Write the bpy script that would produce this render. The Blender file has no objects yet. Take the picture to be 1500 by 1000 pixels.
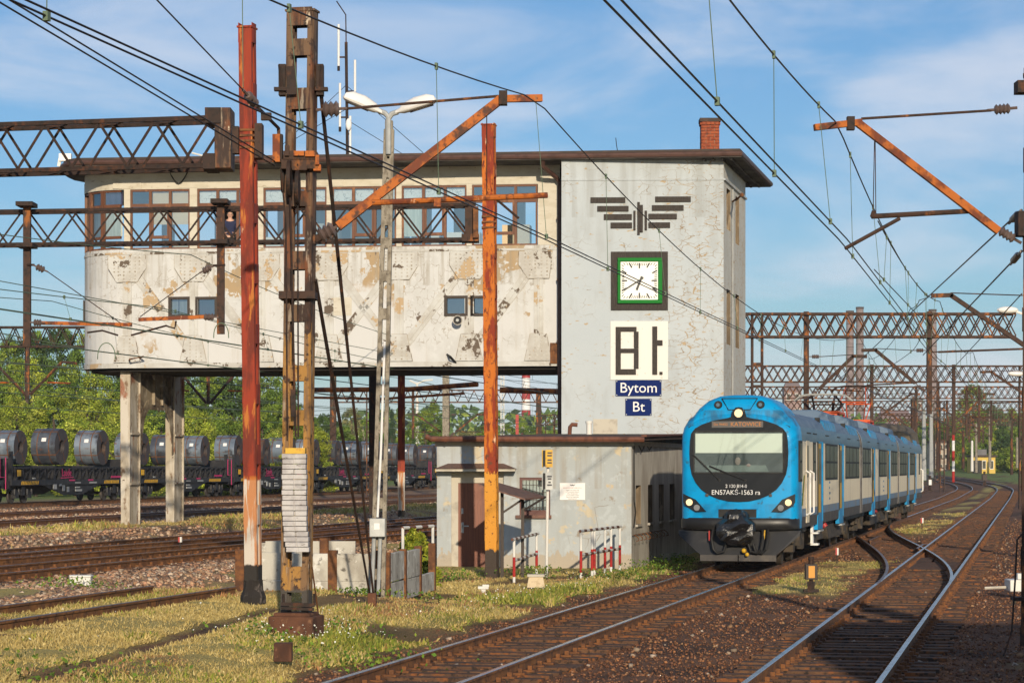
import bpy, math, random
import numpy as np
from mathutils import Vector, Matrix

rnd = random.Random(7)
rng = np.random.default_rng(5)
sc = bpy.context.scene
col = sc.collection
R = math.radians

# ---------------------------------------------------------------- camera, sky, sun, exposure
F, H, HY = 3650.0, 2.45, 684.0          # focal length in photo pixels, eye height above the rail, horizon row
cam_d = bpy.data.cameras.new('camera')
cam = bpy.data.objects.new('camera', cam_d); col.objects.link(cam)
cam.location = (0, 0, H); cam.rotation_euler = (R(90), 0, 0)
cam_d.sensor_width = 36.0; cam_d.lens = 36.0 * F / 1500.0
cam_d.shift_y = (HY - 500.0) / 1500.0
cam_d.clip_start = 0.5; cam_d.clip_end = 6000
sc.camera = cam

SUN_EL, SUN_AZ = 14.0, 6.0              # degrees; azimuth measured from straight behind the camera towards its right
world = bpy.data.worlds.new('World'); sc.world = world; world.use_nodes = True
wn, wl = world.node_tree.nodes, world.node_tree.links
wn.clear()
wo = wn.new('ShaderNodeOutputWorld'); wb = wn.new('ShaderNodeBackground')
sky = wn.new('ShaderNodeTexSky'); sky.sky_type = 'NISHITA'; sky.sun_disc = False
sky.sun_elevation = R(SUN_EL); sky.sun_rotation = R(180 - SUN_AZ)
sky.air_density = 1.0; sky.dust_density = 0.5; sky.ozone_density = 4.0; sky.altitude = 250
tc = wn.new('ShaderNodeTexCoord')
mp = wn.new('ShaderNodeMapping'); mp.inputs['Scale'].default_value = (2.0, 2.0, 8.0); mp.inputs['Rotation'].default_value = (0, R(-9), 0)
wl.new(tc.outputs['Generated'], mp.inputs['Vector'])
n1 = wn.new('ShaderNodeTexNoise'); n1.inputs['Scale'].default_value = 2.6; n1.inputs['Detail'].default_value = 6; n1.inputs['Roughness'].default_value = .55
n1.inputs['Distortion'].default_value = .5
wl.new(mp.outputs[0], n1.inputs['Vector'])
mr = wn.new('ShaderNodeMapRange'); mr.inputs[1].default_value = .40; mr.inputs[2].default_value = .70; mr.inputs[3].default_value = 0; mr.inputs[4].default_value = .66
mr.interpolation_type = 'SMOOTHSTEP'
wl.new(n1.outputs[0], mr.inputs[0])
mx = wn.new('ShaderNodeMix'); mx.data_type = 'RGBA'
wl.new(mr.outputs[0], mx.inputs[0])
tn = wn.new('ShaderNodeMix'); tn.data_type = 'RGBA'; tn.blend_type = 'MULTIPLY'; tn.inputs[0].default_value = 1.0; tn.inputs[7].default_value = (.86, .99, 1.10, 1)
wl.new(sky.outputs[0], tn.inputs[6]); wl.new(tn.outputs[2], mx.inputs[6]); mx.inputs[7].default_value = (7.6, 7.9, 8.8, 1)
wl.new(mx.outputs[2], wb.inputs['Color']); wb.inputs['Strength'].default_value = 0.085
wl.new(wb.outputs[0], wo.inputs['Surface'])

sun_d = bpy.data.lights.new('sun', 'SUN'); sun_d.energy = 3.8; sun_d.angle = R(0.53); sun_d.color = (1.0, .85, .64)
sun = bpy.data.objects.new('sun', sun_d); col.objects.link(sun)
_el, _az = R(SUN_EL), R(SUN_AZ)
to_sun = Vector((math.sin(_az) * math.cos(_el), -math.cos(_az) * math.cos(_el), math.sin(_el)))
sun.rotation_euler = to_sun.to_track_quat('Z', 'Y').to_euler()
sun.location = to_sun * 60
sc.view_settings.view_transform = 'Standard'; sc.view_settings.look = 'None'
sc.view_settings.exposure = 0.22; sc.view_settings.gamma = 1.0
sc.view_settings.use_curve_mapping = False
sc.cycles.max_bounces = 8; sc.cycles.transparent_max_bounces = 16
sc.cycles.use_denoising = True

# ---------------------------------------------------------------- frames of reference
TH = math.atan(.2125); CT, ST = math.cos(TH), math.sin(TH)       # direction of the tracks
D = Vector((ST, CT, 0)); N = Vector((CT, -ST, 0)); UP = Vector((0, 0, 1))
def W(u, v, z=0.0):                       # track coordinates (across, along) to the world
    return Vector(((u - 7.248) * CT + v * ST, -(u - 7.248) * ST + v * CT, z))
def UV(X, Y): return X * CT - Y * ST + 7.248, X * ST + Y * CT
def P(x, y, Y): return Vector(((x - 750) / F * Y, Y, H - (y - HY) / F * Y))       # a sight line met at distance Y
def G(x, y, z=0.0): return P(x, y, (H - z) * F / (y - HY))
def sstep(t, a, b):
    t = np.clip((t - a) / (b - a), 0, 1); return t * t * (3 - 2 * t)
def zg(u, v):                             # height of the ground
    u = np.asarray(u, float); v = np.asarray(v, float)
    b = np.interp(u, [-90, -52, -48, -26, -23.8, -20.3, -19, -9, -5.6, -3.4, -2.0, 7, 9, 60],
                  [.3, .19, .19, .19, .5, .5, .2, .2, .2, .04, -.2, -.2, -.1, -.1])
    w = sstep(v, 42.5, 46.5) * sstep(u, -10.8, -9.0)
    low = np.interp(u, [-9, -1.9], [-.14, -.2])
    low = np.where(u > -1.9, b, low)
    b = b * (1 - w) + low * w
    return b + np.interp(v, [0, 200, 300, 400, 470, 600, 2000], [0, 0, .6, 1.6, 2.2, 3, 4])
def zgp(X, Y): return float(zg(*UV(X, Y)))
def _h(i, j, s):
    n = (i * 374761393 + j * 668265263 + s * 974634777) & 0xffffffff
    n = ((n ^ (n >> 13)) * 1274126177) & 0xffffffff
    return ((n ^ (n >> 16)) & 0xffff) / 65535.0
def vnoise(x, y, s=0):
    x = np.asarray(x, float); y = np.asarray(y, float)
    i = np.floor(x).astype(np.int64); j = np.floor(y).astype(np.int64); fx = x - i; fy = y - j
    fx = fx * fx * (3 - 2 * fx); fy = fy * fy * (3 - 2 * fy)
    return (_h(i, j, s) * (1 - fx) + _h(i + 1, j, s) * fx) * (1 - fy) + (_h(i, j + 1, s) * (1 - fx) + _h(i + 1, j + 1, s) * fx) * fy
def fbm(x, y, s=0, o=4): return sum(vnoise(x * 2 ** k, y * 2 ** k, s + k) / 2 ** k for k in range(o)) / sum(1 / 2 ** k for k in range(o))

# ---------------------------------------------------------------- materials
def M(name, base, layers=(), rough=.7, metal=0.0, bump=None, spec=.35, emit=None, coat=0.0, attr=None):
    """Principled material; every layer puts a colour over the ones below it where its mask is on.
    layer = (kind, colour, scale, threshold, softness, stretch) ; kinds: noise, crack, zband (scale, threshold = z from, z to), spots"""
    m = bpy.data.materials.new(name); m.use_nodes = True
    nt = m.node_tree; n, l = nt.nodes, nt.links
    bs = n['Principled BSDF']
    geo = n.new('ShaderNodeNewGeometry')
    cur = None
    rgb = n.new('ShaderNodeRGB'); rgb.outputs[0].default_value = (*base, 1); cur = rgb.outputs[0]
    if attr:
        at = n.new('ShaderNodeAttribute'); at.attribute_name = attr; cur = at.outputs['Color']
    def noise(scale, stretch, detail=6, rough_=.6, dist=0):
        mp = n.new('ShaderNodeMapping'); mp.inputs['Scale'].default_value = stretch
        l.new(geo.outputs['Position'], mp.inputs['Vector'])
        t = n.new('ShaderNodeTexNoise'); t.inputs['Scale'].default_value = scale; t.inputs['Detail'].default_value = detail
        t.inputs['Roughness'].default_value = rough_; t.inputs['Distortion'].default_value = dist
        l.new(mp.outputs[0], t.inputs['Vector']); return t.outputs[0], mp
    def ramp(sock, a, b):
        r = n.new('ShaderNodeMapRange'); r.interpolation_type = 'SMOOTHSTEP'
        r.inputs[1].default_value = a; r.inputs[2].default_value = b
        l.new(sock, r.inputs[0]); return r.outputs[0]
    def math_(op, a, b):
        k = n.new('ShaderNodeMath'); k.operation = op
        for i, q in enumerate((a, b)):
            if isinstance(q, (int, float)): k.inputs[i].default_value = q
            else: l.new(q, k.inputs[i])
        return k.outputs[0]
    for ly in layers:
        kind, c, s, th, so = ly[:5]; st = ly[5] if len(ly) > 5 else (1, 1, 1); amt = ly[6] if len(ly) > 6 else 1.0
        if kind == 'noise':
            o, _ = noise(s, st); f = ramp(o, th - so, th + so)
        elif kind == 'crack':
            o, mp = noise(s * .8, (1, 1, 1), 4)
            vec = n.new('ShaderNodeMix'); vec.data_type = 'VECTOR'; vec.inputs[0].default_value = .12
            mp2 = n.new('ShaderNodeMapping'); mp2.inputs['Scale'].default_value = st
            l.new(geo.outputs['Position'], mp2.inputs['Vector'])
            l.new(mp2.outputs[0], vec.inputs[4])
            nn = n.new('ShaderNodeTexNoise'); nn.inputs['Scale'].default_value = s * 1.2; nn.inputs['Detail'].default_value = 5
            l.new(mp2.outputs[0], nn.inputs['Vector']); l.new(nn.outputs[1], vec.inputs[5])
            vo = n.new('ShaderNodeTexVoronoi'); vo.feature = 'DISTANCE_TO_EDGE'; vo.inputs['Scale'].default_value = s
            l.new(vec.outputs[1], vo.inputs['Vector'])
            e = ramp(vo.outputs[0], so * 1.6, so * .5)
            o2, _ = noise(.55, (1, 1, 1), 3); o3, _ = noise(s * .75, (1, 1, 1), 3); f = math_('MULTIPLY', math_('MULTIPLY', e, ramp(o2, th - .06, th + .06)), ramp(o3, .47, .56))
            if len(ly) > 7:
                sx = n.new('ShaderNodeSeparateXYZ'); l.new(geo.outputs['Position'], sx.inputs[0]); f = math_('MULTIPLY', f, ramp(sx.outputs[0], ly[7], ly[8]))
        elif kind == 'noisez':
            o, _ = noise(s, st); f = ramp(o, th - so, th + so)
            sx = n.new('ShaderNodeSeparateXYZ'); l.new(geo.outputs['Position'], sx.inputs[0])
            f = math_('MULTIPLY', f, math_('MULTIPLY', ramp(sx.outputs[2], ly[7] - .02, ly[7] + .02), ramp(sx.outputs[2], ly[8] + .03, ly[8] - .03)))
        elif kind == 'zband':
            sx = n.new('ShaderNodeSeparateXYZ'); l.new(geo.outputs['Position'], sx.inputs[0])
            o, _ = noise(9, (1, 1, .4), 4)
            z = math_('ADD', sx.outputs[2], math_('MULTIPLY', math_('SUBTRACT', o, .5), so))
            f = math_('MULTIPLY', ramp(z, s - .02, s + .02), ramp(z, th + .02, th - .02))
        if amt != 1.0: f = math_('MULTIPLY', f, amt)
        mix = n.new('ShaderNodeMix'); mix.data_type = 'RGBA'
        l.new(f, mix.inputs[0]); l.new(cur, mix.inputs[6]); mix.inputs[7].default_value = (*c, 1); cur = mix.outputs[2]
    l.new(cur, bs.inputs['Base Color'])
    bs.inputs['Roughness'].default_value = rough; bs.inputs['Metallic'].default_value = metal
    bs.inputs['Specular IOR Level'].default_value = spec
    if coat: bs.inputs['Coat Weight'].default_value = coat
    if bump:
        o, _ = noise(bump[0], (1, 1, 1), 6)
        b = n.new('ShaderNodeBump'); b.inputs['Strength'].default_value = bump[1]; b.inputs['Distance'].default_value = bump[2] if len(bump) > 2 else .02
        l.new(o, b.inputs['Height']); l.new(b.outputs[0], bs.inputs['Normal'])
    if emit:
        bs.inputs['Emission Color'].default_value = (*emit[0], 1); bs.inputs['Emission Strength'].default_value = emit[1]
    return m
def glass(name, tint=(1, 1, 1), refl=.35, gl=(1, 1, 1)):
    m = bpy.data.materials.new(name); m.use_nodes = True; n, l = m.node_tree.nodes, m.node_tree.links
    n.clear(); o = n.new('ShaderNodeOutputMaterial'); t = n.new('ShaderNodeBsdfTransparent'); g = n.new('ShaderNodeBsdfGlossy')
    t.inputs[0].default_value = (*tint, 1); g.inputs['Color'].default_value = (*gl, 1); g.inputs['Roughness'].default_value = .02
    fr = n.new('ShaderNodeLayerWeight'); fr.inputs[0].default_value = .3
    ad = n.new('ShaderNodeMath'); ad.operation = 'MULTIPLY_ADD'; ad.inputs[1].default_value = .6; ad.inputs[2].default_value = refl; ad.use_clamp = True
    l.new(fr.outputs['Fresnel'], ad.inputs[0])
    mi = n.new('ShaderNodeMixShader'); l.new(ad.outputs[0], mi.inputs[0]); l.new(t.outputs[0], mi.inputs[1]); l.new(g.outputs[0], mi.inputs[2])
    l.new(mi.outputs[0], o.inputs[0]); return m

RUSTB = (.075, .032, .018)
m_iron = M('dark_rusty_iron', (.034, .019, .014), [('noise', (.10, .036, .014), 5, .60, .08, (1, 1, .5)), ('noise', (.016, .012, .010), 11, .56, .1)], .75, bump=(30, .25))
m_ironbrown = M('brown_rusty_iron', (.055, .028, .018), [('noise', (.28, .095, .02), 3.5, .59, .05, (1, 1, .35)), ('noise', (.022, .015, .012), 9, .58, .1)], .75, bump=(30, .25))  # browner iron with stronger orange rust
m_orange = M('orange_rust', (.42, .115, .015), [('noise', (.15, .035, .012), 4, .52, .07, (1, 1, .7)), ('noise', (.07, .03, .018), 3, .60, .05), ('noise', (.70, .42, .25), 4, .68, .04, (1, 1, .3)), ('noise', (.10, .035, .015), 14, .62, .05)], .7, bump=(40, .3))
m_pole4 = M('flaking_orange_pole_paint', (.52, .14, .012), [('noise', (.24, .030, .008), 4, .50, .05, (1.3, 1.3, .28)), ('noise', (.13, .02, .008), 9, .60, .04, (1.3, 1.3, .4)), ('noise', (.72, .45, .27), 4, .69, .03, (1, 1, .3)),
     ('zband', (.62, .27, .03), -1, 2.3, .5), ('noise', (.13, .04, .015), 12, .63, .05), ('zband', (.05, .035, .025), -1, .55, .3)], .7, bump=(40, .3))
m_pole1 = M('flaking_red_pole_paint', (.29, .036, .012), [('noise', (.15, .022, .010), 5, .52, .08, (1.4, 1.4, .25)), ('noise', (.46, .15, .025), 5, .615, .03, (1.4, 1.4, .22)), ('noise', (.60, .36, .22), 6, .685, .02, (1.4, 1.4, .25)),
     ('zband', (.56, .50, .43), .85, 2.25, .12), ('noisez', (.46, .15, .02), 4.5, .50, .03, (2.0, 2.0, .16), .85, .8, 2.3), ('zband', (.022, .018, .015), -1, .86, .15)], .65, bump=(35, .25))
m_mast2 = M('weathered_mast_steel', (.042, .024, .018), [('noise', (.16, .055, .02), 4, .56, .08, (1, 1, .4)), ('zband', (.36, .185, .045), .70, 4.3, 1.2), ('noise', (.17, .10, .055), 4, .52, .06, (2, 2, .25), .85), ('noise', (.40, .33, .25), 5, .62, .03, (2, 2, .25), .6),
     ('noise', (.62, .5, .36), 6, .67, .03, (1, 1, .3)), ('noise', (.04, .022, .016), 9, .6, .06), ('zband', (.07, .06, .05), -1, .70, .1)], .7, bump=(40, .3))
m_gal = M('peeling_white_paint', (.59, .595, .585), [('noise', (.53, .53, .515), 1.2, .5, .15), ('crack', (.33, .29, .24), 5.0, .48, .02), ('noise', (.40, .29, .17), .48, .585, .006, (1, 1, .9)), ('noise', (.59, .595, .585), 4.5, .60, .02), ('noise', (.46, .34, .21), 1.9, .645, .010, (1, 1, .6)),
     ('noise', (.14, .105, .08), 2.6, .69, .012, (1, 1, .6)), ('noise', (.22, .15, .10), 8, .715, .02), ('noise', (.585, .585, .575), .26, .535, .03), ('noisez', (.30, .26, .20), 2.2, .56, .10, (2.5, 2.5, .12), .55, 8.3, 9.6), ('noise', (.42, .37, .29), 1.1, .62, .10, (3, 3, .25), .35)], .85, spec=.2, bump=(14, .15))
m_brace = M('peeling_brace_paint', (.56, .56, .535), [('noise', (.45, .43, .39), 1.2, .5, .15), ('noise', (.13, .10, .075), 1.5, .585, .012), ('noise', (.46, .34, .21), 1.1, .60, .012), ('noise', (.525, .515, .48), 5, .58, .02)], .85, spec=.2, bump=(14, .2))
m_frieze = M('cream_weathered_paint', (.58, .54, .45), [('noise', (.52, .475, .38), 2.2, .55, .1, (1, 1, 3)), ('noise', (.3, .24, .17), 7, .66, .03, (.4, .4, 2))], .8, bump=(12, .12))
m_tower = M('pale_grey_plaster', (.44, .485, .51), [('noise', (.47, .51, .53), .5, .5, .2), ('noise', (.37, .39, .39), 1.4, .58, .1, (1, 1, .35), .6), ('crack', (.27, .23, .18), 3.0, .50, .009, (.8, .8, 1.5)), ('crack', (.27, .20, .125), 4.2, .30, .020, (.75, .75, 1.5), 1.0, 3.6, 5.4), ('crack', (.36, .26, .145), 2.6, .34, .018, (.7, .7, 1.7), 1.0, 4.2, 5.8), ('noise', (.42, .32, .2), 3.2, .655, .010, (1, 1, 2.8)), ('noisez', (.28, .28, .26), 1.6, .55, .12, (2.2, 2.2, .10), .45, 10.3, 12.2)], .9, spec=.15, bump=(10, .18))
m_towerside = M('cracked_grey_plaster', (.58, .57, .52), [('noise', (.52, .51, .46), .7, .5, .2), ('crack', (.42, .29, .15), 3.4, .36, .03, (1, 1, 1.7)), ('noise', (.50, .37, .22), 4.5, .67, .015, (1, 1, 1.5))], .85, bump=(12, .15))
m_annex = M('blue_grey_plaster', (.41, .44, .45), [('noise', (.38, .41, .415), .9, .5, .15), ('noise', (.53, .46, .33), .8, .61, .015), ('noise', (.43, .465, .475), 5, .58, .03), ('noise', (.50, .42, .30), 2.4, .65, .015), ('zband', (.40, .35, .28), -1, .22, .9), ('noise', (.29, .255, .21), 3.3, .66, .05), ('noise', (.34, .33, .30), 1.6, .58, .1, (2, 2, .3), .5), ('noisez', (.30, .27, .22), 1.8, .52, .10, (2.5, 2.5, .12), .55, 1.9, 3.2), ('crack', (.25, .225, .19), 1.5, .58, .008)], .9, spec=.15, bump=(16, .2))
m_annexside = M('dirty_plaster', (.52, .50, .45), [('noise', (.36, .33, .29), 1.6, .5, .15, (1, 1, .35)), ('noise', (.25, .22, .18), 2.2, .62, .06, (1, 1, .3))], .85, bump=(16, .2))
m_trim = M('pale_render_trim', (.50, .46, .38), [('noise', (.38, .34, .28), 3, .58, .1)], .85, bump=(18, .2))
m_wood = M('brown_window_paint', (.14, .055, .028), [('noise', (.26, .11, .045), 5, .6, .08, (1, 1, .3))], .55)
m_darkbrown = M('dark_brown_paint', (.035, .024, .018), [('noise', (.05, .036, .028), 9, .5, .15, (3, 3, .3))], .6)
m_redbrown = M('red_brown_sheet_metal', (.15, .055, .03), [('noise', (.09, .035, .022), 4, .55, .1, (2, 1, 1))], .5, bump=(20, .1))
m_roof = M('roofing_felt', (.06, .045, .038), [('noise', (.1, .06, .045), 2, .55, .1)], .9, bump=(25, .2))
m_gutter = M('brown_gutter', (.10, .052, .040), [('noise', (.07, .036, .028), 4, .52, .1)], .5)
m_soffit = M('dark_stained_soffit', (.11, .10, .085), [('noise', (.05, .045, .04), 1.6, .5, .1)], .9)
m_black = M('black', (.012, .012, .012), (), .6)
m_under = M('dark_underside_steel', (.02, .017, .015), (), .9)
m_white = M('white_enamel', (.76, .75, .73), (), .5, spec=.2)
m_lampwhite = M('white_lamp_plastic', (.82, .80, .76), [('noise', (.6, .56, .5), 6, .66, .05)], .35)
m_green = M('green_paint', (.012, .17, .025), (), .6, spec=.1)
m_blue = M('sign_blue', (.003, .016, .11), (), .6, spec=.08)
m_conc = M('weathered_concrete', (.50, .475, .41), [('noise', (.34, .31, .26), 2.2, .54, .1, (1, 1, .5)), ('noise', (.64, .62, .56), 3.2, .60, .03), ('noise', (.13, .115, .095), 5, .64, .06)], .9, bump=(35, .35))
m_concpole = M('grey_concrete_pole', (.30, .265, .21), [('noise', (.17, .145, .11), 10, .53, .1, (1, 1, .5)), ('noise', (.09, .075, .06), 22, .62, .05)], .9, bump=(50, .5))
m_rustblock = M('rust_stained_concrete', (.13, .055, .03), [('noise', (.07, .032, .02), 3, .52, .1, (1, 1, .4)), ('noise', (.22, .11, .06), 9, .62, .06)], .9, bump=(30, .3))
m_weight = M('whitewashed_iron', (.50, .48, .47), [('noise', (.36, .34, .34), 4, .55, .1), ('noise', (.10, .07, .055), 8, .66, .05, (1, 1, 2.5))], .75, bump=(30, .3))
m_yellow = M('yellow_paint', (.62, .36, .02), [('noise', (.45, .23, .02), 8, .6, .08)], .5)
m_red = M('red_paint', (.38, .025, .02), [('noise', (.22, .02, .018), 9, .6, .1)], .5)
m_whitep = M('white_paint', (.68, .66, .61), [('noise', (.5, .44, .36), 8, .68, .04)], .5)
m_galv = M('galvanised_grey', (.42, .43, .42), [('noise', (.34, .35, .34), 6, .5, .15)], .5, metal=.2)
m_rail = M('rusty_rail_web', (.15, .068, .030), [('noise', (.24, .105, .035), 3, .53, .1), ('noise', (.06, .03, .018), 8, .6, .08)], .8, bump=(30, .2))
m_railtop = M('polished_rail_head', (.50, .47, .45), [('noise', (.33, .27, .23), 2, .55, .12)], .27, metal=1.0)
m_railtopl = M('dull_rail_head', (.25, .19, .16), [('noise', (.16, .09, .055), 1.5, .5, .12)], .42, metal=.8)
m_sleeper = M('old_timber_sleeper', (.095, .050, .030), [('noise', (.14, .072, .038), 3, .52, .1, (1, 1, 3)), ('noise', (.22, .08, .025), 4.5, .58, .06), ('noise', (.025, .018, .014), 14, .56, .08)], .9, bump=(40, .5))
m_clip = M('rusty_fastening', (.12, .052, .024), [('noise', (.20, .08, .027), 9, .5, .1), ('noise', (.08, .035, .018), 5, .58, .06)], .85)
m_wire = M('dark_wire', (.035, .028, .026), (), .5, metal=.5)
m_wireg = M('green_copper_wire', (.12, .17, .11), (), .6)
m_insul = M('brown_glazed_insulator', (.12, .085, .075), [('noise', (.2, .15, .13), 8, .6, .08)], .35)
m_glassw = glass('window_glass', (.84, .91, .93), .28, (.72, .84, .89))
m_glassd = glass('small_window_glass', (.5, .55, .58), .3, (.6, .75, .9))
m_lace = M('lace_curtain', (.74, .74, .72), [('crack', (.36, .38, .38), 9, .2, .05)], .9)
m_blind = M('beige_roller_blind', (.66, .53, .36), (), .9)
m_curt = M('pale_curtain', (.60, .62, .55), [('noise', (.45, .48, .42), 6, .5, .1, (2, 2, .1))], .9)
m_curtb = M('dark_blue_curtain', (.045, .055, .12), [('noise', (.07, .08, .17), 6, .5, .1, (2, 2, .1))], .9)
m_room = M('pale_interior', (.40, .50, .54), [('noise', (.46, .55, .58), 1.2, .55, .05)], .9)

# ---------------------------------------------------------------- mesh builder
RM = {}
def finish(o, name_parent=None):
    pass
class MB:
    def __init__(s): s.v = []; s.f = []; s.mi = []
    def add(s, vs, fs, m=0):
        k = len(s.v); s.v.extend([tuple(p) for p in vs]); s.f.extend([tuple(i + k for i in f) for f in fs]); s.mi.extend([m] * len(fs))
    def frame(s, o, ax, ay, az, m=0):
        """a box from its corner-centre o with half axes ax, ay, az"""
        o, ax, ay, az = Vector(o), Vector(ax), Vector(ay), Vector(az)
        vs = [o + ax * i + ay * j + az * k for k in (-1, 1) for j in (-1, 1) for i in (-1, 1)]
        fs = [(0, 2, 3, 1), (4, 5, 7, 6), (0, 1, 5, 4), (2, 6, 7, 3), (0, 4, 6, 2), (1, 3, 7, 5)]
        if ax.cross(ay).dot(az) < 0: fs = [f[::-1] for f in fs]
        s.add(vs, fs, m); return s
    def box(s, c, d, m=0, rz=0):
        q = Matrix.Rotation(rz, 3, 'Z')
        return s.frame(c, q @ Vector((d[0] / 2, 0, 0)), q @ Vector((0, d[1] / 2, 0)), (0, 0, d[2] / 2), m)
    def span(s, a, b, m=0):
        a, b = Vector(a), Vector(b); d = b - a
        return s.frame((a + b) / 2, (d.x / 2, 0, 0), (0, d.y / 2, 0), (0, 0, d.z / 2), m)
    def beam(s, a, b, w, h, up=UP, m=0):
        a, b = Vector(a), Vector(b); t = (b - a); L = t.length; t.normalize()
        side = t.cross(Vector(up))
        if side.length < 1e-4: side = t.cross(Vector((1, 0, 0)))
        side.normalize(); u2 = side.cross(t).normalized()
        return s.frame((a + b) / 2, t * L / 2, side * w / 2, u2 * h / 2, m)
    def tube(s, pts, r, n=8, m=0, caps=True):
        pts = [Vector(p) for p in pts]; rs = r if isinstance(r, (list, tuple)) else [r] * len(pts)
        rings = []; ref = None
        for i, p in enumerate(pts):
            t = (pts[min(i + 1, len(pts) - 1)] - pts[max(i - 1, 0)])
            if t.length < 1e-9: t = Vector((0, 0, 1))
            t.normalize()
            if ref is None:
                ref = t.cross(Vector((0, 0, 1)))
                if ref.length < .05: ref = t.cross(Vector((1, 0, 0)))
            a = (ref - t * ref.dot(t)).normalized(); ref = a; b = t.cross(a)
            rings.append([p + (a * math.cos(2 * math.pi * k / n) + b * math.sin(2 * math.pi * k / n)) * rs[i] for k in range(n)])
        vs = [q for g in rings for q in g]; fs = []
        for i in range(len(pts) - 1):
            for k in range(n):
                a, b = i * n + k, i * n + (k + 1) % n
                fs.append((a, b, b + n, a + n))
        if caps:
            fs.append(tuple(range(n - 1, -1, -1))); fs.append(tuple((len(pts) - 1) * n + k for k in range(n)))
        s.add(vs, fs, m); return s
    def prism(s, poly, vec, m=0):
        vec = Vector(vec); poly = [Vector(p) for p in poly]; n = len(poly)
        nrm = Vector((0, 0, 0))
        for i in range(n): nrm += poly[i].cross(poly[(i + 1) % n])
        if nrm.dot(vec) > 0: poly = poly[::-1]
        vs = poly + [p + vec for p in poly]
        fs = [tuple(range(n)), tuple(range(2 * n - 1, n - 1, -1))] + [(i + n, (i + 1) % n + n, (i + 1) % n, i) for i in range(n)]
        s.add(vs, fs, m); return s
    def quad(s, a, b, c, d, m=0): s.add([a, b, c, d], [(0, 1, 2, 3)], m); return s
    def ball(s, c, r, nu=12, nv=8, sc=(1, 1, 1), m=0):
        c = Vector(c); vs = [c + Vector((0, 0, -r * sc[2]))]; fs = []
        for j in range(1, nv):
            a = math.pi * j / nv
            for i in range(nu):
                b = 2 * math.pi * i / nu
                vs.append(c + Vector((r * sc[0] * math.sin(a) * math.cos(b), r * sc[1] * math.sin(a) * math.sin(b), -r * sc[2] * math.cos(a))))
        vs.append(c + Vector((0, 0, r * sc[2]))); L = len(vs) - 1
        for i in range(nu):
            fs.append((0, 1 + (i + 1) % nu, 1 + i)); fs.append((L, L - nu + i, L - nu + (i + 1) % nu))
            for j in range(nv - 2):
                a = 1 + j * nu + i; b = 1 + j * nu + (i + 1) % nu
                fs.append((a, b, b + nu, a + nu))
        s.add(vs, fs, m); return s
    def sweep(s, prof, path, side, m=None, z=None):
        """profile [(x, z)] carried along a path; side = horizontal unit vectors at the path points"""
        n = len(prof); vs = []
        for p, q in zip(path, side):
            for (x, zz) in prof: vs.append(Vector(p) + Vector(q) * x + UP * zz)
        k0 = len(s.v); s.v.extend([tuple(p) for p in vs])
        for i in range(len(path) - 1):
            for k in range(n):
                a = k0 + i * n + k; b = k0 + i * n + (k + 1) % n
                s.f.append((a, a + n, b + n, b)); s.mi.append(m[k] if m else 0)
        s.f.append(tuple(k0 + k for k in range(n))); s.mi.append(0)
        e = k0 + (len(path) - 1) * n
        s.f.append(tuple(e + k for k in range(n - 1, -1, -1))); s.mi.append(0)
        return s
    def mesh(s, name, mats, inv=None, smooth=32):
        vs = s.v
        if inv is not None: vs = [tuple(inv @ Vector(p)) for p in vs]
        me = bpy.data.meshes.new(name); me.from_pydata(vs, [], s.f)
        if not isinstance(mats, (list, tuple)): mats = [mats]
        for q in mats: me.materials.append(q)
        if len(mats) > 1: me.polygons.foreach_set('material_index', s.mi)
        if smooth:
            me.shade_smooth(); me.set_sharp_from_angle(angle=R(smooth))
        me.update(); return me
    def build(s, name, mats, parent=None, world=True, smooth=32, bevel=0, kind=None, label=None):
        inv = None
        if parent is not None and world: inv = RM[parent.name].inverted()
        o = bpy.data.objects.new(name, s.mesh(name, mats, inv, smooth)); col.objects.link(o)
        if parent is not None: o.parent = parent; RM[o.name] = RM[parent.name]
        else: RM[o.name] = Matrix.Identity(4)
        if bevel:
            b = o.modifiers.new('bevel', 'BEVEL'); b.width = bevel; b.segments = 2; b.limit_method = 'ANGLE'; b.angle_limit = R(40)
        if kind: o['kind'] = kind
        if label: o['label'] = label
        return o
def thing(name, label, cat, loc=(0, 0, 0), rz=0.0, group=None):
    o = bpy.data.objects.new(name, None); col.objects.link(o); o.empty_display_size = .3
    o.location = loc; o.rotation_euler = (0, 0, rz); RM[o.name] = Matrix.Translation(Vector(loc)) @ Matrix.Rotation(rz, 4, 'Z')
    return tag(o, label, cat, group)
def tag(o, label, cat, group=None):
    o['label'] = label; o['category'] = cat
    if group: o['group'] = group
    return o
KIDS = {}
def copy_tree(o, parent=None):
    c = o.copy(); col.objects.link(c)
    if parent is not None: c.parent = parent
    for ch in list(o.children): copy_tree(ch, c)
    return c
def one(name, mats, fn, label, cat, loc, group=None, smooth=32, bevel=0, rz=0):
    """a thing that is one mesh, built by fn(MB) in coordinates round its own base"""
    b = MB(); fn(b); o = b.build(name, mats, None, smooth=smooth, bevel=bevel); o.location = loc; o.rotation_euler = (0, 0, rz)
    return tag(o, label, cat, group)
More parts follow.
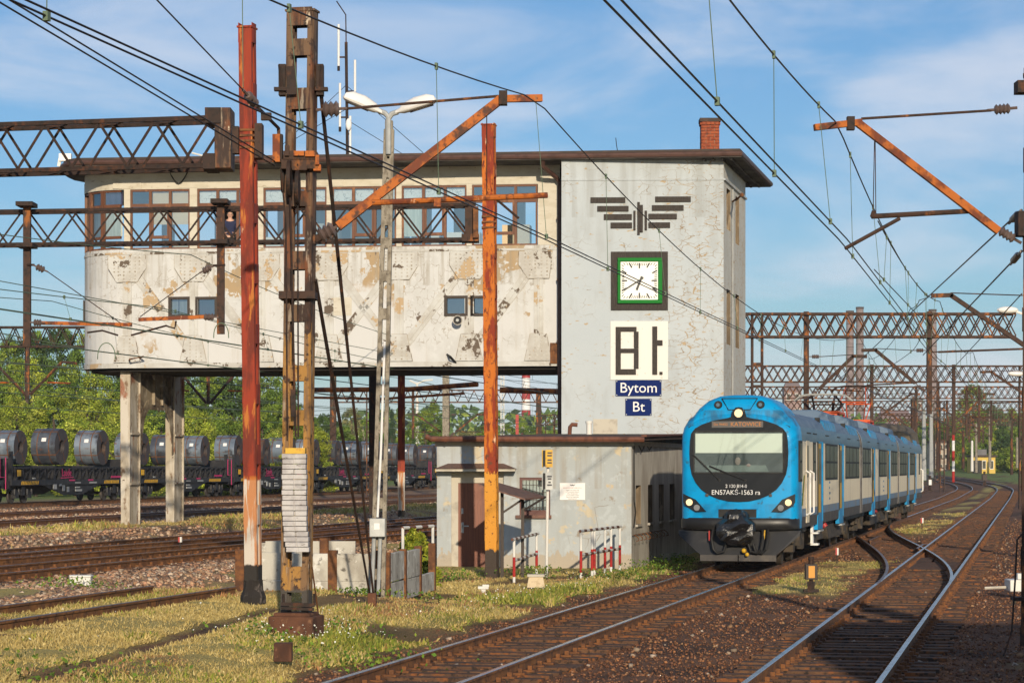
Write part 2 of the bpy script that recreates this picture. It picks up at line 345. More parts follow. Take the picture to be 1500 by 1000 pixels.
def text(name, body, size, mat, parent, loc, rot, align='CENTER', extrude=.003, inv=True, sx=1.0):
    c = bpy.data.curves.new(name, 'FONT'); c.body = body; c.size = size; c.align_x = align; c.align_y = 'CENTER'; c.extrude = extrude; c.resolution_u = 3
    c.materials.append(mat)
    tmp = bpy.data.objects.new(name + '_curve', c); me = bpy.data.meshes.new_from_object(tmp); bpy.data.objects.remove(tmp); bpy.data.curves.remove(c)
    o = bpy.data.objects.new(name, me); col.objects.link(o)
    m = Matrix.Translation(Vector(loc)) @ rot.to_4x4() @ Matrix.Diagonal((sx, 1, 1, 1))
    if parent is not None:
        o.parent = parent
        if inv: m = RM[parent.name].inverted() @ m
        RM[o.name] = RM[parent.name]
    o.matrix_local = m if parent is None else m
    return o
class Plane:
    """an upright plane seen in the photograph: o on it, ex to the right along it, nrm out towards the camera"""
    def __init__(s, o, ang):
        s.o = Vector((o[0], o[1], 0)); s.ex = Vector((math.cos(ang), math.sin(ang), 0)); s.n = Vector((math.sin(ang), -math.cos(ang), 0))
        s.rot = Matrix(((s.ex.x, 0, s.n.x), (s.ex.y, 0, s.n.y), (0, 1, 0)))
    def pt(s, a, z, off=0): return s.o + s.ex * a + UP * z + s.n * off
    def inv(s, px, py, off=0):
        r = Vector(((px - 750) / F, 1, -(py - HY) / F)); q = s.o + s.n * off
        t = q.dot(s.n) / (r.x * s.n.x + s.n.y); p = r * t
        return (p - s.o).dot(s.ex), H + p.z
    def rect(s, b, px0, py0, px1, py1, o0, o1, m=0):
        a0, _ = s.inv(px0, 500, o1); a1, _ = s.inv(px1, 500, o1); pm = (px0 + px1) / 2
        z1 = s.inv(pm, py0, o1)[1]; z0 = s.inv(pm, py1, o1)[1]
        s.bx(b, a0, z0, a1, z1, o0, o1, m); return a0, z0, a1, z1
    def bx(s, b, a0, z0, a1, z1, o0, o1, m=0):
        c = s.pt((a0 + a1) / 2, (z0 + z1) / 2, (o0 + o1) / 2)
        b.frame(c, s.ex * (a1 - a0) / 2, s.n * (o1 - o0) / 2, UP * (z1 - z0) / 2, m)
    def wall(s, b, a0, z0, a1, z1, holes, thick, m=0, off=0, mr=None):
        """a wall with openings and their reveals; holes = (a0, z0, a1, z1)"""
        xs = sorted({a0, a1, *[h[0] for h in holes], *[h[2] for h in holes]}); zs = sorted({z0, z1, *[h[1] for h in holes], *[h[3] for h in holes]})
        xs = [x for x in xs if a0 <= x <= a1]; zs = [z for z in zs if z0 <= z <= z1]
        for i in range(len(xs) - 1):
            for j in range(len(zs) - 1):
                cx, cz = (xs[i] + xs[i + 1]) / 2, (zs[j] + zs[j + 1]) / 2
                if any(h[0] < cx < h[2] and h[1] < cz < h[3] for h in holes): continue
                b.quad(s.pt(xs[i], zs[j], off), s.pt(xs[i + 1], zs[j], off), s.pt(xs[i + 1], zs[j + 1], off), s.pt(xs[i], zs[j + 1], off), m)
        for h in holes:
            c = [(h[0], h[1]), (h[2], h[1]), (h[2], h[3]), (h[0], h[3])]
            for k in range(4):
                p, q = c[k], c[(k + 1) % 4]
                b.quad(s.pt(*q, off), s.pt(*p, off), s.pt(*p, off - thick), s.pt(*q, off - thick), m if mr is None else mr)
def polyline_tube(pts, r, n=6): return MB().tube(pts, r, n)
# ================================================================ GROUND
def grass_mask(u, v):
    """0..1: where grass grows over the ballast"""
    u = np.asarray(u, float); v = np.asarray(v, float)
    n = fbm(u * .55, v * .22, 3); n2 = fbm(u * 1.6, v * .8, 9)
    e = (n2 - .5) * 1.6
    strip = sstep(u + e, -8.9, -7.9) * sstep(u + e, -1.55, -2.3) * np.where(v > 75, 0, 1)          # between the first tracks
    near_cr = sstep(u + e * .8, .95, 1.6) * sstep(u + e * .8, 3.5, 2.9) * sstep(v, 48, 53) * sstep(v, 74, 66) * sstep(n, .38, .50)
    far_cr = sstep(u + e, 1.1, 1.8) * sstep(u + e, 3.4, 2.8) * sstep(v, 92, 104) * sstep(n, .40, .55)
    leftb = sstep(u + e, -26.5, -25.5) * sstep(u + e * 1.5, -18.8, -20.2) * sstep(n, .32, .48)
    leftc = sstep(u, -12, -11.2) * sstep(u, -8.6, -10.2) * sstep(n, .55, .66)
    rightb = sstep(u + e, 6.9, 8.0) * sstep(n, .36, .50)
    ub = u + np.clip(v - 235, 0, None) ** 2 * .00072
    far = sstep(v, 270, 310) * sstep(n, .2, .38) * np.where(np.abs(ub) < 7.5, 0, 1) + sstep(u, -55, -62) + sstep(v, 420, 460)
    PU = np.array([UV(*G(x, y, .0)[:2]) for x, y in ((40, 1010), (130, 985), (240, 955), (330, 928), (402, 908))])
    dd = np.full(u.shape, 9.0)
    for a, c in zip(PU, PU[1:]):
        t = np.clip(((u - a[0]) * (c[0] - a[0]) + (v - a[1]) * (c[1] - a[1])) / ((c - a) ** 2).sum(), 0, 1); dd = np.minimum(dd, np.hypot(u - a[0] - t * (c[0] - a[0]), (v - a[1] - t * (c[1] - a[1])) * .6))
    strip = strip * sstep(dd + e * .12, .10, .26) * (1 - .75 * sstep(fbm(u * .45 + 9, v * .22, 131), .60, .66))
    left_far = sstep(u, -10, -9) * sstep(u, -5.5, -7) * sstep(v, 80, 90) * sstep(n, .4, .5)
    return np.clip(np.maximum.reduce([strip, near_cr, far_cr, leftb, leftc, rightb, far, left_far]), 0, 1)
def lush_mask(u, v):
    n = fbm(np.asarray(u) * .5 + 40, np.asarray(v) * .25, 21); n2 = fbm(np.asarray(u) * 1.3 + 7, np.asarray(v) * .6, 31)
    a = sstep(n * .6 + n2 * .4, .5, .62)
    flowers = np.exp(-(((u + 2.6) / .9) ** 2 + ((v - 35) / 2.2) ** 2)) + np.exp(-(((u + 2.6) / .7) ** 2 + ((v - 50) / 7) ** 2)) * .8 + np.exp(-(((u + 2.35) / .5) ** 2 + ((v - 60) / 3) ** 2))
    return np.clip(a * .4 + flowers * .75, 0, 1)
us = np.concatenate([np.arange(-90, -30, 2.0), np.arange(-30, -10, .5), np.arange(-10, 10, .2), np.arange(10, 20, 1.0), np.arange(20, 131, 5)])
vs_ = np.concatenate([np.arange(-30, 22, 4.0), np.arange(22, 80, .4), np.arange(80, 140, 1.5), np.arange(140, 480, 8.0), np.arange(480, 2600, 80.)])
U, V = np.meshgrid(us, vs_); uu, vv = U.ravel(), V.ravel()
zz = zg(uu, vv) + (fbm(uu * 1.3, vv * 1.3, 11) - .5) * .10 * np.clip(np.minimum.reduce([np.abs(uu) - 1.3, np.abs(uu - 4.65) - 1.3, np.abs(uu + 13.2) - 1.2, np.abs(uu + 17.4) - 1.2]), 0, 1)
zz = zz + grass_mask(uu, vv) * .05
XX = (uu - 7.248) * CT + vv * ST; YY = -(uu - 7.248) * ST + vv * CT
nu, nv = len(us), len(vs_)
ii = (np.arange(nv - 1)[:, None] * nu + np.arange(nu - 1)[None, :]).ravel()
faces = np.stack([ii, ii + 1, ii + 1 + nu, ii + nu], 1)
me = bpy.data.meshes.new('ground'); me.from_pydata(np.stack([XX, YY, zz], 1).tolist(), [], faces.tolist())
gm = grass_mask(uu, vv); lm = lush_mask(uu, vv)
na = fbm(uu * .7, vv * .35, 51)[:, None]; nb = fbm(uu * 2.2, vv * 1.2, 61)[:, None]
def C(*c): return np.array(c)[None, :]
dark = C(.125, .056, .029) * (1 - na) + C(.20, .095, .046) * na
rust = C(.46, .165, .030)
tr = np.zeros_like(uu)
for c_ in (0.0, 4.65): tr = np.maximum(tr, np.exp(-((np.abs(uu - c_) - .98) / .36) ** 2) * sstep(vv, 95, 80) * (uu < 6.2))
tr = (tr * sstep(nb[:, 0], .36, .56))[:, None]
tan = C(.40, .25, .145) * (1 - nb) + C(.28, .175, .11) * nb
lw = (sstep(uu, -8.6, -9.4) * (1 - .55 * sstep(uu, -11.5, -12.4) * sstep(uu, -19, -18.4)))[:, None]
oilr = (sstep(fbm(uu * .8 + 5, vv * .5, 71), .56, .68))[:, None]
base = dark * (1 - tr) + rust * tr
base = base * (1 - lw) + tan * lw
base = base * (1 - .5 * oilr)
dry = C(.55, .40, .11) * (1 - na) + C(.46, .39, .13) * na
lush = C(.20, .22, .04) * (1 - nb) + C(.30, .28, .06) * nb
brownish = (sstep(fbm(uu * .9 + 3, vv * .45, 81), .55, .66))[:, None]
gr = dry * (1 - lm[:, None]) + lush * lm[:, None]
gr = gr * (1 - .5 * brownish) + C(.17, .10, .055) * .5 * brownish
farg = C(.16, .22, .045)
fm = (sstep(vv, 250, 330) + (uu < -54))[:, None].astype(float).clip(0, 1)
gr = gr * (1 - fm) + farg * fm
colr = base * (1 - gm[:, None]) + gr * gm[:, None]
ca = me.color_attributes.new('tint', 'FLOAT_COLOR', 'POINT')
ca.data.foreach_set('color', np.concatenate([colr, np.ones((len(uu), 1))], 1).astype(np.float32).ravel())
m_ground = M('yard_ground', (.1, .07, .05), [('noise', (.040, .026, .018), 26, .60, .08), ('noise', (.25, .18, .13), 38, .68, .04)], .95, bump=(32, .9, .06), attr='tint')
me.materials.append(m_ground); me.shade_smooth()
ground = bpy.data.objects.new('ground', me); col.objects.link(ground); ground['kind'] = 'structure'; ground['label'] = 'railway yard ground of dark ballast and dry grass'

# ---------------------------------------------------------------- loose ballast stones and grass: what nobody could count
def scatter_mesh(name, pts, size, shape, faces_, mats, tint=None, tilt=1.0, squash=None):
    n = len(pts); k = len(shape)
    q = rng.normal(size=(n, 4)); q[:, 1:3] *= tilt; q /= np.linalg.norm(q, axis=1)[:, None]
    w, x, y, z = q.T
    rot = np.stack([1 - 2 * (y * y + z * z), 2 * (x * y - z * w), 2 * (x * z + y * w), 2 * (x * y + z * w), 1 - 2 * (x * x + z * z), 2 * (y * z - x * w), 2 * (x * z - y * w), 2 * (y * z + x * w), 1 - 2 * (x * x + y * y)], 1).reshape(n, 3, 3)
    s = np.asarray(shape)[None] * (1 + rng.uniform(-.3, .3, (n, k, 3))) * np.asarray(size)[:, None, None]
    v = np.einsum('nij,nkj->nki', rot, s)
    if squash: v[:, :, 2] *= squash
    v = v + pts[:, None, :]
    f = (np.asarray(faces_)[None] + (np.arange(n) * k)[:, None, None])
    m = bpy.data.meshes.new(name); nf = n * len(faces_); c = len(faces_[0])
    m.vertices.add(n * k); m.vertices.foreach_set('co', v.astype(np.float32).ravel())
    m.loops.add(nf * c); m.loops.foreach_set('vertex_index', f.astype(np.int32).ravel())
    m.polygons.add(nf); m.polygons.foreach_set('loop_start', np.arange(0, nf * c, c, dtype=np.int32))
    m.update(calc_edges=True); m.validate()
    if tint is not None:
        a = m.color_attributes.new('tint', 'FLOAT_COLOR', 'POINT')
        t = np.concatenate([np.repeat(tint, k, 0), np.ones((n * k, 1))], 1); a.data.foreach_set('color', t.astype(np.float32).ravel())
    m.materials.append(mats); o = bpy.data.objects.new(name, m); col.objects.link(o); o['kind'] = 'stuff'; return o
def uvz(u, v, dz=0.0):
    return np.stack([(u - 7.248) * CT + v * ST, -(u - 7.248) * ST + v * CT, zg(u, v) + dz], 1)
CUBE = [(-.5, -.5, -.4), (.5, -.5, -.4), (.5, .5, -.4), (-.5, .5, -.4), (-.4, -.35, .4), (.35, -.4, .4), (.4, .35, .4), (-.35, .4, .4)]
CF = [(0, 3, 2, 1), (4, 5, 6, 7), (0, 1, 5, 4), (1, 2, 6, 5), (2, 3, 7, 6), (3, 0, 4, 7)]
m_stone = M('ballast_stone', (.2, .15, .1), [('noise', (.05, .03, .02), 8, .6, .08)], .9, attr='tint')
def stones(name, u0, u1, v0, v1, n, pal, s0, s1, dens=None, label=''):
    u = rng.uniform(u0, u1, n); v = v0 + (v1 - v0) * rng.uniform(0, 1, n) ** 1.35
    keep = rng.uniform(0, 1, n) > grass_mask(u, v) * .93
    if dens is not None: keep &= rng.uniform(0, 1, n) < dens(u, v)
    u, v = u[keep], v[keep]; pal = np.array(pal); t = pal[rng.integers(0, len(pal), len(u))] * rng.uniform(.65, 1.25, (len(u), 1))
    sz = s0 + (s1 - s0) * rng.uniform(0, 1, len(u)) ** 3
    o = scatter_mesh(name, uvz(u, v, .012), sz, CUBE, CF, m_stone, t, squash=.8); o['label'] = label; return o
DARKP = [(.14, .058, .03), (.19, .08, .04), (.24, .11, .05), (.12, .052, .03), (.30, .135, .06), (.33, .17, .09), (.18, .085, .05)]
TANP = [(.46, .30, .18), (.40, .23, .135), (.52, .37, .25), (.32, .195, .12), (.46, .25, .15), (.25, .15, .10), (.55, .43, .31)]
def onsl(u, v):                            # fewer stones on the sleepers than between the tracks
    d = np.minimum(np.abs(u), np.abs(u - 4.65)); return np.where(d < 1.25, .22, 1.0)
stones('ballast_stones', -2.4, 9.5, 26, 62, 38000, DARKP, .014, .045, onsl, 'dark brown ballast between the near tracks')
stones('ballast_stones', -2.4, 12, 60, 130, 13000, DARKP + [(.28, .17, .10)], .03, .08, onsl, 'dark brown ballast between the far tracks')
stones('pale_stones', -1.9, 9, 27, 100, 900, [(.32, .24, .17), (.40, .32, .25), (.36, .21, .11)], .03, .09, None, 'scattered pale ballast stones')
stones('ballast_stones', -12.3, -8.0, 34, 72, 13000, TANP, .05, .12, lambda u, v: np.where(np.abs(u + 10.6) < 1.7, 1, .5), 'pinkish tan ballast beside the left tracks')
stones('ballast_stones', -30, -18.6, 60, 120, 11000, TANP, .07, .15, None, 'pinkish tan ballast round the bridge legs')
stones('ballast_stones', -47, -29, 85, 160, 9000, TANP, .09, .18, None, 'tan ballast in front of the coil wagons')
BL = [(-.13, 0, 0), (.13, 0, 0), (.12, .1, .5), (-.02, .35, .95)]; BF = [(0, 1, 2), (0, 2, 3)]
m_grass = M('grass_blades', (.2, .2, .08), [], .8, spec=.15, attr='tint')
def grass(name, u0, u1, v0, v1, n, h0, h1, label, lushk=1.0, thr=.35):
    u = rng.uniform(u0, u1, n); v = v0 + (v1 - v0) * rng.uniform(0, 1, n) ** 1.25
    g = grass_mask(u, v); k = rng.uniform(thr, 1, n) < g
    wx = (u - 7.248) * CT + v * ST; wy = -(u - 7.248) * ST + v * CT
    k &= ~((wx > -2.6) & (wx < 3.6) & (wy > 61.5))               # not inside the annex
    u, v = u[k], v[k]; l = lush_mask(u, v) * lushk
    nz = fbm(u * 1.1, v * .7, 91); br = fbm(u * .9 + 3, v * .45, 81)
    dry = np.array([(.48, .36, .13), (.42, .33, .12), (.52, .42, .19), (.38, .28, .10)])[rng.integers(0, 4, len(u))]
    grn = np.array([(.20, .24, .035), (.28, .29, .05), (.16, .20, .04), (.34, .31, .07)])[rng.integers(0, 4, len(u))]
    red = np.array([(.36, .17, .07), (.32, .20, .10), (.40, .25, .12)])[rng.integers(0, 3, len(u))]
    a = (rng.uniform(0, 1, len(u)) < l)[:, None]; t = np.where(a, grn, dry)
    b = (rng.uniform(0, 1, len(u)) < sstep(br, .54, .66) * .6)[:, None] & ~a; t = np.where(b, red, t) * rng.uniform(.7, 1.2, (len(u), 1))
    h = (h0 + (h1 - h0) * rng.uniform(0, 1, len(u)) ** 2) * (.55 + .9 * nz) * (1 + 1.3 * l)
    o = scatter_mesh(name, uvz(u, v, .03), h, BL, BF, m_grass, t, tilt=.35); o['label'] = label
grass('grass', -9.3, -1.3, 23, 46, 500000, .022, .075, 'dry yellow and green grass along the near track')
grass('grass', -9.3, -1.3, 45, 66, 190000, .025, .09, 'grass in front of the annex')
grass('grass', .9, 3.8, 46, 80, 60000, .018, .06, 'grass patch between the near tracks')
grass('grass', 6.8, 13, 30, 130, 70000, .04, .11, 'dry grass beyond the right hand track')
grass('grass', -27, -18.5, 55, 125, 75000, .05, .14, 'yellow green grass round the bridge legs')
grass('grass', 1.0, 3.6, 90, 150, 14000, .04, .10, 'grass between the far tracks')
# leafy weeds along walls and posts
def weeds(name, label, spots, n, h):
    q = []
    for (x, y, z, rx, ry) in spots:
        c = G(x, y, z); q.append(np.stack([c.x + rng.normal(0, rx, n), c.y + rng.normal(0, ry, n), 0 * rng.uniform(0, 1, n)], 1))
    q = np.concatenate(q); uu_, vv_ = UV(q[:, 0], q[:, 1]); q[:, 2] = zg(uu_, vv_) + h * rng.uniform(0, 1, len(q)) ** 1.2
    t = np.array([(.09, .17, .025), (.14, .23, .03), (.07, .12, .02), (.20, .26, .04)])[rng.integers(0, 4, len(q))] * rng.uniform(.7, 1.25, (len(q), 1))
    o = scatter_mesh(name, q, rng.uniform(.035, .085, len(q)), [(-.5, 0, 0), (0, -.3, .08), (.5, 0, 0), (0, .3, -.06)], [(0, 1, 2, 3)], m_grass, t); o['label'] = label
weeds('weeds', 'green weeds growing along the annex corner and railing', [(948, 838, -.18, .35, 1.2), (975, 832, -.18, .25, 1.5), (1000, 828, -.18, .2, 1.0), (900, 850, -.16, .5, .4), (780, 845, -.15, .3, .4), (655, 850, -.15, .5, .5)], 420, .30)
weeds('weeds', 'green weeds round the pen and mast foot', [(480, 925, -.0, .5, .5), (395, 935, .05, .35, .5), (600, 885, -.05, .9, .5), (530, 880, .0, .3, .3), (520, 960, -.05, .5, .7), (100, 985, .1, .8, .8), (115, 860, .2, .5, .6)], 330, .20)
# small white flowers
fu = np.concatenate([rng.normal(-2.9, .5, 300), rng.normal(-2.45, .35, 200), rng.uniform(-7, -3, 30)])
fv = np.concatenate([rng.normal(34.6, 1.3, 300), rng.normal(49, 5, 200), rng.uniform(29, 42, 30)])
k = (grass_mask(fu, fv) > .5) & (fu < -1.9); fu, fv = fu[k], fv[k]
HEX = [(math.cos(a) * .5, math.sin(a) * .5, 0) for a in np.arange(6) * math.pi / 3]
m_flower = M('white_petals', (.78, .78, .70), (), .8)
o = scatter_mesh('white_flowers', uvz(fu, fv, 0) + np.stack([0 * fu, 0 * fu, rng.uniform(.12, .30, len(fu))], 1), rng.uniform(.012, .030, len(fu)), HEX, [(0, 1, 2, 3, 4, 5)], m_flower, tilt=.5)
o['label'] = 'small white flowers in the grass'

# ================================================================ TRACKS
HEAD = [(-.07, -.172), (.07, -.172), (.07, -.158), (.012, -.140), (.012, -.045), (.036, -.036), (.036, -.006), (.028, 0), (-.028, 0), (-.036, -.006), (-.036, -.036), (-.012, -.045), (-.012, -.140), (-.07, -.158)]
def path_points(cu, cz, v0, v1, step):
    out = []; v = v0
    while v < v1 + .01:
        out.append((cu(v), v, cz(v))); v += step(v)
    return out
def rail(parent, pts, off, top, mats=None, name='rail'):
    P3 = [W(u, v, z) for (u, v, z) in pts]; sd = []
    for i in range(len(P3)):
        t = P3[min(i + 1, len(P3) - 1)] - P3[max(0, i - 1)]; t.z = 0; t.normalize(); sd.append(Vector((t.y, -t.x, 0)))
    path = [p + q * off for p, q in zip(P3, sd)]
    b = MB(); mi = [0] * 14; mi[6] = mi[7] = mi[8] = 1; b.sweep(HEAD, path, sd, mi)
    return b.build(name, [m_rail, top], parent, smooth=25)
def railz(v): return float(np.interp(v, [0, 200, 300, 400, 470, 600], [0, 0, .6, 1.6, 2.2, 3]))
SLEEP = {}
def track(label, cu, z0, v0, v1, vsl, top, cat='railway track', kindsl=True, gauge=1.5, pieces=True, wide=2.6, clips=True, group='railway tracks'):
    cz = lambda v: z0 + railz(v)
    c = W(cu(v0), v0, z0)
    t = thing('railway_track', label, cat, c, 0, group)
    pts = path_points(cu, cz, v0, v1, lambda v: 1.0 if v < 130 else (4.0 if v < 430 else 10))
    for s in (-1, 1): rail(t, pts, s * gauge / 2, top)
    def ang(v):
        a = W(cu(v + .5), v + .5) - W(cu(v - .5), v - .5); return -math.atan2(a.x, a.y)
    v = v0 + .2; far = MB(); cl = MB(); n = 0
    while v < vsl:
        rz = ang(v); u = cu(v); q = W(u, v, cz(v) - .172 - .055); sx = Vector((math.cos(rz), math.sin(rz), 0)); sy = Vector((-sx.y, sx.x, 0))
        ln = wide + rnd.uniform(-.08, .08); dz = rnd.uniform(-.012, .012)
        if pieces and n < 290 and v < 105:
            key = (wide, rnd.randrange(5))
            if key not in SLEEP:
                b = MB(); k2 = key[1]; b.frame((0, 0, 0), (wide / 2 + (k2 - 2) * .03, 0, 0), (0, .125 + .006 * k2, 0), (0, 0, .075)); SLEEP[key] = b.mesh('sleeper', m_sleeper)
            o = bpy.data.objects.new('sleeper', SLEEP[key]); col.objects.link(o); o.parent = t
            o.location = q + UP * dz - c; o.rotation_euler = (rnd.uniform(-.01, .01), rnd.uniform(-.006, .006), rz + rnd.uniform(-.02, .02)); n += 1
        else: far.frame(q + UP * dz, sx * ln / 2, sy * .13, UP * .075)
        if clips and v < 110:
            for s in (-1, 1):
                p = q + sx * s * gauge / 2 + UP * (.075 + dz); cl.frame(p + UP * .012, sx * .17, sy * .085, UP * .014)
                for e in (-1, 1): cl.frame(p + sx * e * .10 + UP * .045, sx * .028, sy * .035, UP * .035)
        v += .64 + rnd.uniform(-.03, .03)
    if far.v: far.build('sleeper_run', m_sleeper, t, kind='stuff')
    if cl.v: cl.build('rail_fastening', m_clip, t, kind='stuff')
    return t
def bend(v):                                # the yard throat swings left in the distance
    w = np.clip(v - 235, 0, None); return float(-w * w * .00072)
T1 = track('shiny railed track on which the blue train stands', lambda v: .0 + bend(v), 0, 26, 470, 250, m_railtop)
T2 = track('shiny railed track running past the right side of the blue train', lambda v: 4.68 - .0036 * (v - 28) + bend(v), 0, 24, 470, 250, m_railtop)
def cross_u(v):
    return 4.6 * (1 - float(sstep(v, 52, 114)))
XO = thing('railway_track', 'curved crossover track linking the two shiny tracks beside the train', 'railway track', W(cross_u(52), 52, 0), 0, 'railway tracks')
cp = [(cross_u(v), v, .002) for v in np.arange(53, 113, 1.0)]
rail(XO, cp, -.75, m_railtopl); rail(XO, cp, .75, m_railtop)
xb = MB()
for v in np.arange(62, 104, .66):
    u = (cross_u(v) + (0 if v > 84 else 4.6)) / 2; o_ = W(cross_u(v), v, -.232)
    xb.frame(o_, N * 1.25, D * .125, UP * .07)
xb.build('sleeper_run', m_sleeper, XO, kind='stuff')
# check rail and frog wing beside the crossing
for uo, va, vb_ in ((3.55, 76, 81), (1.55, 84, 90)):
    rail(XO, [(uo + (.1 if abs(v - va) < .5 or abs(v - vb_) < .5 else 0), v, 0.0) for v in np.arange(va, vb_ + .1, .5)], 0, m_railtopl, name='check_rail')
b = MB()
for (u, v, w_, l_) in ((4.05, 70, .5, 3.4), (4.55, 66, 1.2, 5.0)): b.frame(W(u, v, -.14), N * w_ / 2, D * l_ / 2, UP * .02)
b.build('timber_infill', m_sleeper, XO)
track('rusty grass-grown siding ending at the concrete pen', lambda v: -7.1, .4, 26, 41.5, 41, m_railtopl, pieces=True, clips=False)
track('rusty track just beyond the grass-grown siding', lambda v: -13.2 + .012 * max(0, v - 45), .4, 40, 150, 110, m_railtopl, clips=True)
track('rusty track running close past the bridge legs', lambda v: -17.45 + .012 * max(0, v - 60), .4, 48, 165, 110, m_railtopl, clips=True)
track('brown track behind the bridge legs', lambda v: -31.3, .4, 70, 260, 150, m_railtopl, clips=False, pieces=False)
track('brown track just in front of the coil wagons', lambda v: -38.5, .4, 85, 290, 150, m_railtopl, clips=False, pieces=False)
track('track under the row of coil wagons', lambda v: -50.4, .4, 105, 420, 180, m_railtopl, clips=False, pieces=False)
track('distant track left of the train tail', lambda v: -4.9 + bend(v) * 1.05, 0, 145, 460, 240, m_railtop, clips=False, pieces=False)
# diamond rails of a ladder crossing between the two rusty left tracks
lad = thing('railway_track', 'rusty connecting rails between the two left tracks', 'railway track', W(-15.3, 60, .4), 0, 'railway tracks')
for o_ in (-.75, .75): rail(lad, [(-16.6 + .055 * (v - 48), v, .402) for v in np.arange(48, 92, 1.0)], o_, m_railtopl)
# ================================================================ SIGNAL BOX BRIDGE (gallery, tower, roof, legs)
GA = R(7.0)
ga_o = P(820, 500, 79.6)
GP = Plane((ga_o.x, ga_o.y), -GA)                       # front face of the gallery
TP = Plane((P(1060, 500, 78.25).x, 78.25), -R(1.5))       # front face of the tower
sbox = thing('signal_box', 'pale railway signal box bridging the tracks with peeling paint and a flat roof', 'signal box', (GP.o.x, GP.o.y, 0))
Z0, ZS, ZT, ZE = 5.68, 9.55, 11.50, 12.12               # gallery: underside, sill, window head, soffit
aC = GP.inv(184, 500)[0]                                # where the front starts to curve
RC = 1.85; DM = 1.8
def gpl(off=0.0, z=0.0, nseg=10, a_from=0.0):
    """plan of the gallery front from the tower to the rounded end, off = outward offset"""
    pts = [GP.pt(a_from, z, off)]
    cen = GP.pt(aC, 0, -RC)
    for k in range(nseg + 1):
        a = math.pi / 2 * k / nseg
        q = cen + (GP.n * math.cos(a) - GP.ex * math.sin(a)) * (RC + off); pts.append(Vector((q.x, q.y, z)))
    e = cen - GP.ex * (RC + off) - GP.n * DM; pts.append(Vector((e.x, e.y, z)))
    cen2 = cen - GP.n * DM
    for k in range(nseg + 1):
        a = math.pi / 2 * k / nseg
        q = cen2 + (-GP.ex * math.cos(a) - GP.n * math.sin(a)) * (RC + off); pts.append(Vector((q.x, q.y, z)))
    q = GP.pt(1.5, z, -2 * RC - DM - off); pts.append(q)
    return pts
def strip(b, pl, z0, z1, m=0):
    for p, q in zip(pl, pl[1:]): b.quad(Vector((q.x, q.y, z0)), Vector((p.x, p.y, z0)), Vector((p.x, p.y, z1)), Vector((q.x, q.y, z1)), m)
# lower wall with the small windows
smallw = [(248, 436, 277, 463), (287.5, 436, 317, 463), (652, 434.5, 684, 461.5), (690.5, 434.5, 722, 461.5), (366, 436.5, 377.5, 461)]
holes = []
for x0, y0, x1, y1 in smallw:
    a0, z1 = GP.inv(x0, y0); a1, z0 = GP.inv(x1, y1); holes.append((a0, z0, a1, z1))
b = MB(); GP.wall(b, aC, Z0, 0.0, ZS, holes, .25)
pl = gpl(); strip(b, pl[1:], Z0, ZS)
wall_low = b.build('lower_wall', m_gal, sbox)
b = MB(); strip(b, gpl(.012), ZT, ZT + .34); strip(b, gpl(), ZT + .34, ZE + .1)
b.build('frieze', m_frieze, sbox)
b = MB(); strip(b, gpl(.03), Z0, Z0 + .16); strip(b, gpl(.02), ZS - .17, ZS - .10)
b.build('flange_band', m_brace, sbox)
b = MB(); pts = gpl(.0, Z0 + .002); b.prism(pts, (0, 0, .02)); 
f2 = gpl(-.22, Z0 - .10); b.prism(f2, (0, 0, .09))
b.build('underside', m_under, sbox)
b = MB(); b.prism(gpl(-.05, ZS - .45), (0, 0, .1)); b.build('gallery_floor', m_room, sbox)
b = MB(); b.prism(gpl(-.05, ZT + .1), (0, 0, .05)); b.build('gallery_ceiling', m_room, sbox)
# inner back partition, half height, so that daylight comes through from the far windows
b = MB(); BO = -2 * RC - DM
for k in range(8): GP.bx(b, aC + k * 2.05 - .2, ZS, aC + k * 2.05 + .2, ZT, BO, BO + .25)
GP.bx(b, aC + 5.3, ZS - .3, aC + 8.8, ZT, -3.6, -3.5)
GP.bx(b, aC + 9.2, ZS - .3, aC + 9.3, ZT, -5.2, -1.5); GP.bx(b, aC + 4.6, ZS - .3, aC + 4.7, ZT, -5.2, -2.5)
GP.bx(b, -.3, ZS - .3, -.1, ZT, -5.2, -.3)
b.build('interior_partition', m_room, sbox)
# desks and cupboards that can be seen through the panes
for (a, w_, h_, o_, mt) in ((aC + 1.2, 1.3, .32, -1.4, m_blind), (aC + 3.3, 1.5, .5, -1.6, m_white), (aC + 5.9, .9, .9, -1.3, m_galv), (aC + 7.2, 1.3, .42, -1.5, m_room), (aC + 9.9, 1.6, .55, -1.2, m_white), (aC + 12.2, .9, .8, -1.5, m_blind)):
    b = MB(); GP.bx(b, a, ZS - .35, a + w_, ZS - .35 + h_ + .35, o_ - .6, o_); b.build('desk', mt, sbox)
# pillars
pill = [(182, 191), (278, 289), (377.5, 386), (478.5, 486), (580.5, 588.5), (683.5, 691.5)]
for x0, x1 in pill:
    b = MB(); a0, _ = GP.inv(x0, 500); a1, _ = GP.inv(x1, 500)
    GP.bx(b, a0, ZS, a1, ZT, -.18, .035); pm = (a0 + a1) / 2
    GP.bx(b, pm - .48, ZT + .03, pm + .48, ZT + .26, 0, .028)
    o = b.build('pillar', m_frieze, sbox, bevel=.006)
b = MB(); GP.bx(b, GP.inv(788, 500)[0], ZS, 0, ZT, -.18, .01); a0 = GP.inv(786, 500)[0]; GP.bx(b, a0 - .05, ZT + .05, a0 + .42, ZT + .24, 0, .028)
b.build('pillar', m_frieze, sbox)
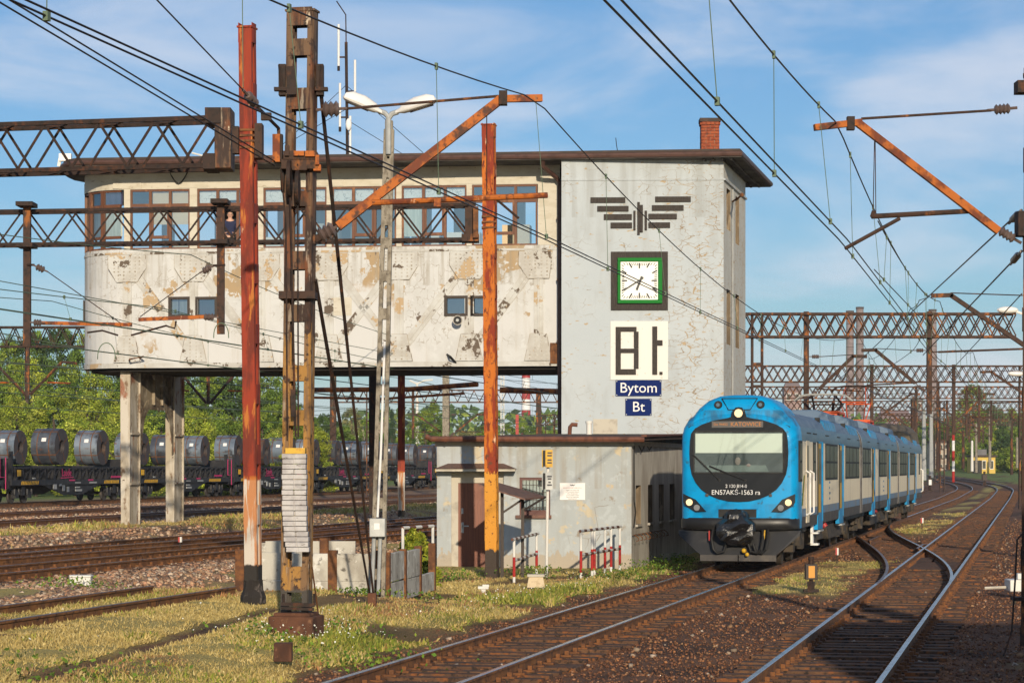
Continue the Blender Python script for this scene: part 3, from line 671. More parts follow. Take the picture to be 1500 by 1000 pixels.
# window bands: frame, three columns of panes with an upper light
def pane_quad(name, mat, pl_, a0, z0, a1, z1, off, parent):
    b = MB(); b.quad(pl_.pt(a0, z0, off), pl_.pt(a1, z0, off), pl_.pt(a1, z1, off), pl_.pt(a0, z1, off)); return b.build(name, mat, parent, smooth=0)
GROUPS = [(191, 278), (289, 377.5), (386, 478.5), (486, 580.5), (588.5, 683.5), (691.5, 787)]
zt_ = ZT - .52
for gi, (x0, x1) in enumerate(GROUPS):
    A0, A1 = GP.inv(x0, 500)[0], GP.inv(x1, 500)[0]; w3 = (A1 - A0) / 3
    fr = MB(); fw = .055
    GP.bx(fr, A0, ZS, A0 + fw, ZT, -.12, -.02); GP.bx(fr, A1 - fw, ZS, A1, ZT, -.12, -.02)
    GP.bx(fr, A0 + fw, ZS, A1 - fw, ZS + .05, -.12, -.02); GP.bx(fr, A0 + fw, ZT - .07, A1 - fw, ZT, -.12, -.02)
    for k in (1, 2): GP.bx(fr, A0 + w3 * k - fw * .8, ZS + .05, A0 + w3 * k + fw * .8, ZT - .07, -.12, -.015)
    win = fr.build('window', m_wood, sbox)
    b = MB(); GP.bx(b, A0 + fw, zt_ - .05, A1 - fw, zt_ + .05, -.11, -.03); b.build('transom', m_wood, win)
    for k in range(3):
        p0, p1 = A0 + w3 * k + .05, A0 + w3 * (k + 1) - .05
        opened = (gi == 1 and k == 1) or (gi == 5 and k == 1)
        pane_quad('pane', m_glassw, GP, p0, zt_ + .05, p1, ZT - .07, -.07, win)
        if not opened: pane_quad('pane', m_glassw, GP, p0, ZS + .05, p1, zt_ - .05, -.07, win)
        if k == 1 and gi != 1:                                        # opening casement with its heavier sash
            b = MB()
            for q in ((p0, ZS + .34, p1, ZS + .44), (p0, ZS + .44, p0 + .05, zt_ - .05), (p1 - .05, ZS + .44, p1, zt_ - .05)): GP.bx(b, *q, -.085, -.01)
            if not opened or gi == 5: b.build('sash', m_wood, win)
        if gi in (1, 2, 3, 4) and not (gi == 1 and k == 1): pane_quad('curtain', m_lace, GP, p0, zt_ + .02, p1, ZT - .05, -.16, win)
        if gi == 1 and k == 1: pane_quad('curtain', m_lace, GP, p0, zt_ + .15, p1, ZT - .05, -.16, win)
        if gi == 0 and k: pane_quad('blind', m_blind, GP, p0, zt_ - .62, p1, ZT - .02, -.16, win)
        if gi == 4 and k == 0: pane_quad('curtain', m_curt, GP, p0, zt_ - 1.1, p1, zt_ - .02, -.16, win)
# rounded end: four upright frames with panes between
cen = GP.pt(aC, 0, -RC)
ang = [0.10, .48, .86, 1.24, 1.57]
def cpt(a, z, r): q = cen + (GP.n * math.cos(a) - GP.ex * math.sin(a)) * r; return Vector((q.x, q.y, z))
cw = MB()
for a in ang[1:]:
    t = (GP.n * math.cos(a) - GP.ex * math.sin(a)); s_ = Vector((-t.y, t.x, 0))
    cw.frame(cpt(a, (ZS + ZT) / 2, RC - .06), s_ * .06, t * .06, UP * (ZT - ZS) / 2)
for k in range(4):
    for z, h_ in ((ZS + .03, .035), (zt_, .05), (ZT - .035, .035), (ZS + .40, .045)):
        cw.beam(cpt(ang[k], z, RC - .07), cpt(ang[k + 1], z, RC - .07), .09, h_ * 2)
cwin = cw.build('window', m_wood, sbox)
for k in range(4):
    for z0, z1, nm, mt, rr in ((ZS + .06, zt_ - .04, 'pane', m_glassw, RC - .07), (zt_ + .04, ZT - .06, 'pane', m_glassw, RC - .07), (zt_ + .0, ZT - .04, 'curtain', m_curtb, RC - .2), (ZS + .45, zt_ - .04, 'curtain', m_curt, RC - .2)):
        b = MB(); b.quad(cpt(ang[k + 1], z0, rr), cpt(ang[k], z0, rr), cpt(ang[k], z1, rr), cpt(ang[k + 1], z1, rr)); b.build(nm, mt, cwin, smooth=0)
# small windows low in the wall
for (x0, y0, x1, y1), h in zip(smallw, holes):
    b = MB(); f = .055
    for q in ((h[0] - .03, h[1] - .03, h[0] + f, h[3] + .03), (h[2] - f, h[1] - .03, h[2] + .03, h[3] + .03), (h[0] + f, h[1] - .03, h[2] - f, h[1] + f), (h[0] + f, h[3] - f, h[2] - f, h[3] + .03)): GP.bx(b, *q, -.12, .03)
    w_ = b.build('small_window', m_darkbrown, sbox)
    pane_quad('pane', m_glassd, GP, h[0] + f, h[1] + f, h[2] - f, h[3] - f, -.08, w_)
    pane_quad('room_shade_sheet', m_black, GP, h[0] - .05, h[1] - .05, h[2] + .05, h[3] + .05, -.5, w_)  # black sheet in place of the shade inside the room
    if x0 == 248:
        m_ = (h[0] + h[2]) / 2
        for s_ in (-1, 1): pane_quad('curtain', m_curt, GP, m_ - .17 + s_ * .13, h[1], m_ + .17 + s_ * .13 - .12 * (s_ < 0) , h[3], -.2, w_)
# window in the rounded end
b = MB(); a = 1.35; t = (GP.n * math.cos(a) - GP.ex * math.sin(a)); s_ = Vector((-t.y, t.x, 0)); zc = GP.inv(150, 451)[1]
b.frame(cpt(a, zc, RC + .012), s_ * .36, t * .02, UP * .33); w_ = b.build('small_window', m_darkbrown, sbox)
b = MB(); b.frame(cpt(a, zc, RC + .03), s_ * .26, t * .012, UP * .24); b.build('pane', m_glassd, w_)
b = MB(); GP.rect(b, 484, 435.5, 515, 462, 0, .02); b.build('blanked_opening', m_frieze, sbox, bevel=.006)

m_seam = M('rusty_paint_seam', (.40, .35, .28), [('noise', (.16, .12, .085), 2.2, .52, .06), ('noise', (.58, .56, .52), 3, .56, .05)], .85)
m_rivet = M('worn_rivets', (.50, .475, .43), [('noise', (.30, .25, .19), 5, .55, .1)], .8)
# riveted steelwork: verticals, diagonals, gusset plates
nodes = [186.5, 283.5, 382, 482, 584.5, 687.5, 789]
zt0, zb0 = ZS - .2, Z0 + .18
def gcol(px): return GP.inv(px, 500)[0]
for px in nodes:
    a = gcol(px); b = MB(); GP.bx(b, a - .15, Z0 + .17, a + .15, ZS - .18, 0, .03); GP.bx(b, a - .035, Z0 + .17, a + .035, ZS - .18, .03, .06); b.build('vertical_brace', m_brace, sbox)
def diag(pa, pb, up0, up1):
    a0, a1 = gcol(pa), gcol(pb); z0_ = zt0 - .25 if up0 else zb0 + .25; z1_ = zt0 - .25 if up1 else zb0 + .25
    b = MB(); p, q = GP.pt(a0, z0_, .014), GP.pt(a1, z1_, .014); b.beam(p, q, .28, .024, GP.n)
    b.beam(GP.pt(a0, z0_, .036), GP.pt(a1, z1_, .036), .05, .022, GP.n); db = b.build('diagonal_brace', m_brace, sbox)
    b = MB()
    for e_ in (-.145, .145): b.beam(GP.pt(a0 + e_ * 1.15, z0_, .012), GP.pt(a1 + e_ * 1.15, z1_, .012), .02, .02, GP.n)
    b.build('rust_seam', m_seam, db)
for pa, pb in ((186.5, 283.5), (283.5, 382), (382, 482), (482, 584.5), (584.5, 482), (687.5, 584.5), (789, 687.5)): diag(pa, pb, True, False)
rv = MB()
def rivet(a, z, off): GP.bx(rv, a - .022, z - .022, a + .022, z + .022, off + .02, off + .042)
for i, px in enumerate(nodes):
    a = gcol(px); last = i == len(nodes) - 1
    for top in (True, False):
        if top:
            pz = [(-.62, zt0), (.62, zt0), (.62, zt0 - .42), (.34, zt0 - .86), (-.34, zt0 - .86), (-.62, zt0 - .42)]
        else:
            pz = [(-.44, zb0), (.44, zb0), (.26, zb0 + .86), (-.26, zb0 + .86)]
        if last: pz = [(min(x, .40), z) for x, z in pz]
        b = MB(); b.prism([GP.pt(a + x, z, .03) for x, z in pz], GP.n * .034); gp_ = b.build('gusset_plate', m_brace, sbox)
        b = MB(); q_ = [GP.pt(a + x, z, .045) for x, z in pz]
        for i_ in range(1 if top else 0, len(q_) - (0 if top else 0)):
            if i_ == (0 if not top else -1): continue
            b.beam(q_[i_], q_[(i_ + 1) % len(q_)], .03, .03, GP.n)
        b.build('rust_seam', m_seam, gp_)
        sg = -1 if top else 1; z00 = zt0 if top else zb0
        for k in range(7):
            z = z00 + sg * (.07 + .115 * k)
            for x in (-.1, .1): rivet(a + x, z, .042)
            for x in (-.42, -.28, .28, .42):
                if abs(x) < (.6 - max(0, k - 3) * .1 if top else .36 - k * .03) and a + x < -.05: rivet(a + x + (.04 * k if x < 0 else -.04 * k) * (0 if top else .3), z, .042)
rv.build('rivets', m_rivet, sbox, kind='stuff')
# gallery end bearing, torn bracket and pipes under the edge
b = MB(); GP.rect(b, 806, 502, 816, 532, .0, .10); b.build('bearing_bracket', m_clip, sbox)
b = MB(); b.tube([GP.pt(gcol(655), GP.inv(655, 519)[1], .02), GP.pt(gcol(663), GP.inv(663, 523)[1], .45), GP.pt(gcol(668), GP.inv(668, 531)[1], .05), GP.pt(gcol(655), GP.inv(655, 519)[1], .02)], .03, 6); b.build('wall_bracket', m_black, sbox)
b = MB(); b.tube([GP.pt(gcol(205), GP.inv(205, 524)[1], .05), GP.pt(gcol(216), GP.inv(216, 523)[1], .5), GP.pt(gcol(196), GP.inv(196, 527)[1], .5), GP.pt(gcol(190), GP.inv(190, 528)[1], .05)], .03, 6); b.build('wall_bracket', m_clip, sbox)

# ---------------------------------------------------------------- tower
tl, tr_ = TP.inv(822.5, 500)[0], 0.0
ZR = 12.10
b = MB(); zc = TP.inv(940, 263)[1]
TP.wall(b, tl, -.3, tr_, ZR, [], .2)
front = b.build('tower_front_wall', m_tower, sbox)
b = MB(); b.quad(TP.pt(tl, -.3), TP.pt(tl, -.3, -6), TP.pt(tl, ZR, -6), TP.pt(tl, ZR)); b.build('tower_left_wall', m_tower, sbox)
SPl = Plane((TP.o.x, TP.o.y), math.pi / 2 - TH)        # side wall, runs along the tracks
SPl.n = N.copy(); SPl.ex = D.copy(); SPl.rot = Matrix(((SPl.ex.x, 0, SPl.n.x), (SPl.ex.y, 0, SPl.n.y), (0, 1, 0)))
TD = 5.9
m_reveal = M('stained_reveal', (.22, .165, .105), [('noise', (.12, .09, .06), 2.5, .52, .12, (2, 2, .3)), ('noise', (.33, .26, .18), 4, .6, .06, (2, 2, .4))], .9)
m_slot = M('dirty_stair_glass', (.20, .145, .075), [('noise', (.30, .17, .05), 1.2, .5, .1)], .6)
slots = [(.75, 10.0, 1.75, 11.30), (3.1, 9.75, 4.1, 11.30), (.75, 6.35, 1.75, 8.10), (3.1, 6.35, 4.1, 8.10)]
b = MB(); SPl.wall(b, 0, -.3, TD, ZR, slots, .55, mr=1); b.build('tower_side_wall', [m_towerside, m_reveal], sbox)
b = MB(); p = SPl.pt(TD, 0, 0); b.quad(SPl.pt(TD, -.3), SPl.pt(TD, ZR), TP.pt(tl, ZR, -6), TP.pt(tl, -.3, -6)); b.build('tower_back_wall', m_tower, sbox)
for h in slots:
    b = MB(); 
    for q in ((h[0], h[1], h[0] + .07, h[3]), (h[2] - .07, h[1], h[2], h[3]), (h[0] + .07, h[1], h[2] - .07, h[1] + .07), (h[0] + .07, h[3] - .07, h[2] - .07, h[3]), (h[0] + .07, (h[1] + h[3]) / 2 - .04, h[2] - .07, (h[1] + h[3]) / 2 + .04)): SPl.bx(b, *q, -.53, -.43)
    w_ = b.build('stair_window', m_wood, sbox)
    b = MB(); b.quad(SPl.pt(h[0], h[1], -.5), SPl.pt(h[2], h[1], -.5), SPl.pt(h[2], h[3], -.5), SPl.pt(h[0], h[3], -.5)); b.build('pane', m_slot, w_, smooth=0)
b = MB(); TP.bx(b, tl, zc - .03, 0.0, zc + .03, 0, .025); SPl.bx(b, -.02, zc - .03, TD, zc + .03, 0, .06); b.build('string_course', m_tower, sbox)
b = MB(); b.tube([SPl.pt(2.05, zc - .1, .04), SPl.pt(2.0, 4.0, .04)], .03, 6); b.build('conduit', m_galv, sbox)
b = MB(); b.tube([SPl.pt(2.1, 11.0, .02), SPl.pt(1.0, 11.0, .35), SPl.pt(.2, 11.0, .55)], .03, 6); b.ball(SPl.pt(.2, 11.0, .55), .07, 8, 6); b.build('wire_bracket', m_clip, sbox)
# ---------------------------------------------------------------- roof
rf_l, rf_r = P(118, 244, 79.9), P(1086, 226.5, 77.55)
ZF = 12.22
dirf = Vector((rf_r.x - rf_l.x, rf_r.y - rf_l.y, 0)).normalized(); nf = Vector((dirf.y, -dirf.x, 0)); 
plan = [Vector((rf_r.x, rf_r.y, 0)), Vector((rf_r.x, rf_r.y, 0)) + D * 8.6]
plan.append(plan[-1] - dirf * 7.5)
backl = Vector((rf_l.x, rf_l.y, 0)) - nf * (2 * RC + DM + 2.4)
plan.append(backl - dirf * .3)
c1 = Vector((rf_l.x, rf_l.y, 0)) - nf * 3.9
for k in range(9):
    a = math.pi / 2 * (1 - k / 8); plan.append(c1 - dirf * (math.sin(a) * 1.35 + .0) + nf * (math.cos(a) * 3.9))
def at_z(pts, z): return [Vector((p.x, p.y, z)) for p in pts]
b = MB(); b.prism(at_z(plan, ZF - .12), (0, 0, .10)); b.build('roof_soffit', m_soffit, sbox)
plan2 = [p + (Vector((c1.x + 6, c1.y - 2, 0)) - p).normalized() * .04 for p in plan]
b = MB(); b.prism(at_z(plan2, ZF - .02), (0, 0, .16)); b.build('roof', m_roof, sbox)
gut = [plan[-1]] ; path = at_z(plan[4:] + [plan[0], plan[1]], ZF - .02)
b = MB(); b.tube([p for p in path], .085, 8); b.build('gutter', m_gutter, sbox)
bm_ = [plan[0] + D * .12 - dirf * .5, plan[0] + D * 8 - dirf * .5]
b = MB()
for k in range(4): b.beam(at_z([plan[0] - dirf * (.35 + .28 * k) + D * .2], ZF - .15)[0], at_z([plan[0] - dirf * (.35 + .28 * k) + D * 8.2], ZF - .15)[0], .06, .06)
b.build('soffit_batten', m_soffit, sbox)
# downpipe from the gutter to the gallery corner and down
a_dp = GP.inv(821, 500)[0]; dp = MB()
pg = P(795, 236, 78.4)
dp.tube([pg + UP * .05, P(795, 243, 78.5), P(802, 250, 78.8), P(815, 260, 79.3), P(820, 268, 79.4), P(820, 300, 79.4), Vector((P(820, 500, 79.4).x, 79.4, 3.2))], .075, 8)
for y in (320, 410, 500): dp.tube([P(820, y, 79.4) + UP * .05, P(820, y, 79.4) - UP * .05], .10, 8)
dp.build('downpipe', m_gutter, sbox)
# ---------------------------------------------------------------- brick chimney, brick by brick
m_brick = M('orange_red_brick', (.33, .085, .035), [('noise', (.22, .05, .025), 9, .52, .1), ('noise', (.10, .045, .03), 5, .66, .05)], .9, bump=(40, .3))
m_mortar = M('pale_mortar', (.38, .30, .24), (), .95)
cx0, cx1 = P(1028, 172, 80.6), P(1053, 172, 80.6); cw_ = cx1.x - cx0.x; cz0, cz1 = ZF + .1, P(1028, 173, 80.6).z
ctr = Vector(((cx0.x + cx1.x) / 2, 80.6 + cw_ / 2, 0))
b = MB(); b.span(ctr + Vector((-cw_ / 2 + .02, -cw_ / 2 + .02, cz0)), ctr + Vector((cw_ / 2 - .02, cw_ / 2 - .02, cz1 - .03))); chim = b.build('chimney', m_mortar, sbox)
nc = 13; ch = (cz1 - cz0 - .12) / nc
for r_ in range(nc):
    for side in range(4):
        tdir = [Vector((1, 0, 0)), Vector((0, 1, 0)), Vector((-1, 0, 0)), Vector((0, -1, 0))][side]; od = Vector((tdir.y, -tdir.x, 0))
        if side == 2: continue
        cuts = [0, .5, 1] if (r_ + side) % 2 else [0, .25, .75, 1]
        for k in range(len(cuts) - 1):
            l = (cuts[k + 1] - cuts[k]) * cw_ - .014; m_ = ((cuts[k] + cuts[k + 1]) / 2 - .5) * cw_
            o_ = .03 if r_ == nc - 1 else 0
            b = MB(); b.frame(ctr + tdir * m_ + od * (cw_ / 2 - .025 + o_ + rnd.uniform(0, .006)) + UP * (cz0 + ch * (r_ + .5)), tdir * l / 2, od * .04, UP * (ch / 2 - .007)); b.build('brick', m_brick, chim, smooth=0)
b = MB(); b.box(ctr + UP * (cz1 - .06), (cw_ + .12, cw_ + .12, .12)); b.box(ctr + UP * (cz0 + .12), (cw_ + .10, cw_ + .10, .22)); b.build('chimney_cap', m_roof, chim)
# ---------------------------------------------------------------- riveted portal legs under the far end
m_leg = M('flaking_leg_paint', (.42, .36, .275), [('noise', (.56, .51, .43), 1.8, .52, .08, (1.5, 1.5, .4)), ('noise', (.30, .14, .085), 1.6, .60, .04, (1, 1, .6)), ('noise', (.20, .13, .08), 4, .62, .05, (1, 1, .5)), ('noise', (.10, .07, .045), 7, .68, .03)], .85, bump=(30, .3))
b = MB()
Lf = P(183.5, 768, 81.9); Lf.z = .5; t_ = 5.2
legs = []
def legpart(base, flip, name):
    b = MB(); ztop = Z0 - .08
    # front plate tapering to the foot, then the web and the rear flange seen from the right
    for (o0, o1, w0, w1) in ((0.0, .06, .15, .175), (.94, 1.0, .15, .175)):
        p = [base + D * o0 + UP * 0, base + D * o1]
        vs = []
        for z, w_ in ((.52, w0), (ztop, w1)):
            q = Vector((base.x, base.y, z)); 
            vs += [q + D * o0 - N * w_ * 1.0, q + D * o0 + N * w_ * 1.0, q + D * o1 + N * w_ * 1.0, q + D * o1 - N * w_ * 1.0]
        b.add(vs, [(0, 1, 5, 4), (1, 2, 6, 5), (2, 3, 7, 6), (3, 0, 4, 7), (4, 5, 6, 7), (3, 2, 1, 0)])
    q = Vector((base.x, base.y, 0)) + D * .50
    b.frame(q + UP * (.52 + ztop) / 2 + N * .08, N * .03, D * .44, UP * (ztop - .52) / 2)
    o = b.build('leg', m_leg, sbox)
    r2 = MB()
    for k in range(34):
        z = .7 + k * .148
        r2.frame(q + UP * z + N * .11 - D * .37, N * .012, D * .022, UP * .02); r2.frame(q + UP * z + N * .11 + D * .37, N * .012, D * .022, UP * .02)
    r2.build('rivets', m_leg, o, kind='stuff')
    r3 = MB()
    for z in (1.9, 3.55): r3.frame(q + UP * z + N * .14, N * .05, D * .44, UP * .03)
    r3.build('stiffener', m_leg, o)
    r4 = MB(); r4.frame(Vector((base.x, base.y, .42)) + D * .5, N * .4, D * .6, UP * .12); r4.build('bearing_block', m_rustblock, o)
    return o
legpart(Lf, 1, 'front'); Lb = Lf + D * 4.3; legpart(Lb, -1, 'rear')
# cross girder between the two legs with curved knees
b = MB(); pz = []; ztop = Z0 - .1; q0 = Lf + D * 1.0; q1 = Lb + D * .04; L_ = (q1 - q0).length; zlow = 4.55
pz = [(0, ztop), (0, 2.9), (.10, 3.6), (.35, 4.2), (.8, zlow), (L_ - .8, zlow), (L_ - .35, 4.2), (L_ - .1, 3.6), (L_, 2.9), (L_, ztop)]
poly = [Vector((q0.x, q0.y, 0)) + D * a + UP * z + N * .12 for a, z in pz]
b.prism(poly, -N * .05)
for i in range(1, 8): b.beam(poly[i] , poly[i + 1], .34, .03, N)
b.beam(poly[0], poly[-1], .4, .04, N)
for a in (1.2, 2.0, 2.8): b.frame(Vector((q0.x, q0.y, 0)) + D * a + UP * (ztop + zlow) / 2 + N * .18, N * .05, D * .025, UP * (ztop - zlow) / 2)
b.build('cross_girder', M('stained_girder_paint', (.30, .245, .17), [('noise', (.12, .085, .055), 1.6, .5, .1), ('noise', (.42, .36, .27), 3, .6, .05)], .85), sbox)

# ---------------------------------------------------------------- things fixed to the facade
# winged wheel emblem made of dark clinker bars
m_clink = M('dark_clinker', (.036, .029, .025), [('noise', (.062, .052, .045), 14, .5, .12, (6, 6, .5))], .85, bump=(60, .4))
def z7(x, y): return 700 + x / 3.3333, 250 + y / 3.3333
emb = thing('wing_emblem', 'dark winged emblem of raised bars high on the tower wall', 'emblem', TP.pt(-2.4, 10.3))
for (x0, x1, y0, y1) in ((550, 720, 130, 157), (583, 736, 172, 199), (615, 752, 212, 240), (648, 753, 253, 281), (866, 1040, 126, 153), (850, 1005, 168, 195), (833, 972, 210, 237), (833, 939, 252, 279)):
    b = MB(); TP.rect(b, *z7(x0, y0), *z7(x1, y1), 0, .05); b.build('feather_bar', m_clink, emb, bevel=.006)
for (x0, x1, y0, y1) in ((760, 770, 195, 290), (779, 791, 153, 313), (792, 806, 167, 300), (815, 826, 195, 290)):
    b = MB(); TP.rect(b, *z7(x0, y0), *z7(x1, y1), 0, .06); b.build('centre_bar', m_clink, emb)
# station clock
clk = thing('station_clock', 'square white station clock in a green case with a dark clinker surround', 'clock', TP.pt(-2.4, 8.2))
fx = [z7(650, 395), z7(928, 680)]
b = MB(); a0, z0, a1, z1 = TP.rect(MB(), *fx[0], *fx[1], 0, .06)
g0, gz0, g1, gz1 = TP.rect(MB(), *z7(682, 426), *z7(900, 648), 0, .06)
for q in ((a0, z0, a1, gz0), (a0, gz1, a1, z1), (a0, gz0, g0, gz1), (g1, gz0, a1, gz1)): TP.bx(b, *q, 0, .06)
b.build('clinker_surround', m_clink, clk)
f0, fz0, f1, fz1 = TP.rect(MB(), *z7(697, 443), *z7(880, 630), 0, .1)
b = MB()
for q in ((g0, gz0, g1, fz0), (g0, fz1, g1, gz1), (g0, fz0, f0, fz1), (f1, fz0, g1, fz1)): TP.bx(b, *q, 0, .16)
b.build('case', m_green, clk, bevel=.012)
b = MB(); TP.bx(b, f0, fz0, f1, fz1, 0, .10); face = b.build('face', M('clock_face', (.80, .79, .74), (), .4), clk)
ca_, cz_ = (f0 + f1) / 2, (fz0 + fz1) / 2; hw = (f1 - f0) / 2 * .94
for k in range(60):
    t = 2 * math.pi * k / 60; dx, dz = math.sin(t), math.cos(t); s_ = hw / max(abs(dx), abs(dz)); big = k % 5 == 0
    ln = .17 if big else .085; p = TP.pt(ca_ + dx * s_, cz_ + dz * s_, .105); q = TP.pt(ca_ + dx * (s_ - ln), cz_ + dz * (s_ - ln), .105)
    b = MB(); b.beam(p, q, .042 if big else .02, .008, TP.n); b.build('minute_mark', m_black, face, smooth=0)
hc = TP.pt(ca_ + .02, cz_ + .06, 0)
def hand(px, py, w_, off, tail):
    a, z = TP.inv(*z7(px, py)); p = TP.pt(a, z, off); c_ = TP.pt(*TP.inv(*z7(795, 532)), off); d_ = (p - c_).normalized()
    b = MB(); b.beam(c_ - d_ * tail, p, w_, .012, TP.n); return b.build('hand', M('hand_black', (.03, .035, .035), (), .5), clk)
hand(775, 583, .07, .125, .10); hand(712, 585, .04, .14, .10)
# station code board
bt = thing('station_code_board', 'white board with large dark clinker letters Bt below the clock', 'board', TP.pt(-2.4, 6))
b = MB(); TP.rect(b, 894.3, 470.3, 978.5, 556, 0, .03); b.build('panel', m_whitep, bt)
def z7r(b, x0, x1, y0, y1, o0, o1): TP.rect(b, *z7(x0, y0), *z7(x1, y1), o0, o1)
for (x0, x1, y0, y1) in ((673, 698, 762, 995), (698, 775, 762, 785), (698, 785, 868, 889), (698, 772, 968, 995), (762, 785, 785, 866), (762, 785, 890, 966), (852, 876, 760, 995), (876, 902, 827, 853), (887, 902, 981, 995)):
    b = MB(); z7r(b, x0, x1, y0, y1, .03, .07); b.build('letter_stroke', m_clink, bt)
def sign(label, px0, py0, px1, py1, body, size, mat=m_blue):
    a0, z0, a1, z1 = TP.rect(MB(), px0, py0, px1, py1, 0, .03)
    t = thing('name_sign', label, 'sign', TP.pt((a0 + a1) / 2, (z0 + z1) / 2))
    b = MB(); TP.bx(b, a0, z0, a1, z1, .005, .035); b.build('panel', mat, t, bevel=.004)
    text('lettering', body, size, m_white, t, TP.pt((a0 + a1) / 2, (z0 + z1) / 2 - .0, .037), TP.rot)
    b = MB()
    for i in (0, 1):
        for j in (0, 1): TP.bx(b, [a0 + .02, a1 - .05][i], [z0 + .02, z1 - .05][j], [a0 + .05, a1 - .02][i], [z0 + .05, z1 - .02][j], .035, .042)
    b.build('screw', m_galv, t)
sign('blue sign reading Bytom below the white letter board', 901.8, 556.6, 969, 580, 'Bytom', .45)
sign('small blue sign reading Bt, lowest on the tower wall', 916, 583.7, 954.5, 608.5, 'Bt', .45)
# horn loudspeaker on the gallery
hp = GP.pt(*GP.inv(673, 470), .0)
hn = thing('horn_loudspeaker', 'round grey brown horn loudspeaker under the small gallery windows', 'loudspeaker', hp)
b = MB(); b.tube([hp, hp + GP.n * .18, hp + GP.n * .19, hp + GP.n * .42], [.07, .07, .10, .16], 16); b.build('horn', m_annexside, hn)
b = MB(); b.tube([hp + GP.n * .43, hp + GP.n * .40], [.13, .05], 16); b.build('mouth', m_black, hn)
b = MB(); b.tube([hp + GP.n * .43, hp + GP.n * .46], .05, 12); b.build('centre_cone', m_galv, hn)
# antenna mast on the roof
am = thing('antenna_mast', 'thin antenna mast with white whip aerials on the signal box roof', 'antenna mast', P(508, 233, 82.5))
YA = 82.5
b = MB(); b.tube([P(509, 236, YA), P(507, 62, YA)], .05, 8); b.tube([P(507, 62, YA), P(506.5, 22, YA), P(493, 2, YA)], .022, 6); b.build('pole', m_iron, am)
for (x, y0, y1, ym) in ((496, 36, 97, 84), (520, 88, 135, 134), (498, 122, 186, 172), (513, 170, 232, 196)):
    b = MB(); b.tube([P(x, y1, YA), P(x, y0, YA)], .04, 8); w_ = b.build('whip_aerial', m_white, am)
    b = MB(); b.beam(P(x, ym, YA), P(508, ym, YA), .05, .05); b.tube([P(x, y1, YA), P(x, y1 + 7, YA)], .045, 8); b.build('bracket', m_iron, w_)
b = MB(); b.ball(P(511, 183, YA) - Vector((0, .1, 0)), .17, 12, 8, (.6, .5, 1.2)); b.build('panel_aerial', m_white, am)
b = MB()
for q in ((400, 225), (620, 224)): b.tube([P(507, 125, YA), P(*q, YA + .5)], .010, 4)
b.tube([P(507, 175, YA), P(600, 232, YA + .5)], .010, 4); b.tube([P(507, 160, YA), P(430, 205, YA - .5)], .010, 4)
b.build('guy_wire', m_wire, am)
b = MB(); b.tube([P(840, 232, 80), P(905, 224, 80), P(1026, 219, 80.5)], .012, 4); b.tube([P(905, 224, 80), P(903, 212, 80), P(902, 202, 80)], .012, 4)
b.build('lightning_wire', m_wire, sbox)
b = MB(); b.tube([GP.pt(gcol(263) + .0, ZE - .05, .1)] + [GP.pt(gcol(249 + 28 * k / 8), ZE - .05 - .40 * math.sin(math.pi * k / 8), .12) for k in range(9)], .02, 6); b.build('hanging_cable', m_black, sbox)
for x, y in ((95, 225), (200, 222), (258, 215)):
    pass
rl = thing('roof_floodlight', 'white floodlights and thin rails on the left end of the roof', 'floodlight', P(97, 240, 82))
b = MB(); b.tube([P(86, 244, 82), P(88, 232, 82)], .06, 6); b.frame(P(96, 231, 82), (.2, 0, 0), (0, .12, 0), (0, 0, .12)); b.build('lamp_head', m_lampwhite, rl)
b = MB(); b.tube([P(110, 246, 82), P(110, 236, 82)], .03, 6); b.tube([P(281, 224, 81.5), P(303, 230, 81.5)], .03, 6); b.build('stand', m_whitep, rl)

# ================================================================ ANNEX
YN = 63.7
AP = Plane((P(925, 500, YN).x, YN), 0.0)
AS = Plane((AP.o.x, AP.o.y), 0); AS.n = N.copy(); AS.ex = D.copy(); AS.rot = Matrix(((AS.ex.x, 0, AS.n.x), (AS.ex.y, 0, AS.n.y), (0, 1, 0)))
ann = thing('annex_building', 'low flat roofed plastered annex with a brown door beside the tower', 'building', (AP.o.x, AP.o.y, -.2))
aL = AP.inv(640, 500)[0]; zw0, zw1 = -.3, AP.inv(780, 651)[1]
dr = (AP.inv(671, 500)[0], -.16, AP.inv(722, 500)[0], AP.inv(690, 707)[1]); 
wi = (AP.inv(761, 500)[0], AP.inv(780, 754)[1], AP.inv(806, 500)[0], AP.inv(780, 699)[1])
rc = (AP.inv(661, 500)[0], -.16, AP.inv(738, 500)[0], AP.inv(690, 692)[1])
b = MB(); AP.wall(b, aL, zw0, 0, zw1, [rc, wi], .22); b.build('front_wall', m_annex, ann)
LA = 15.6
sw = []
for x0, x1 in ((931.5, 938.7), (949.2, 955.8), (965.3, 972.3), (981, 988.2)):
    e0 = (775 / (775 - (x0 - 750)) * 0)
    def tpos(px):
        r = Vector(((px - 750) / F, 1, 0)); q = AS.o; t = q.dot(AS.n) / r.dot(AS.n); return (r * t - q).dot(AS.ex)
    sw.append((tpos(x0), .97, tpos(x1), 1.98))
b = MB(); AS.wall(b, 0, zw0, LA, zw1, sw, .3, mr=1); b.build('side_wall', [m_annexside, m_reveal], ann)
b = MB(); pL = AP.pt(aL, 0); b.quad(AP.pt(aL, zw0), AP.pt(aL, zw1), AP.pt(aL, zw1) + D * LA, AP.pt(aL, zw0) + D * LA); b.build('far_side_wall', m_annex, ann)
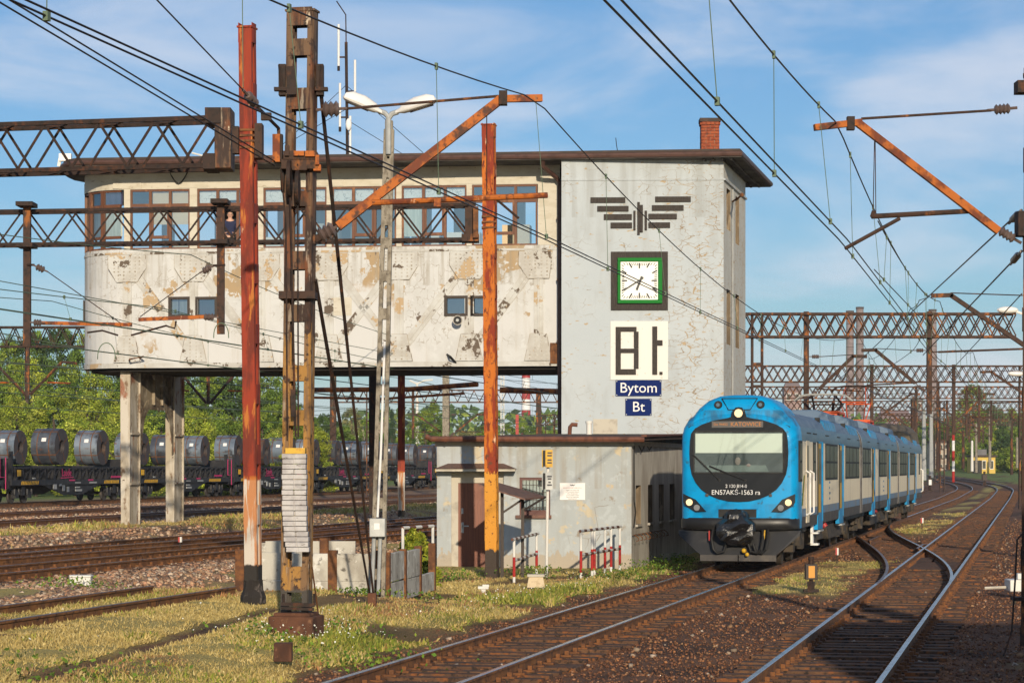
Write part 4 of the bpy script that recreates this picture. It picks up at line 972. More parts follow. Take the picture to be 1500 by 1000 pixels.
for h in sw:
    b = MB()
    for q in ((h[0], h[1], h[0] + .06, h[3]), (h[2] - .06, h[1], h[2], h[3]), (h[0] + .06, h[1], h[2] - .06, h[1] + .06), (h[0] + .06, h[3] - .06, h[2] - .06, h[3])): AS.bx(b, *q, -.28, -.2)
    w_ = b.build('side_window', m_wood, ann)
    b = MB(); b.quad(AS.pt(h[0], h[1], -.25), AS.pt(h[2], h[1], -.25), AS.pt(h[2], h[3], -.25), AS.pt(h[0], h[3], -.25)); b.build('pane', m_glassd, w_, smooth=0)
    b = MB(); b.quad(AS.pt(h[0], h[1], -.29), AS.pt(h[2], h[1], -.29), AS.pt(h[2], h[3], -.29), AS.pt(h[0], h[3], -.29)); b.build('room_shade_sheet', m_black, w_, smooth=0)  # black sheet behind the glass stands for the unlit inside
    b = MB(); AS.bx(b, h[0] - .06, h[1] - .06, h[2] + .06, h[1], -.1, .06); b.build('sill', m_annexside, w_)
# front window
w3 = wi; b = MB(); f = .07
for q in ((w3[0], w3[1], w3[0] + f, w3[3]), (w3[2] - f, w3[1], w3[2], w3[3]), (w3[0] + f, w3[1], w3[2] - f, w3[1] + f * 1.8), (w3[0] + f, w3[3] - f, w3[2] - f, w3[3])): AP.bx(b, *q, -.16, -.04)
fwn = b.build('front_window', M('red_brown_frame', (.10, .028, .02), (), .5), ann)
pane_quad('pane', m_glassd, AP, w3[0] + f, w3[1] + f, w3[2] - f, w3[3] - f, -.12, fwn)
b = MB(); b.quad(AP.pt(w3[0], w3[1], -.2), AP.pt(w3[2], w3[1], -.2), AP.pt(w3[2], w3[3], -.2), AP.pt(w3[0], w3[3], -.2)); b.build('curtain', m_curt, fwn, smooth=0)
gr = MB()
for k in range(1, 9): a = w3[0] + (w3[2] - w3[0]) * k / 9; AP.bx(gr, a - .008, w3[1] + .05, a + .008, w3[3] - .05, -.075, -.055)
for k in range(1, 5): z = w3[1] + (w3[3] - w3[1]) * k / 5; AP.bx(gr, w3[0] + .05, z - .008, w3[2] - .05, z + .008, -.055, -.043)
gr.build('window_grille', m_darkbrown, fwn)
b = MB(); AP.bx(b, w3[0] - .1, w3[1] - .08, w3[2] + .03, w3[1], -.05, .12); b.build('sill', m_redbrown, fwn)
# door in its recess
b = MB(); q0 = rc[0]; 
AP.bx(b, rc[0], rc[1], dr[0], rc[3], -.3, -.14); AP.bx(b, dr[2], rc[1], rc[2], rc[3], -.3, -.14); AP.bx(b, dr[0], dr[3], dr[2], rc[3], -.3, -.14)
b.build('door_surround', m_trim, ann)
m_door = M('brown_door_veneer', (.20, .058, .024), [('noise', (.14, .04, .018), 5, .5, .12, (6, 6, .25))], .42)
b = MB(); AP.bx(b, dr[0], dr[1], dr[2], dr[3], -.24, -.18); door = b.build('door', m_door, ann)
dw, dh = dr[2] - dr[0], dr[3] - dr[1]
def mould(pts, closed=True):
    b = MB(); pts = [AP.pt(dr[0] + x * dw, dr[1] + z * dh, -.178) for x, z in pts]; pts += [pts[0]] * closed
    for p, q in zip(pts, pts[1:]): b.beam(p, q, .03, .022, AP.n)
    return b
arch = [(.56, .30), (.56, .70)] + [(.735 - .175 * math.cos(math.pi * k / 8), .74 + .09 * math.sin(math.pi * k / 8)) for k in range(9)] + [(.91, .70), (.91, .30)]
for pts in ([(.28, .74), (.48, .74), (.48, .90), (.28, .90)], [(.28, .22), (.45, .22), (.45, .70), (.28, .70)], [(.28, .11), (.45, .11), (.45, .18), (.28, .18)], arch, [(.56, .11), (.91, .11), (.91, .25), (.56, .25)], [(.65, .34), (.65, .68)] + [(.735 - .085 * math.cos(math.pi * k / 6), .70 + .06 * math.sin(math.pi * k / 6)) for k in range(7)] + [(.82, .68), (.82, .34)]):
    mould(pts).build('moulding', m_door, door)
b = MB(); AP.bx(b, dr[0] + .08, dr[1] + .93, dr[0] + .14, dr[1] + 1.2, -.18, -.165); AP.bx(b, dr[0] + .10, dr[1] + 1.09, dr[0] + .27, dr[1] + 1.12, -.14, -.12); AP.bx(b, dr[0] + .10, dr[1] + 1.08, dr[0] + .13, dr[1] + 1.13, -.165, -.12)
b.build('handle', m_galv, door)
b = MB(); AP.bx(b, dr[0] + .08, dr[1] + 1.42, dr[0] + .13, dr[1] + 1.56, -.18, -.165); b.build('lock_plate', m_galv, door)
b = MB(); AP.bx(b, rc[0] - .12, -.22, rc[2] + .2, -.14, -.1, .55); b.build('doorstep', m_conc, ann)
# canopy slab over the door
ca0, ca1 = AP.inv(638, 500, .45)[0], AP.inv(755, 500, .45)[0]; zc0 = AP.inv(690, 690, .45)[1]
b = MB(); AP.bx(b, ca0, zc0, ca1, zc0 + .06, 0, .5); can = b.build('door_canopy', m_trim, ann)
b = MB(); p = [AP.pt(ca0 - .03, zc0 + .065, .54), AP.pt(ca1 + .03, zc0 + .065, .54), AP.pt(ca1 + .03, zc0 + .065, 0), AP.pt(ca0 - .03, zc0 + .065, 0)]
b.add([*p, AP.pt(ca0 + .3, zc0 + .2, .0), AP.pt(ca1 - .3, zc0 + .2, .0)], [(0, 1, 5, 4), (0, 4, 3), (1, 2, 5), (3, 2, 1, 0), (4, 5, 2, 3)]); b.build('canopy_sheet', m_redbrown, can)
# cornice, roof, gutter
b = MB(); AP.bx(b, aL - .05, zw1 - .02, .06, zw1 + .10, -.1, .07); AS.bx(b, -.06, zw1 - .02, LA, zw1 + .10, -.1, .07); b.build('cornice', m_trim, ann)
e0, e1 = AP.pt(aL - .22, 0, .38), AP.pt(.30, 0, .38)
pr = [e0, e1, e1 + N * .02 + D * (LA + .3), e0 + D * (LA + .3)]
b = MB(); zr0 = zw1 + .10
def rz_(p, base): return Vector((p.x, p.y, base))
b.add([rz_(pr[0], zr0), rz_(pr[1], zr0), rz_(pr[2], zr0 + .28), rz_(pr[3], zr0 + .28), rz_(pr[0], zr0 + .10), rz_(pr[1], zr0 + .10), rz_(pr[2], zr0 + .38), rz_(pr[3], zr0 + .38)], [(3, 2, 1, 0), (4, 5, 6, 7), (0, 1, 5, 4), (1, 2, 6, 5), (2, 3, 7, 6), (3, 0, 4, 7)])
b.build('roof', m_roof, ann)
b = MB(); b.tube([rz_(pr[0], zr0 + .05) + Vector((-.05, -.07, .06)), rz_(pr[0], zr0 + .04) + Vector((.1, -.07, 0)), rz_(pr[1], zr0 + .03) + Vector((0, -.07, 0))], .075, 8)
for k in range(6): q = rz_(pr[0], zr0 + .035) + (rz_(pr[1], zr0 + .03) - rz_(pr[0], zr0 + .03)) * (k + .5) / 6 + Vector((0, -.07, 0)); b.tube([q - Vector((.02, 0, 0)), q + Vector((.02, 0, 0))], .088, 8)
b.build('gutter', m_redbrown, ann)
b = MB(); b.beam(rz_(pr[1], zr0 + .12), rz_(pr[2], zr0 + .40), .14, .05); b.build('verge_flashing', m_redbrown, ann)
b = MB(); yv = 74
b.tube([P(834, 640, yv), P(835, 625, yv), P(838, 621.5, yv), P(846, 622, yv)], .06, 8); b.build('vent_elbow', m_redbrown, ann)
b = MB(); b.tube([P(863, 636, yv), P(863, 620, yv)], .085, 12); b.tube([P(863, 620, yv), P(863, 616.5, yv)], .11, 12); b.build('vent_stub', m_whitep, ann)
b = MB(); TP.rect(b, 869, 613.5, 904.5, 640, .0, .012); b.build('bare_render_patch', m_trim, ann)
# cables and hooks on the side wall
b = MB(); b.tube([AS.pt(.25, 3.2, .03), AS.pt(.25, 1.6, .03), AS.pt(.5, 1.3, .03), AS.pt(.2, .9, .03)], .012, 5); b.tube([AS.pt(.6, 3.1, .05), AS.pt(1.2, 2.85, .08), AS.pt(2.0, 3.1, .05), AS.pt(2.6, 2.9, .06), AS.pt(3.4, 3.1, .05)], .015, 5); b.build('wall_cable', m_black, ann)
hk = thing('hook_rack', 'row of rusty hooks on the annex side wall', 'hook rack', AS.pt(1.2, .75))
b = MB(); b.beam(AS.pt(-.02, .72, .05), AS.pt(5.4, .72, .05), .012, .018)
for k in range(9): p = AS.pt(.1 + .64 * k, .72, .06); b.tube([p, p + N * .1 - UP * .07, p + N * .12 - UP * .14, p + N * .05 - UP * .16], .012, 5)
b.build('rail', m_clip, hk)
# white notice board
nb_ = thing('notice_board', 'white notice board with small red and black print on the annex wall', 'sign', AP.pt(*AP.inv(838, 720)))
b = MB(); a0, z0, a1, z1 = AP.rect(b, 820, 707, 857, 732, .01, .03); b.build('panel', m_white, nb_)
am_, zm = (a0 + a1) / 2, (z0 + z1) / 2
m_redink = M('red_ink', (.45, .06, .04), (), .6); m_ink = M('dark_ink', (.05, .05, .06), (), .6)
text('lettering', 'PKP POLSKIE LINIE KOLEJOWE S.A.', .031, m_redink, nb_, AP.pt(am_, z1 - .125, .032), AP.rot)
for k, tx in enumerate(('Zakład Linii Kolejowych', 'w Tarnowskich Górach', 'Sekcja Eksploatacji', 'w Tarnowskich Górach', 'Posterunek nastawczy', 'dysponujący Bt')): text('lettering', tx, .036, m_ink, nb_, AP.pt(am_, z1 - .185 - .043 * k, .032), AP.rot)
b = MB(); b.prism([AP.pt(am_ + x, z1 - .055 + z, .0305) for x, z in ((-.07, .02), (-.015, .0), (-.02, -.025), (-.05, -.005))], AP.n * .003); b.prism([AP.pt(am_ - x, z1 - .055 + z, .0305) for x, z in ((-.07, .02), (-.015, .0), (-.02, -.025), (-.05, -.005))], AP.n * .003); b.tube([AP.pt(am_, z1 - .055, .031), AP.pt(am_, z1 - .055, .034)], .016, 12); b.build('wing_logo', m_ink, nb_)
# ================================================================ MASTS AND GANTRIES
def channel_mast(label, base, top_z, w, dep, mat, batten=.95, z_from=None, lean=(0, 0), side_only=True, name='catenary_mast', foot=None, foot_mat=None, group='catenary masts'):
    """two steel channels joined by batten plates"""
    t = thing(name, label, 'mast', base, 0, group)
    z0 = base[2] if z_from is None else z_from; tp = Vector((base[0] + lean[0], base[1] + lean[1], top_z)); bt_ = Vector((base[0], base[1], z0))
    d = (tp - bt_).normalized(); ex, ey = N.copy(), D.copy()
    if side_only:                          # webs towards and away from the camera, battens on the sides
        for s in (-1, 1):
            b = MB(); o = ey * s * dep / 2
            b.beam(bt_ + o, tp + o, w, .014, ey)
            for e in (-1, 1): b.beam(bt_ + o + ex * e * (w / 2 - .007) - ey * s * .04, tp + o + ex * e * (w / 2 - .007) - ey * s * .04, .014, .075, ey)
            b.build('channel', mat, t, bevel=.004)
        L = (tp - bt_).length; n = int(L / batten)
        for k in range(n + 1):
            c = bt_ + d * (L * k / n * .98 + .1)
            for e in (-1, 1):
                b = MB(); b.frame(c + ex * e * (w / 2 + .006), ex * .005, ey * (dep / 2 - .02), UP * .16); b.build('batten_plate', mat, t, smooth=0)
    else:                                  # channels left and right, battens towards and away from the camera
        for s in (-1, 1):
            b = MB(); o = ex * s * (w / 2 - .05)
            b.beam(bt_ + o, tp + o, .08, .012, ey, 0)
            b2 = ey * dep / 2
            b.beam(bt_ + o - b2, tp + o - b2, .085, .014, ey); b.beam(bt_ + o + b2, tp + o + b2, .085, .014, ey)
            b.beam(bt_ + ex * s * (w / 2), tp + ex * s * (w / 2), .012, dep, ey)
            b.build('channel', mat, t, bevel=.004)
        for z, h in foot['battens']:
            for s in (-1, 1):
                b = MB(); q = bt_ + d * ((z - z0) / d.z); b.frame(q + ey * s * (dep / 2 + .012), ex * (w / 2 - .02), ey * .006, UP * h / 2); b.build('batten_plate', mat, t, smooth=0)
    b = MB(); b.frame(tp + UP * .01, ex * (w / 2 + .02), ey * (dep / 2 + .03), UP * .015); b.build('cap_plate', mat, t)
    return t
def insulator(parent, a, b_, r=.075, n=4, rod=.022):
    a, b_ = Vector(a), Vector(b_); m = MB(); m.tube([a, b_], rod, 6)
    d = b_ - a; L = d.length
    pts, rs = [], []
    for k in range(n * 2 + 1):
        pts.append(a + d * (.25 + .5 * k / (n * 2))); rs.append(r if k % 2 else r * .62)
    m.tube(pts, rs, 12); return m.build('insulator', m_insul, parent)
# --- the red mast
y1 = 40.6; b1 = P(371, 891, y1); b1.z = .08
pm1 = channel_mast('tall red mast with orange and white lower part and a black foot', (b1.x, b1.y, b1.z), P(363, 42, y1).z, .215, .26, m_pole1, .95, .6, (P(362, 42, y1).x - b1.x, 0))
b = MB(); bx_ = Vector((b1.x, b1.y, 0))
b.tube([bx_ + UP * .0, bx_ + UP * .34, bx_ + UP * .46, bx_ + UP * .62], [.215, .21, .165, .155], 8); b.build('footing', M('tarred_concrete', (.025, .021, .019), [('noise', (.12, .10, .09), 6, .62, .06)], .9, bump=(30, .4)), pm1, smooth=0)
b = MB()
for y in (192, 200, 208, 217): 
    q = P(364.5, y, y1); b.frame(q, (.13, 0, 0), (0, .16, 0), (0, 0, .018))
b.build('clamp_band', m_clip, pm1)
b = MB(); q = P(380, 208, y1); b.frame(q - Vector((0, .03, 0)), (.06, 0, 0), (0, .16, 0), (0, 0, .28)); q = P(346, 206, y1); b.frame(q, (.05, 0, 0), (0, .12, 0), (0, 0, .22)); b.build('beam_bracket', m_ironbrown, pm1)
# --- the orange mast in front of the annex
y4 = 57.6; b4 = P(721, 847, y4)
pm4 = channel_mast('flaking orange mast standing in front of the annex door', (b4.x, b4.y, b4.z), P(717, 184, y4).z, .27, .28, m_pole4, .92, None, (P(716, 184, y4).x - b4.x, 0))
b = MB()
for y in (318, 326, 334): b.frame(P(716, y, y4), (.165, 0, 0), (0, .18, 0), (0, 0, .02))
q = P(697, 326, y4); b.frame(q, (.06, 0, 0), (0, .12, 0), (0, 0, .36)); b.build('clamp_band', m_clip, pm4)
# --- the open dark mast carrying the tension gear
y2 = 35.6; b2 = P(434, 905, y2); zt2 = P(443, 18, y2).z
bats = [(P(440, y, y2).z, h) for y, h in ((26, .26), (71, .24), (146, .30), (233, .16), (292, .22), (382, .26), (459, .24), (547, .22), (612, .22), (848, .36))]
pm2 = channel_mast('dark open steel mast with rusty tension gear and white weights', (b2.x, b2.y, b2.z - .06), zt2, .40, .21, m_mast2, lean=(P(443, 18, y2).x - b2.x, 0), side_only=False, foot={'battens': bats})
b = MB(); q = Vector((b2.x, b2.y, 0)); z_ = P(434, 932, y2).z
b.frame(q + UP * (b2.z - .22), N * .33, D * .30, UP * .26); b.frame(q + UP * (b2.z + .06), N * .27, D * .24, UP * .03); o = b.build('footing', m_rustblock, pm2, smooth=0, bevel=.02)
b = MB()
for px in (414, 469):
    q = P(px, 118, y2); b.frame(q, (.05, 0, 0), (0, .10, 0), (0, 0, .22)); b.tube([P(px - (5 if px < 440 else -2), 95, y2 - .1), P(px, 135, y2 - .1)], [.02, .035], 6); b.frame(P(px + (-3 if px < 440 else 2), 131, y2 - .1), (.09, 0, 0), (0, .06, 0), (0, 0, .025))
q = P(427, 118, y2 - .2); b.frame(q, (.07, 0, 0), (0, .01, 0), (0, 0, .20))
b.build('stay_bracket', m_iron, pm2)
for (x0, y0, x1, y1_) in ((415, 228, 468, 234), (412, 240, 470, 247), (408, 430, 466, 437)): b = MB(); b.span(P(x0, y1_, y2 - .3), P(x1, y0, y2 + .25)); b.build('gear_beam', m_ironbrown, pm2)
b = MB(); b.span(P(399, 237, y2 - .32), P(411, 198, y2 - .2)); b.build('hanger_plate', m_orange, pm2)
b = MB(); b.span(P(459, 250, y2 - .3), P(471, 243, y2 - .15)); b.build('gear_bracket', m_orange, pm2)
for (x0, y0, x1, y1_, mt) in ((447, 222, 462, 229, m_orange), (430, 222, 446, 228, m_orange), (417, 214, 424, 228, m_ironbrown), (462, 228, 468, 241, m_orange), (428, 244, 450, 249, m_ironbrown)): b = MB(); b.span(P(x0, y1_, y2 - .36), P(x1, y0, y2 - .28)); b.build('gear_plate', mt, pm2)
b = MB()
def wheel(c, r, th=.05): b.tube([Vector(c) - Vector((th / 2, 0, 0)), Vector(c) + Vector((th / 2, 0, 0))], r, 18)
for q_, r_ in ((P(424, 262, y2 - .36), .26), (P(436, 275, y2 - .36), .24), (P(415, 262, y2 + .05), .2)): b = MB(); wheel(q_, r_); b.build('pulley', m_iron, pm2)
b = MB(); b.tube([P(424, 236, y2 - .36), P(433, 640, y2 - .33)], .016, 6); b.tube([P(436, 240, y2 - .34), P(437, 640, y2 - .33)], .013, 6); b.tube([P(411, 245, y2 - .3), P(419, 330, y2 - .3), P(421, 640, y2 - .28)], .012, 6)
b.beam(P(429, 570, y2 - .33), P(430, 610, y2 - .33), .07, .05, (0, 1, 0)); b.build('tension_rope', m_iron, pm2)
b = MB(); 
for px in (416, 461): b.tube([P(px, 885, y2 - .26), P(px - 1, 869, y2 - .26)], .02, 6)
b.beam(P(412, 884, y2 - .27), P(460, 886, y2 - .27), .05, .05); b.beam(P(412, 890, y2 - .27), P(460, 892, y2 - .27), .05, .04); b.build('guide_bar', m_iron, pm2)
b = MB(); b.span(P(452, 782, y2 - .235), P(459, 790, y2 - .225)); 
tw = thing('tension_weight_stack', 'stack of whitewashed tension weights hanging in the dark open mast', 'weights', P(433, 812, y2 - .3))
nW = 19; yt, yb = 664, 808
for k in range(nW):
    y_ = yb - (yb - yt) * (k + .5) / nW; fr_ = k / nW
    big = k in (1, 2, 4, 5); xc = 433 + max(0, 3 - k * .7) * 1.2 - (1.0 if k > 5 else 0) + rnd.uniform(-.6, .6)
    b = MB(); c = P(xc, y_, y2 - .34); w_ = .165 + rnd.uniform(-.008, .008); h = (yb - yt) / nW / F * y2
    b.frame(c - Vector((w_ * .54, 0, 0)), (w_ * .46 + .004, 0, 0), (0, .11 + rnd.uniform(0, .02), 0), (0, 0, h / 2 - .004)); b.frame(c + Vector((w_ * .54, 0, 0)), (w_ * .46 + .004, 0, 0), (0, .11 + rnd.uniform(0, .02), 0), (0, 0, h / 2 - .004)); b.frame(c + Vector((0, .03, 0)), (w_ * .09, 0, 0), (0, .08, 0), (0, 0, h / 2 - .005))
    o = b.build('weight', m_weight, tw, bevel=.006)
    if k % 4 != 3:
        b = MB(); b.frame(c - Vector((0, .055, 0)), (w_ * .10, 0, 0), (0, .05, 0), (0, 0, h / 2 - .004)); b.build('slot_filler', m_weight, o)
b = MB(); b.span(P(418, 664, y2 - .47), P(449, 656, y2 - .2)); b.build('top_plate', m_yellow, tw)
# stay rods to their anchor
st = thing('stay_anchor', 'two thin stay rods running down to a short brown anchor block', 'anchor', P(545, 890, 41.5), 0)
b = MB(); b.span(P(538, 895, 41.4), P(552, 867, 41.65)); b.build('anchor_block', m_rustblock, st, bevel=.015)
for q in (((470, 135, y2), (485, 300, 37), (497, 430, 38), (520, 620, 39.6), (547, 872, 41.5)), ((462, 410, y2), (476, 500, 37), (491, 570, 38), (517, 690, 39.6), (542, 872, 41.5))):
    b = MB(); p = [P(*k) for k in q]; b.tube([p[0], p[0].lerp(p[-1], .3), p[0].lerp(p[-1], .65), p[-1]], [.028, .028, .022, .018], 6); b.build('stay_rod', m_iron, st)
b = MB(); b.tube([P(457, 830, y2), P(470, 925, 36.5)], .012, 6); b.build('ground_wire', m_clip, st)
# small things round the foot
one('brick_block', m_rustblock, lambda b: b.box((0, 0, .05), (.23, .2, .24)), 'small brick red block in front of the dark mast', 'block', P(415, 960, 32.0), bevel=.01)

def cantilever(parent, post, xt, zm=7.35, zl=6.0, over=.55, mat=m_ironbrown, reg=True, beamw=.12):
    """bracket arm across the track: raking tube, level end, tie with insulator, registration tube"""
    X, Y = post; s = 1 if xt > X else -1
    tip = Vector((xt - s * .0, Y, zm)); root = Vector((X + s * .14, Y, zl)); r2 = root + (tip - root).normalized() * .55
    b = MB(); b.beam(r2, tip, beamw, beamw, (0, 1, 0)); b.beam(tip - Vector((s * .06, 0, 0)), tip + Vector((s * over, 0, -.02)), beamw, beamw, (0, 1, 0)); b.build('bracket_arm', mat, parent)
    insulator(parent, root - (tip - root).normalized() * .14, r2, .085)
    tp = Vector((X + s * .1, Y, zm - .02)); t1 = tp + Vector((s * .55, 0, 0))
    b = MB(); b.tube([t1, tip + UP * .06], .018, 6); b.build('tie_rod', m_iron, parent)
    insulator(parent, tp, t1, .09)
    if reg:
        zr = zl + .12; k = (zr - zl) / (zm - zl); xs = X + (xt - X) * max(.22, k)
        zs_ = zl + (zm - zl) * max(.22, k)
        b = MB(); b.tube([Vector((xs, Y, zs_)), Vector((xt + s * .35, Y, zs_ - .10))], .03, 8); b.tube([Vector((xt - s * .15, Y, zs_ - .06)), Vector((xt + s * .55, Y, 5.72))], .02, 6); b.build('registration_arm', mat, parent)
# the near arm on the dark mast, as seen
ar = thing('bracket_arm', 'orange rusty bracket arm reaching from the dark mast over the near track', 'bracket arm', P(470, 345, y2))
b = MB(); b.beam(P(495, 332, y2), P(737, 143, y2 + .35), .125, .125, (0, 1, 0)); b.beam(P(730, 145, y2 + .35), P(794, 144, y2 + .45), .10, .10, (0, 1, 0)); b.build('raking_tube', m_orange, ar)
b = MB(); b.tube([P(505, 159.5, y2), P(730, 141, y2 + .35)], .02, 8); b.build('tie_rod', m_ironbrown, ar); insulator(ar, P(462, 161, y2), P(508, 159, y2), .12, 3)
insulator(ar, P(458, 352, y2), P(500, 328, y2), .12, 3)
b = MB(); b.span(P(452, 357, y2 - .1), P(464, 346, y2 + .15)); b.tube([P(462, 351, y2), P(474, 345, y2)], .06, 8); b.build('root_bracket', m_ironbrown, ar)
b = MB(); b.tube([P(545, 297, y2), P(802, 286, y2 + .4)], .042, 8); b.frame(P(641, 297, y2), (.05, 0, 0), (0, .05, 0), (0, 0, .06)); b.build('registration_tube', m_orange, ar)
b = MB(); b.frame(P(737, 144, y2 + .3), (.06, 0, 0), (0, .09, 0), (0, 0, .10)); b.tube([P(713, 166, y2 + .3), P(713, 290, y2 + .3)], .008, 5); b.tube([P(720, 286, y2 + .3), P(760, 320, y2 + .3)], .02, 6); b.build('messenger_clamp', m_iron, ar)
# mast and arm at the right edge
y5 = 34.0; b5 = P(1501, 945, y5); 
pm5 = channel_mast('brown mast at the right edge of the yard with a bracket arm', (b5.x + .05, b5.y, b5.z), P(1499, 112, y5).z, .20, .22, m_ironbrown, 1.0, None, (.05, 0))
for q_ in ((1491, 135, 1502, 122), (1492, 345, 1503, 312), (1486, 880, 1500, 873)): b = MB(); b.span(P(q_[0], q_[1], y5 - .18), P(q_[2], q_[3], y5 + .1)); b.build('fitting', m_iron, pm5)
b = MB(); b.tube([P(1500, 778, y5 - .16), P(1490, 790, y5 - .2), P(1487, 850, y5 - .2), P(1482, 925, y5 - .2), P(1470, 960, y5 - .4)], .013, 6); b.build('earth_cable', m_iron, pm5)
ar2 = thing('bracket_arm', 'rusty bracket arm reaching from the right edge over the second track', 'bracket arm', P(1490, 352, y5))
b = MB(); b.beam(P(1255, 179, y5 - .35), P(1462, 338, y5), .10, .10, (0, 1, 0)); b.beam(P(1193, 187, y5 - .5), P(1262, 179, y5 - .35), .085, .085, (0, 1, 0)); b.build('raking_tube', m_orange, ar2)
b = MB(); b.tube([P(1262, 174, y5 - .35), P(1452, 162, y5)], .018, 8); b.build('tie_rod', m_ironbrown, ar2); insulator(ar2, P(1446, 162, y5), P(1490, 158, y5), .075, 4); insulator(ar2, P(1455, 332, y5), P(1496, 356, y5), .075, 4)
b = MB(); b.tube([P(1277, 317, y5 - .4), P(1424, 309, y5)], .035, 8); b.tube([P(1318, 320, y5 - .3), P(1238, 364, y5 - .45)], .026, 8); b.tube([P(1277, 318, y5 - .4), P(1280, 309, y5 - .4)], .03, 6); b.build('registration_tube', m_ironbrown, ar2)
b = MB(); b.frame(P(1246, 181, y5 - .4), (.05, 0, 0), (0, .06, 0), (0, 0, .09)); b.tube([P(1281, 205, y5 - .4), P(1279, 312, y5 - .4)], .006, 4); b.tube([P(1282, 205, y5 - .4), P(1283, 312, y5 - .4)], .006, 4); b.build('messenger_clamp', m_iron, ar2)

# ---------------------------------------------------------------- lattice gantries
def truss(t, A, B, h, dep, nb, mat, pieces=True, cross=False, ch=.075, dg=.045):
    """a box girder of lattice work from A to B (its bottom chord line)"""
    A, B = Vector(A), Vector(B); e = (B - A); L = e.length; e.normalize(); q = Vector((-e.y, e.x, 0)).normalized()
    lat = MB()
    for s in (-1, 1):
        for z in (0, h):
            b = MB(); b.beam(A + q * s * dep / 2 + UP * z, B + q * s * dep / 2 + UP * z, ch, ch); b.build('chord', mat, t)
        for k in range(nb):
            a0, a1 = A + e * L * k / nb, A + e * L * (k + 1) / nb
            segs = [(a0, a1)] if not cross else [(a0, a1), (a1, a0)]
            if not cross and k % 2: segs = [(a1, a0)]
            for i, (p, r) in enumerate(segs):
                b = MB() if pieces else lat
                b.beam(p + q * s * (dep / 2 + .01 * i) + UP * ch * .4, r + q * s * (dep / 2 + .01 * i) + UP * (h - ch * .4), dg, .012, q)
                if pieces: b.build('lattice_bar', mat, t, smooth=0)
    for k in range(nb):
        a0, a1 = A + e * L * k / nb, A + e * L * (k + 1) / nb
        sg = 1 if k % 2 else -1
        for z in (0, h): lat.beam(a0 + q * sg * dep / 2 + UP * z, a1 - q * sg * dep / 2 + UP * z, dg, .012)
    lat.build('lacing', mat, t, smooth=0, kind='stuff')
    return e, q
# near left gantry ending at the red mast
gA, gB = P(-40, 254.5, 42.3), P(318, 245, 41.0)
g1 = thing('lattice_gantry', 'nearest dark lattice gantry beam ending at the red mast', 'gantry', gB, 0, 'lattice gantries')
truss(g1, gA, gB, .78, .55, 9, m_iron, ch=.07)
b = MB(); b.span(P(314, 246, 40.7), P(344, 165, 41.3)); b.build('end_plate', m_mast2, g1, bevel=.01)
for q_ in ((300, 180, 330, 166), (297, 247, 322, 232)): b = MB(); b.span(P(q_[0], q_[1], 40.66), P(q_[2], q_[3], 41.34)); b.build('end_gusset', m_iron, g1)
# second left gantry ending at the orange mast, with drop posts
hA, hB = P(-60, 360, 60.6), P(690, 351.5, 57.9)
g2 = thing('lattice_gantry', 'long lattice gantry beam crossing in front of the signal box windows', 'gantry', hB, 0, 'lattice gantries')
truss(g2, hA, hB, .80, .55, 22, m_iron, ch=.07)
b = MB(); b.span(P(676, 353, 57.6), P(702, 346, 58.2)); b.span(P(681, 345, 57.7), P(697, 296, 58.1)); b.build('end_plate', m_ironbrown, g2)
def droppost(px, py0, py1, Y, name='drop_post'):
    b = MB(); p, q = P(px, py0, Y), P(px, py1, Y); b.beam(p, q, .17, .012, (0, 1, 0)); 
    for s in (-1, 1): b.beam(p + Vector((s * .08, .07, 0)), q + Vector((s * .08, .07, 0)), .012, .14, (0, 1, 0))
    b.beam(p + Vector((0, .14, 0)), q + Vector((0, .14, 0)), .17, .012, (0, 1, 0))
    return b.build(name, m_ironbrown, g2)
droppost(39, 296, 508, 59.6); droppost(323, 291, 489, 58.7)
for px, Y, yy in ((39, 59.6, (300, 360)), (323, 58.7, (296, 355))):
    for y in yy: b = MB(); b.frame(P(px, y, Y), (.20, 0, 0), (0, .34, 0), (0, 0, .05)); b.build('post_clamp', m_iron, g2)
sarm = MB(); 
for q in (((62, 473, 59.6), (193, 475.5, 59.3)), ((203, 468, 58.7), (300, 464, 58.7))): sarm.beam(P(*q[0]), P(*q[1]), .085, .085, (0, 1, 0))
sarm.build('support_tube', m_orange, g2)
insulator(g2, P(44, 472, 59.5), P(66, 473, 59.5), .09, 3); insulator(g2, P(320, 464.5, 58.7), P(292, 464, 58.7), .09, 3); insulator(g2, P(48, 388, 59.5), P(70, 398, 59.5), .09, 3); insulator(g2, P(314, 389, 58.7), P(292, 400, 58.7), .09, 3)
b = MB(); b.tube([P(70, 398, 59.5), P(178, 474, 59.3)], .012, 5); b.tube([P(292, 400, 58.7), P(205, 464, 58.8)], .012, 5); b.tube([P(40, 388, 59.6), P(50, 388, 59.5)], .03, 6); b.tube([P(330, 388, 58.7), P(312, 389, 58.7)], .03, 6); b.tube([P(258, 470, 58.7), P(256, 481, 58.7), P(243, 477, 58.7), P(192, 491, 58.8)], .025, 6); b.tube([P(128, 487, 59.3), P(150, 484, 59.3), P(173, 491, 59.3)], .025, 6); b.build('registration_arm', m_iron, g2)
b = MB()
for c, w_, hh, Y in (((154, 512), 13, 24, 59), ((322, 500), 11, 22, 58.5)):
    b.tube([P(c[0] - w_ * math.cos(math.pi * k / 12) + 2, c[1] - hh * math.sin(math.pi * k / 12) ** .8 + (14 if Y == 59 else -5) , Y) for k in range(13)], .012, 5)
b.build('jumper_wire', m_wireg, g2)
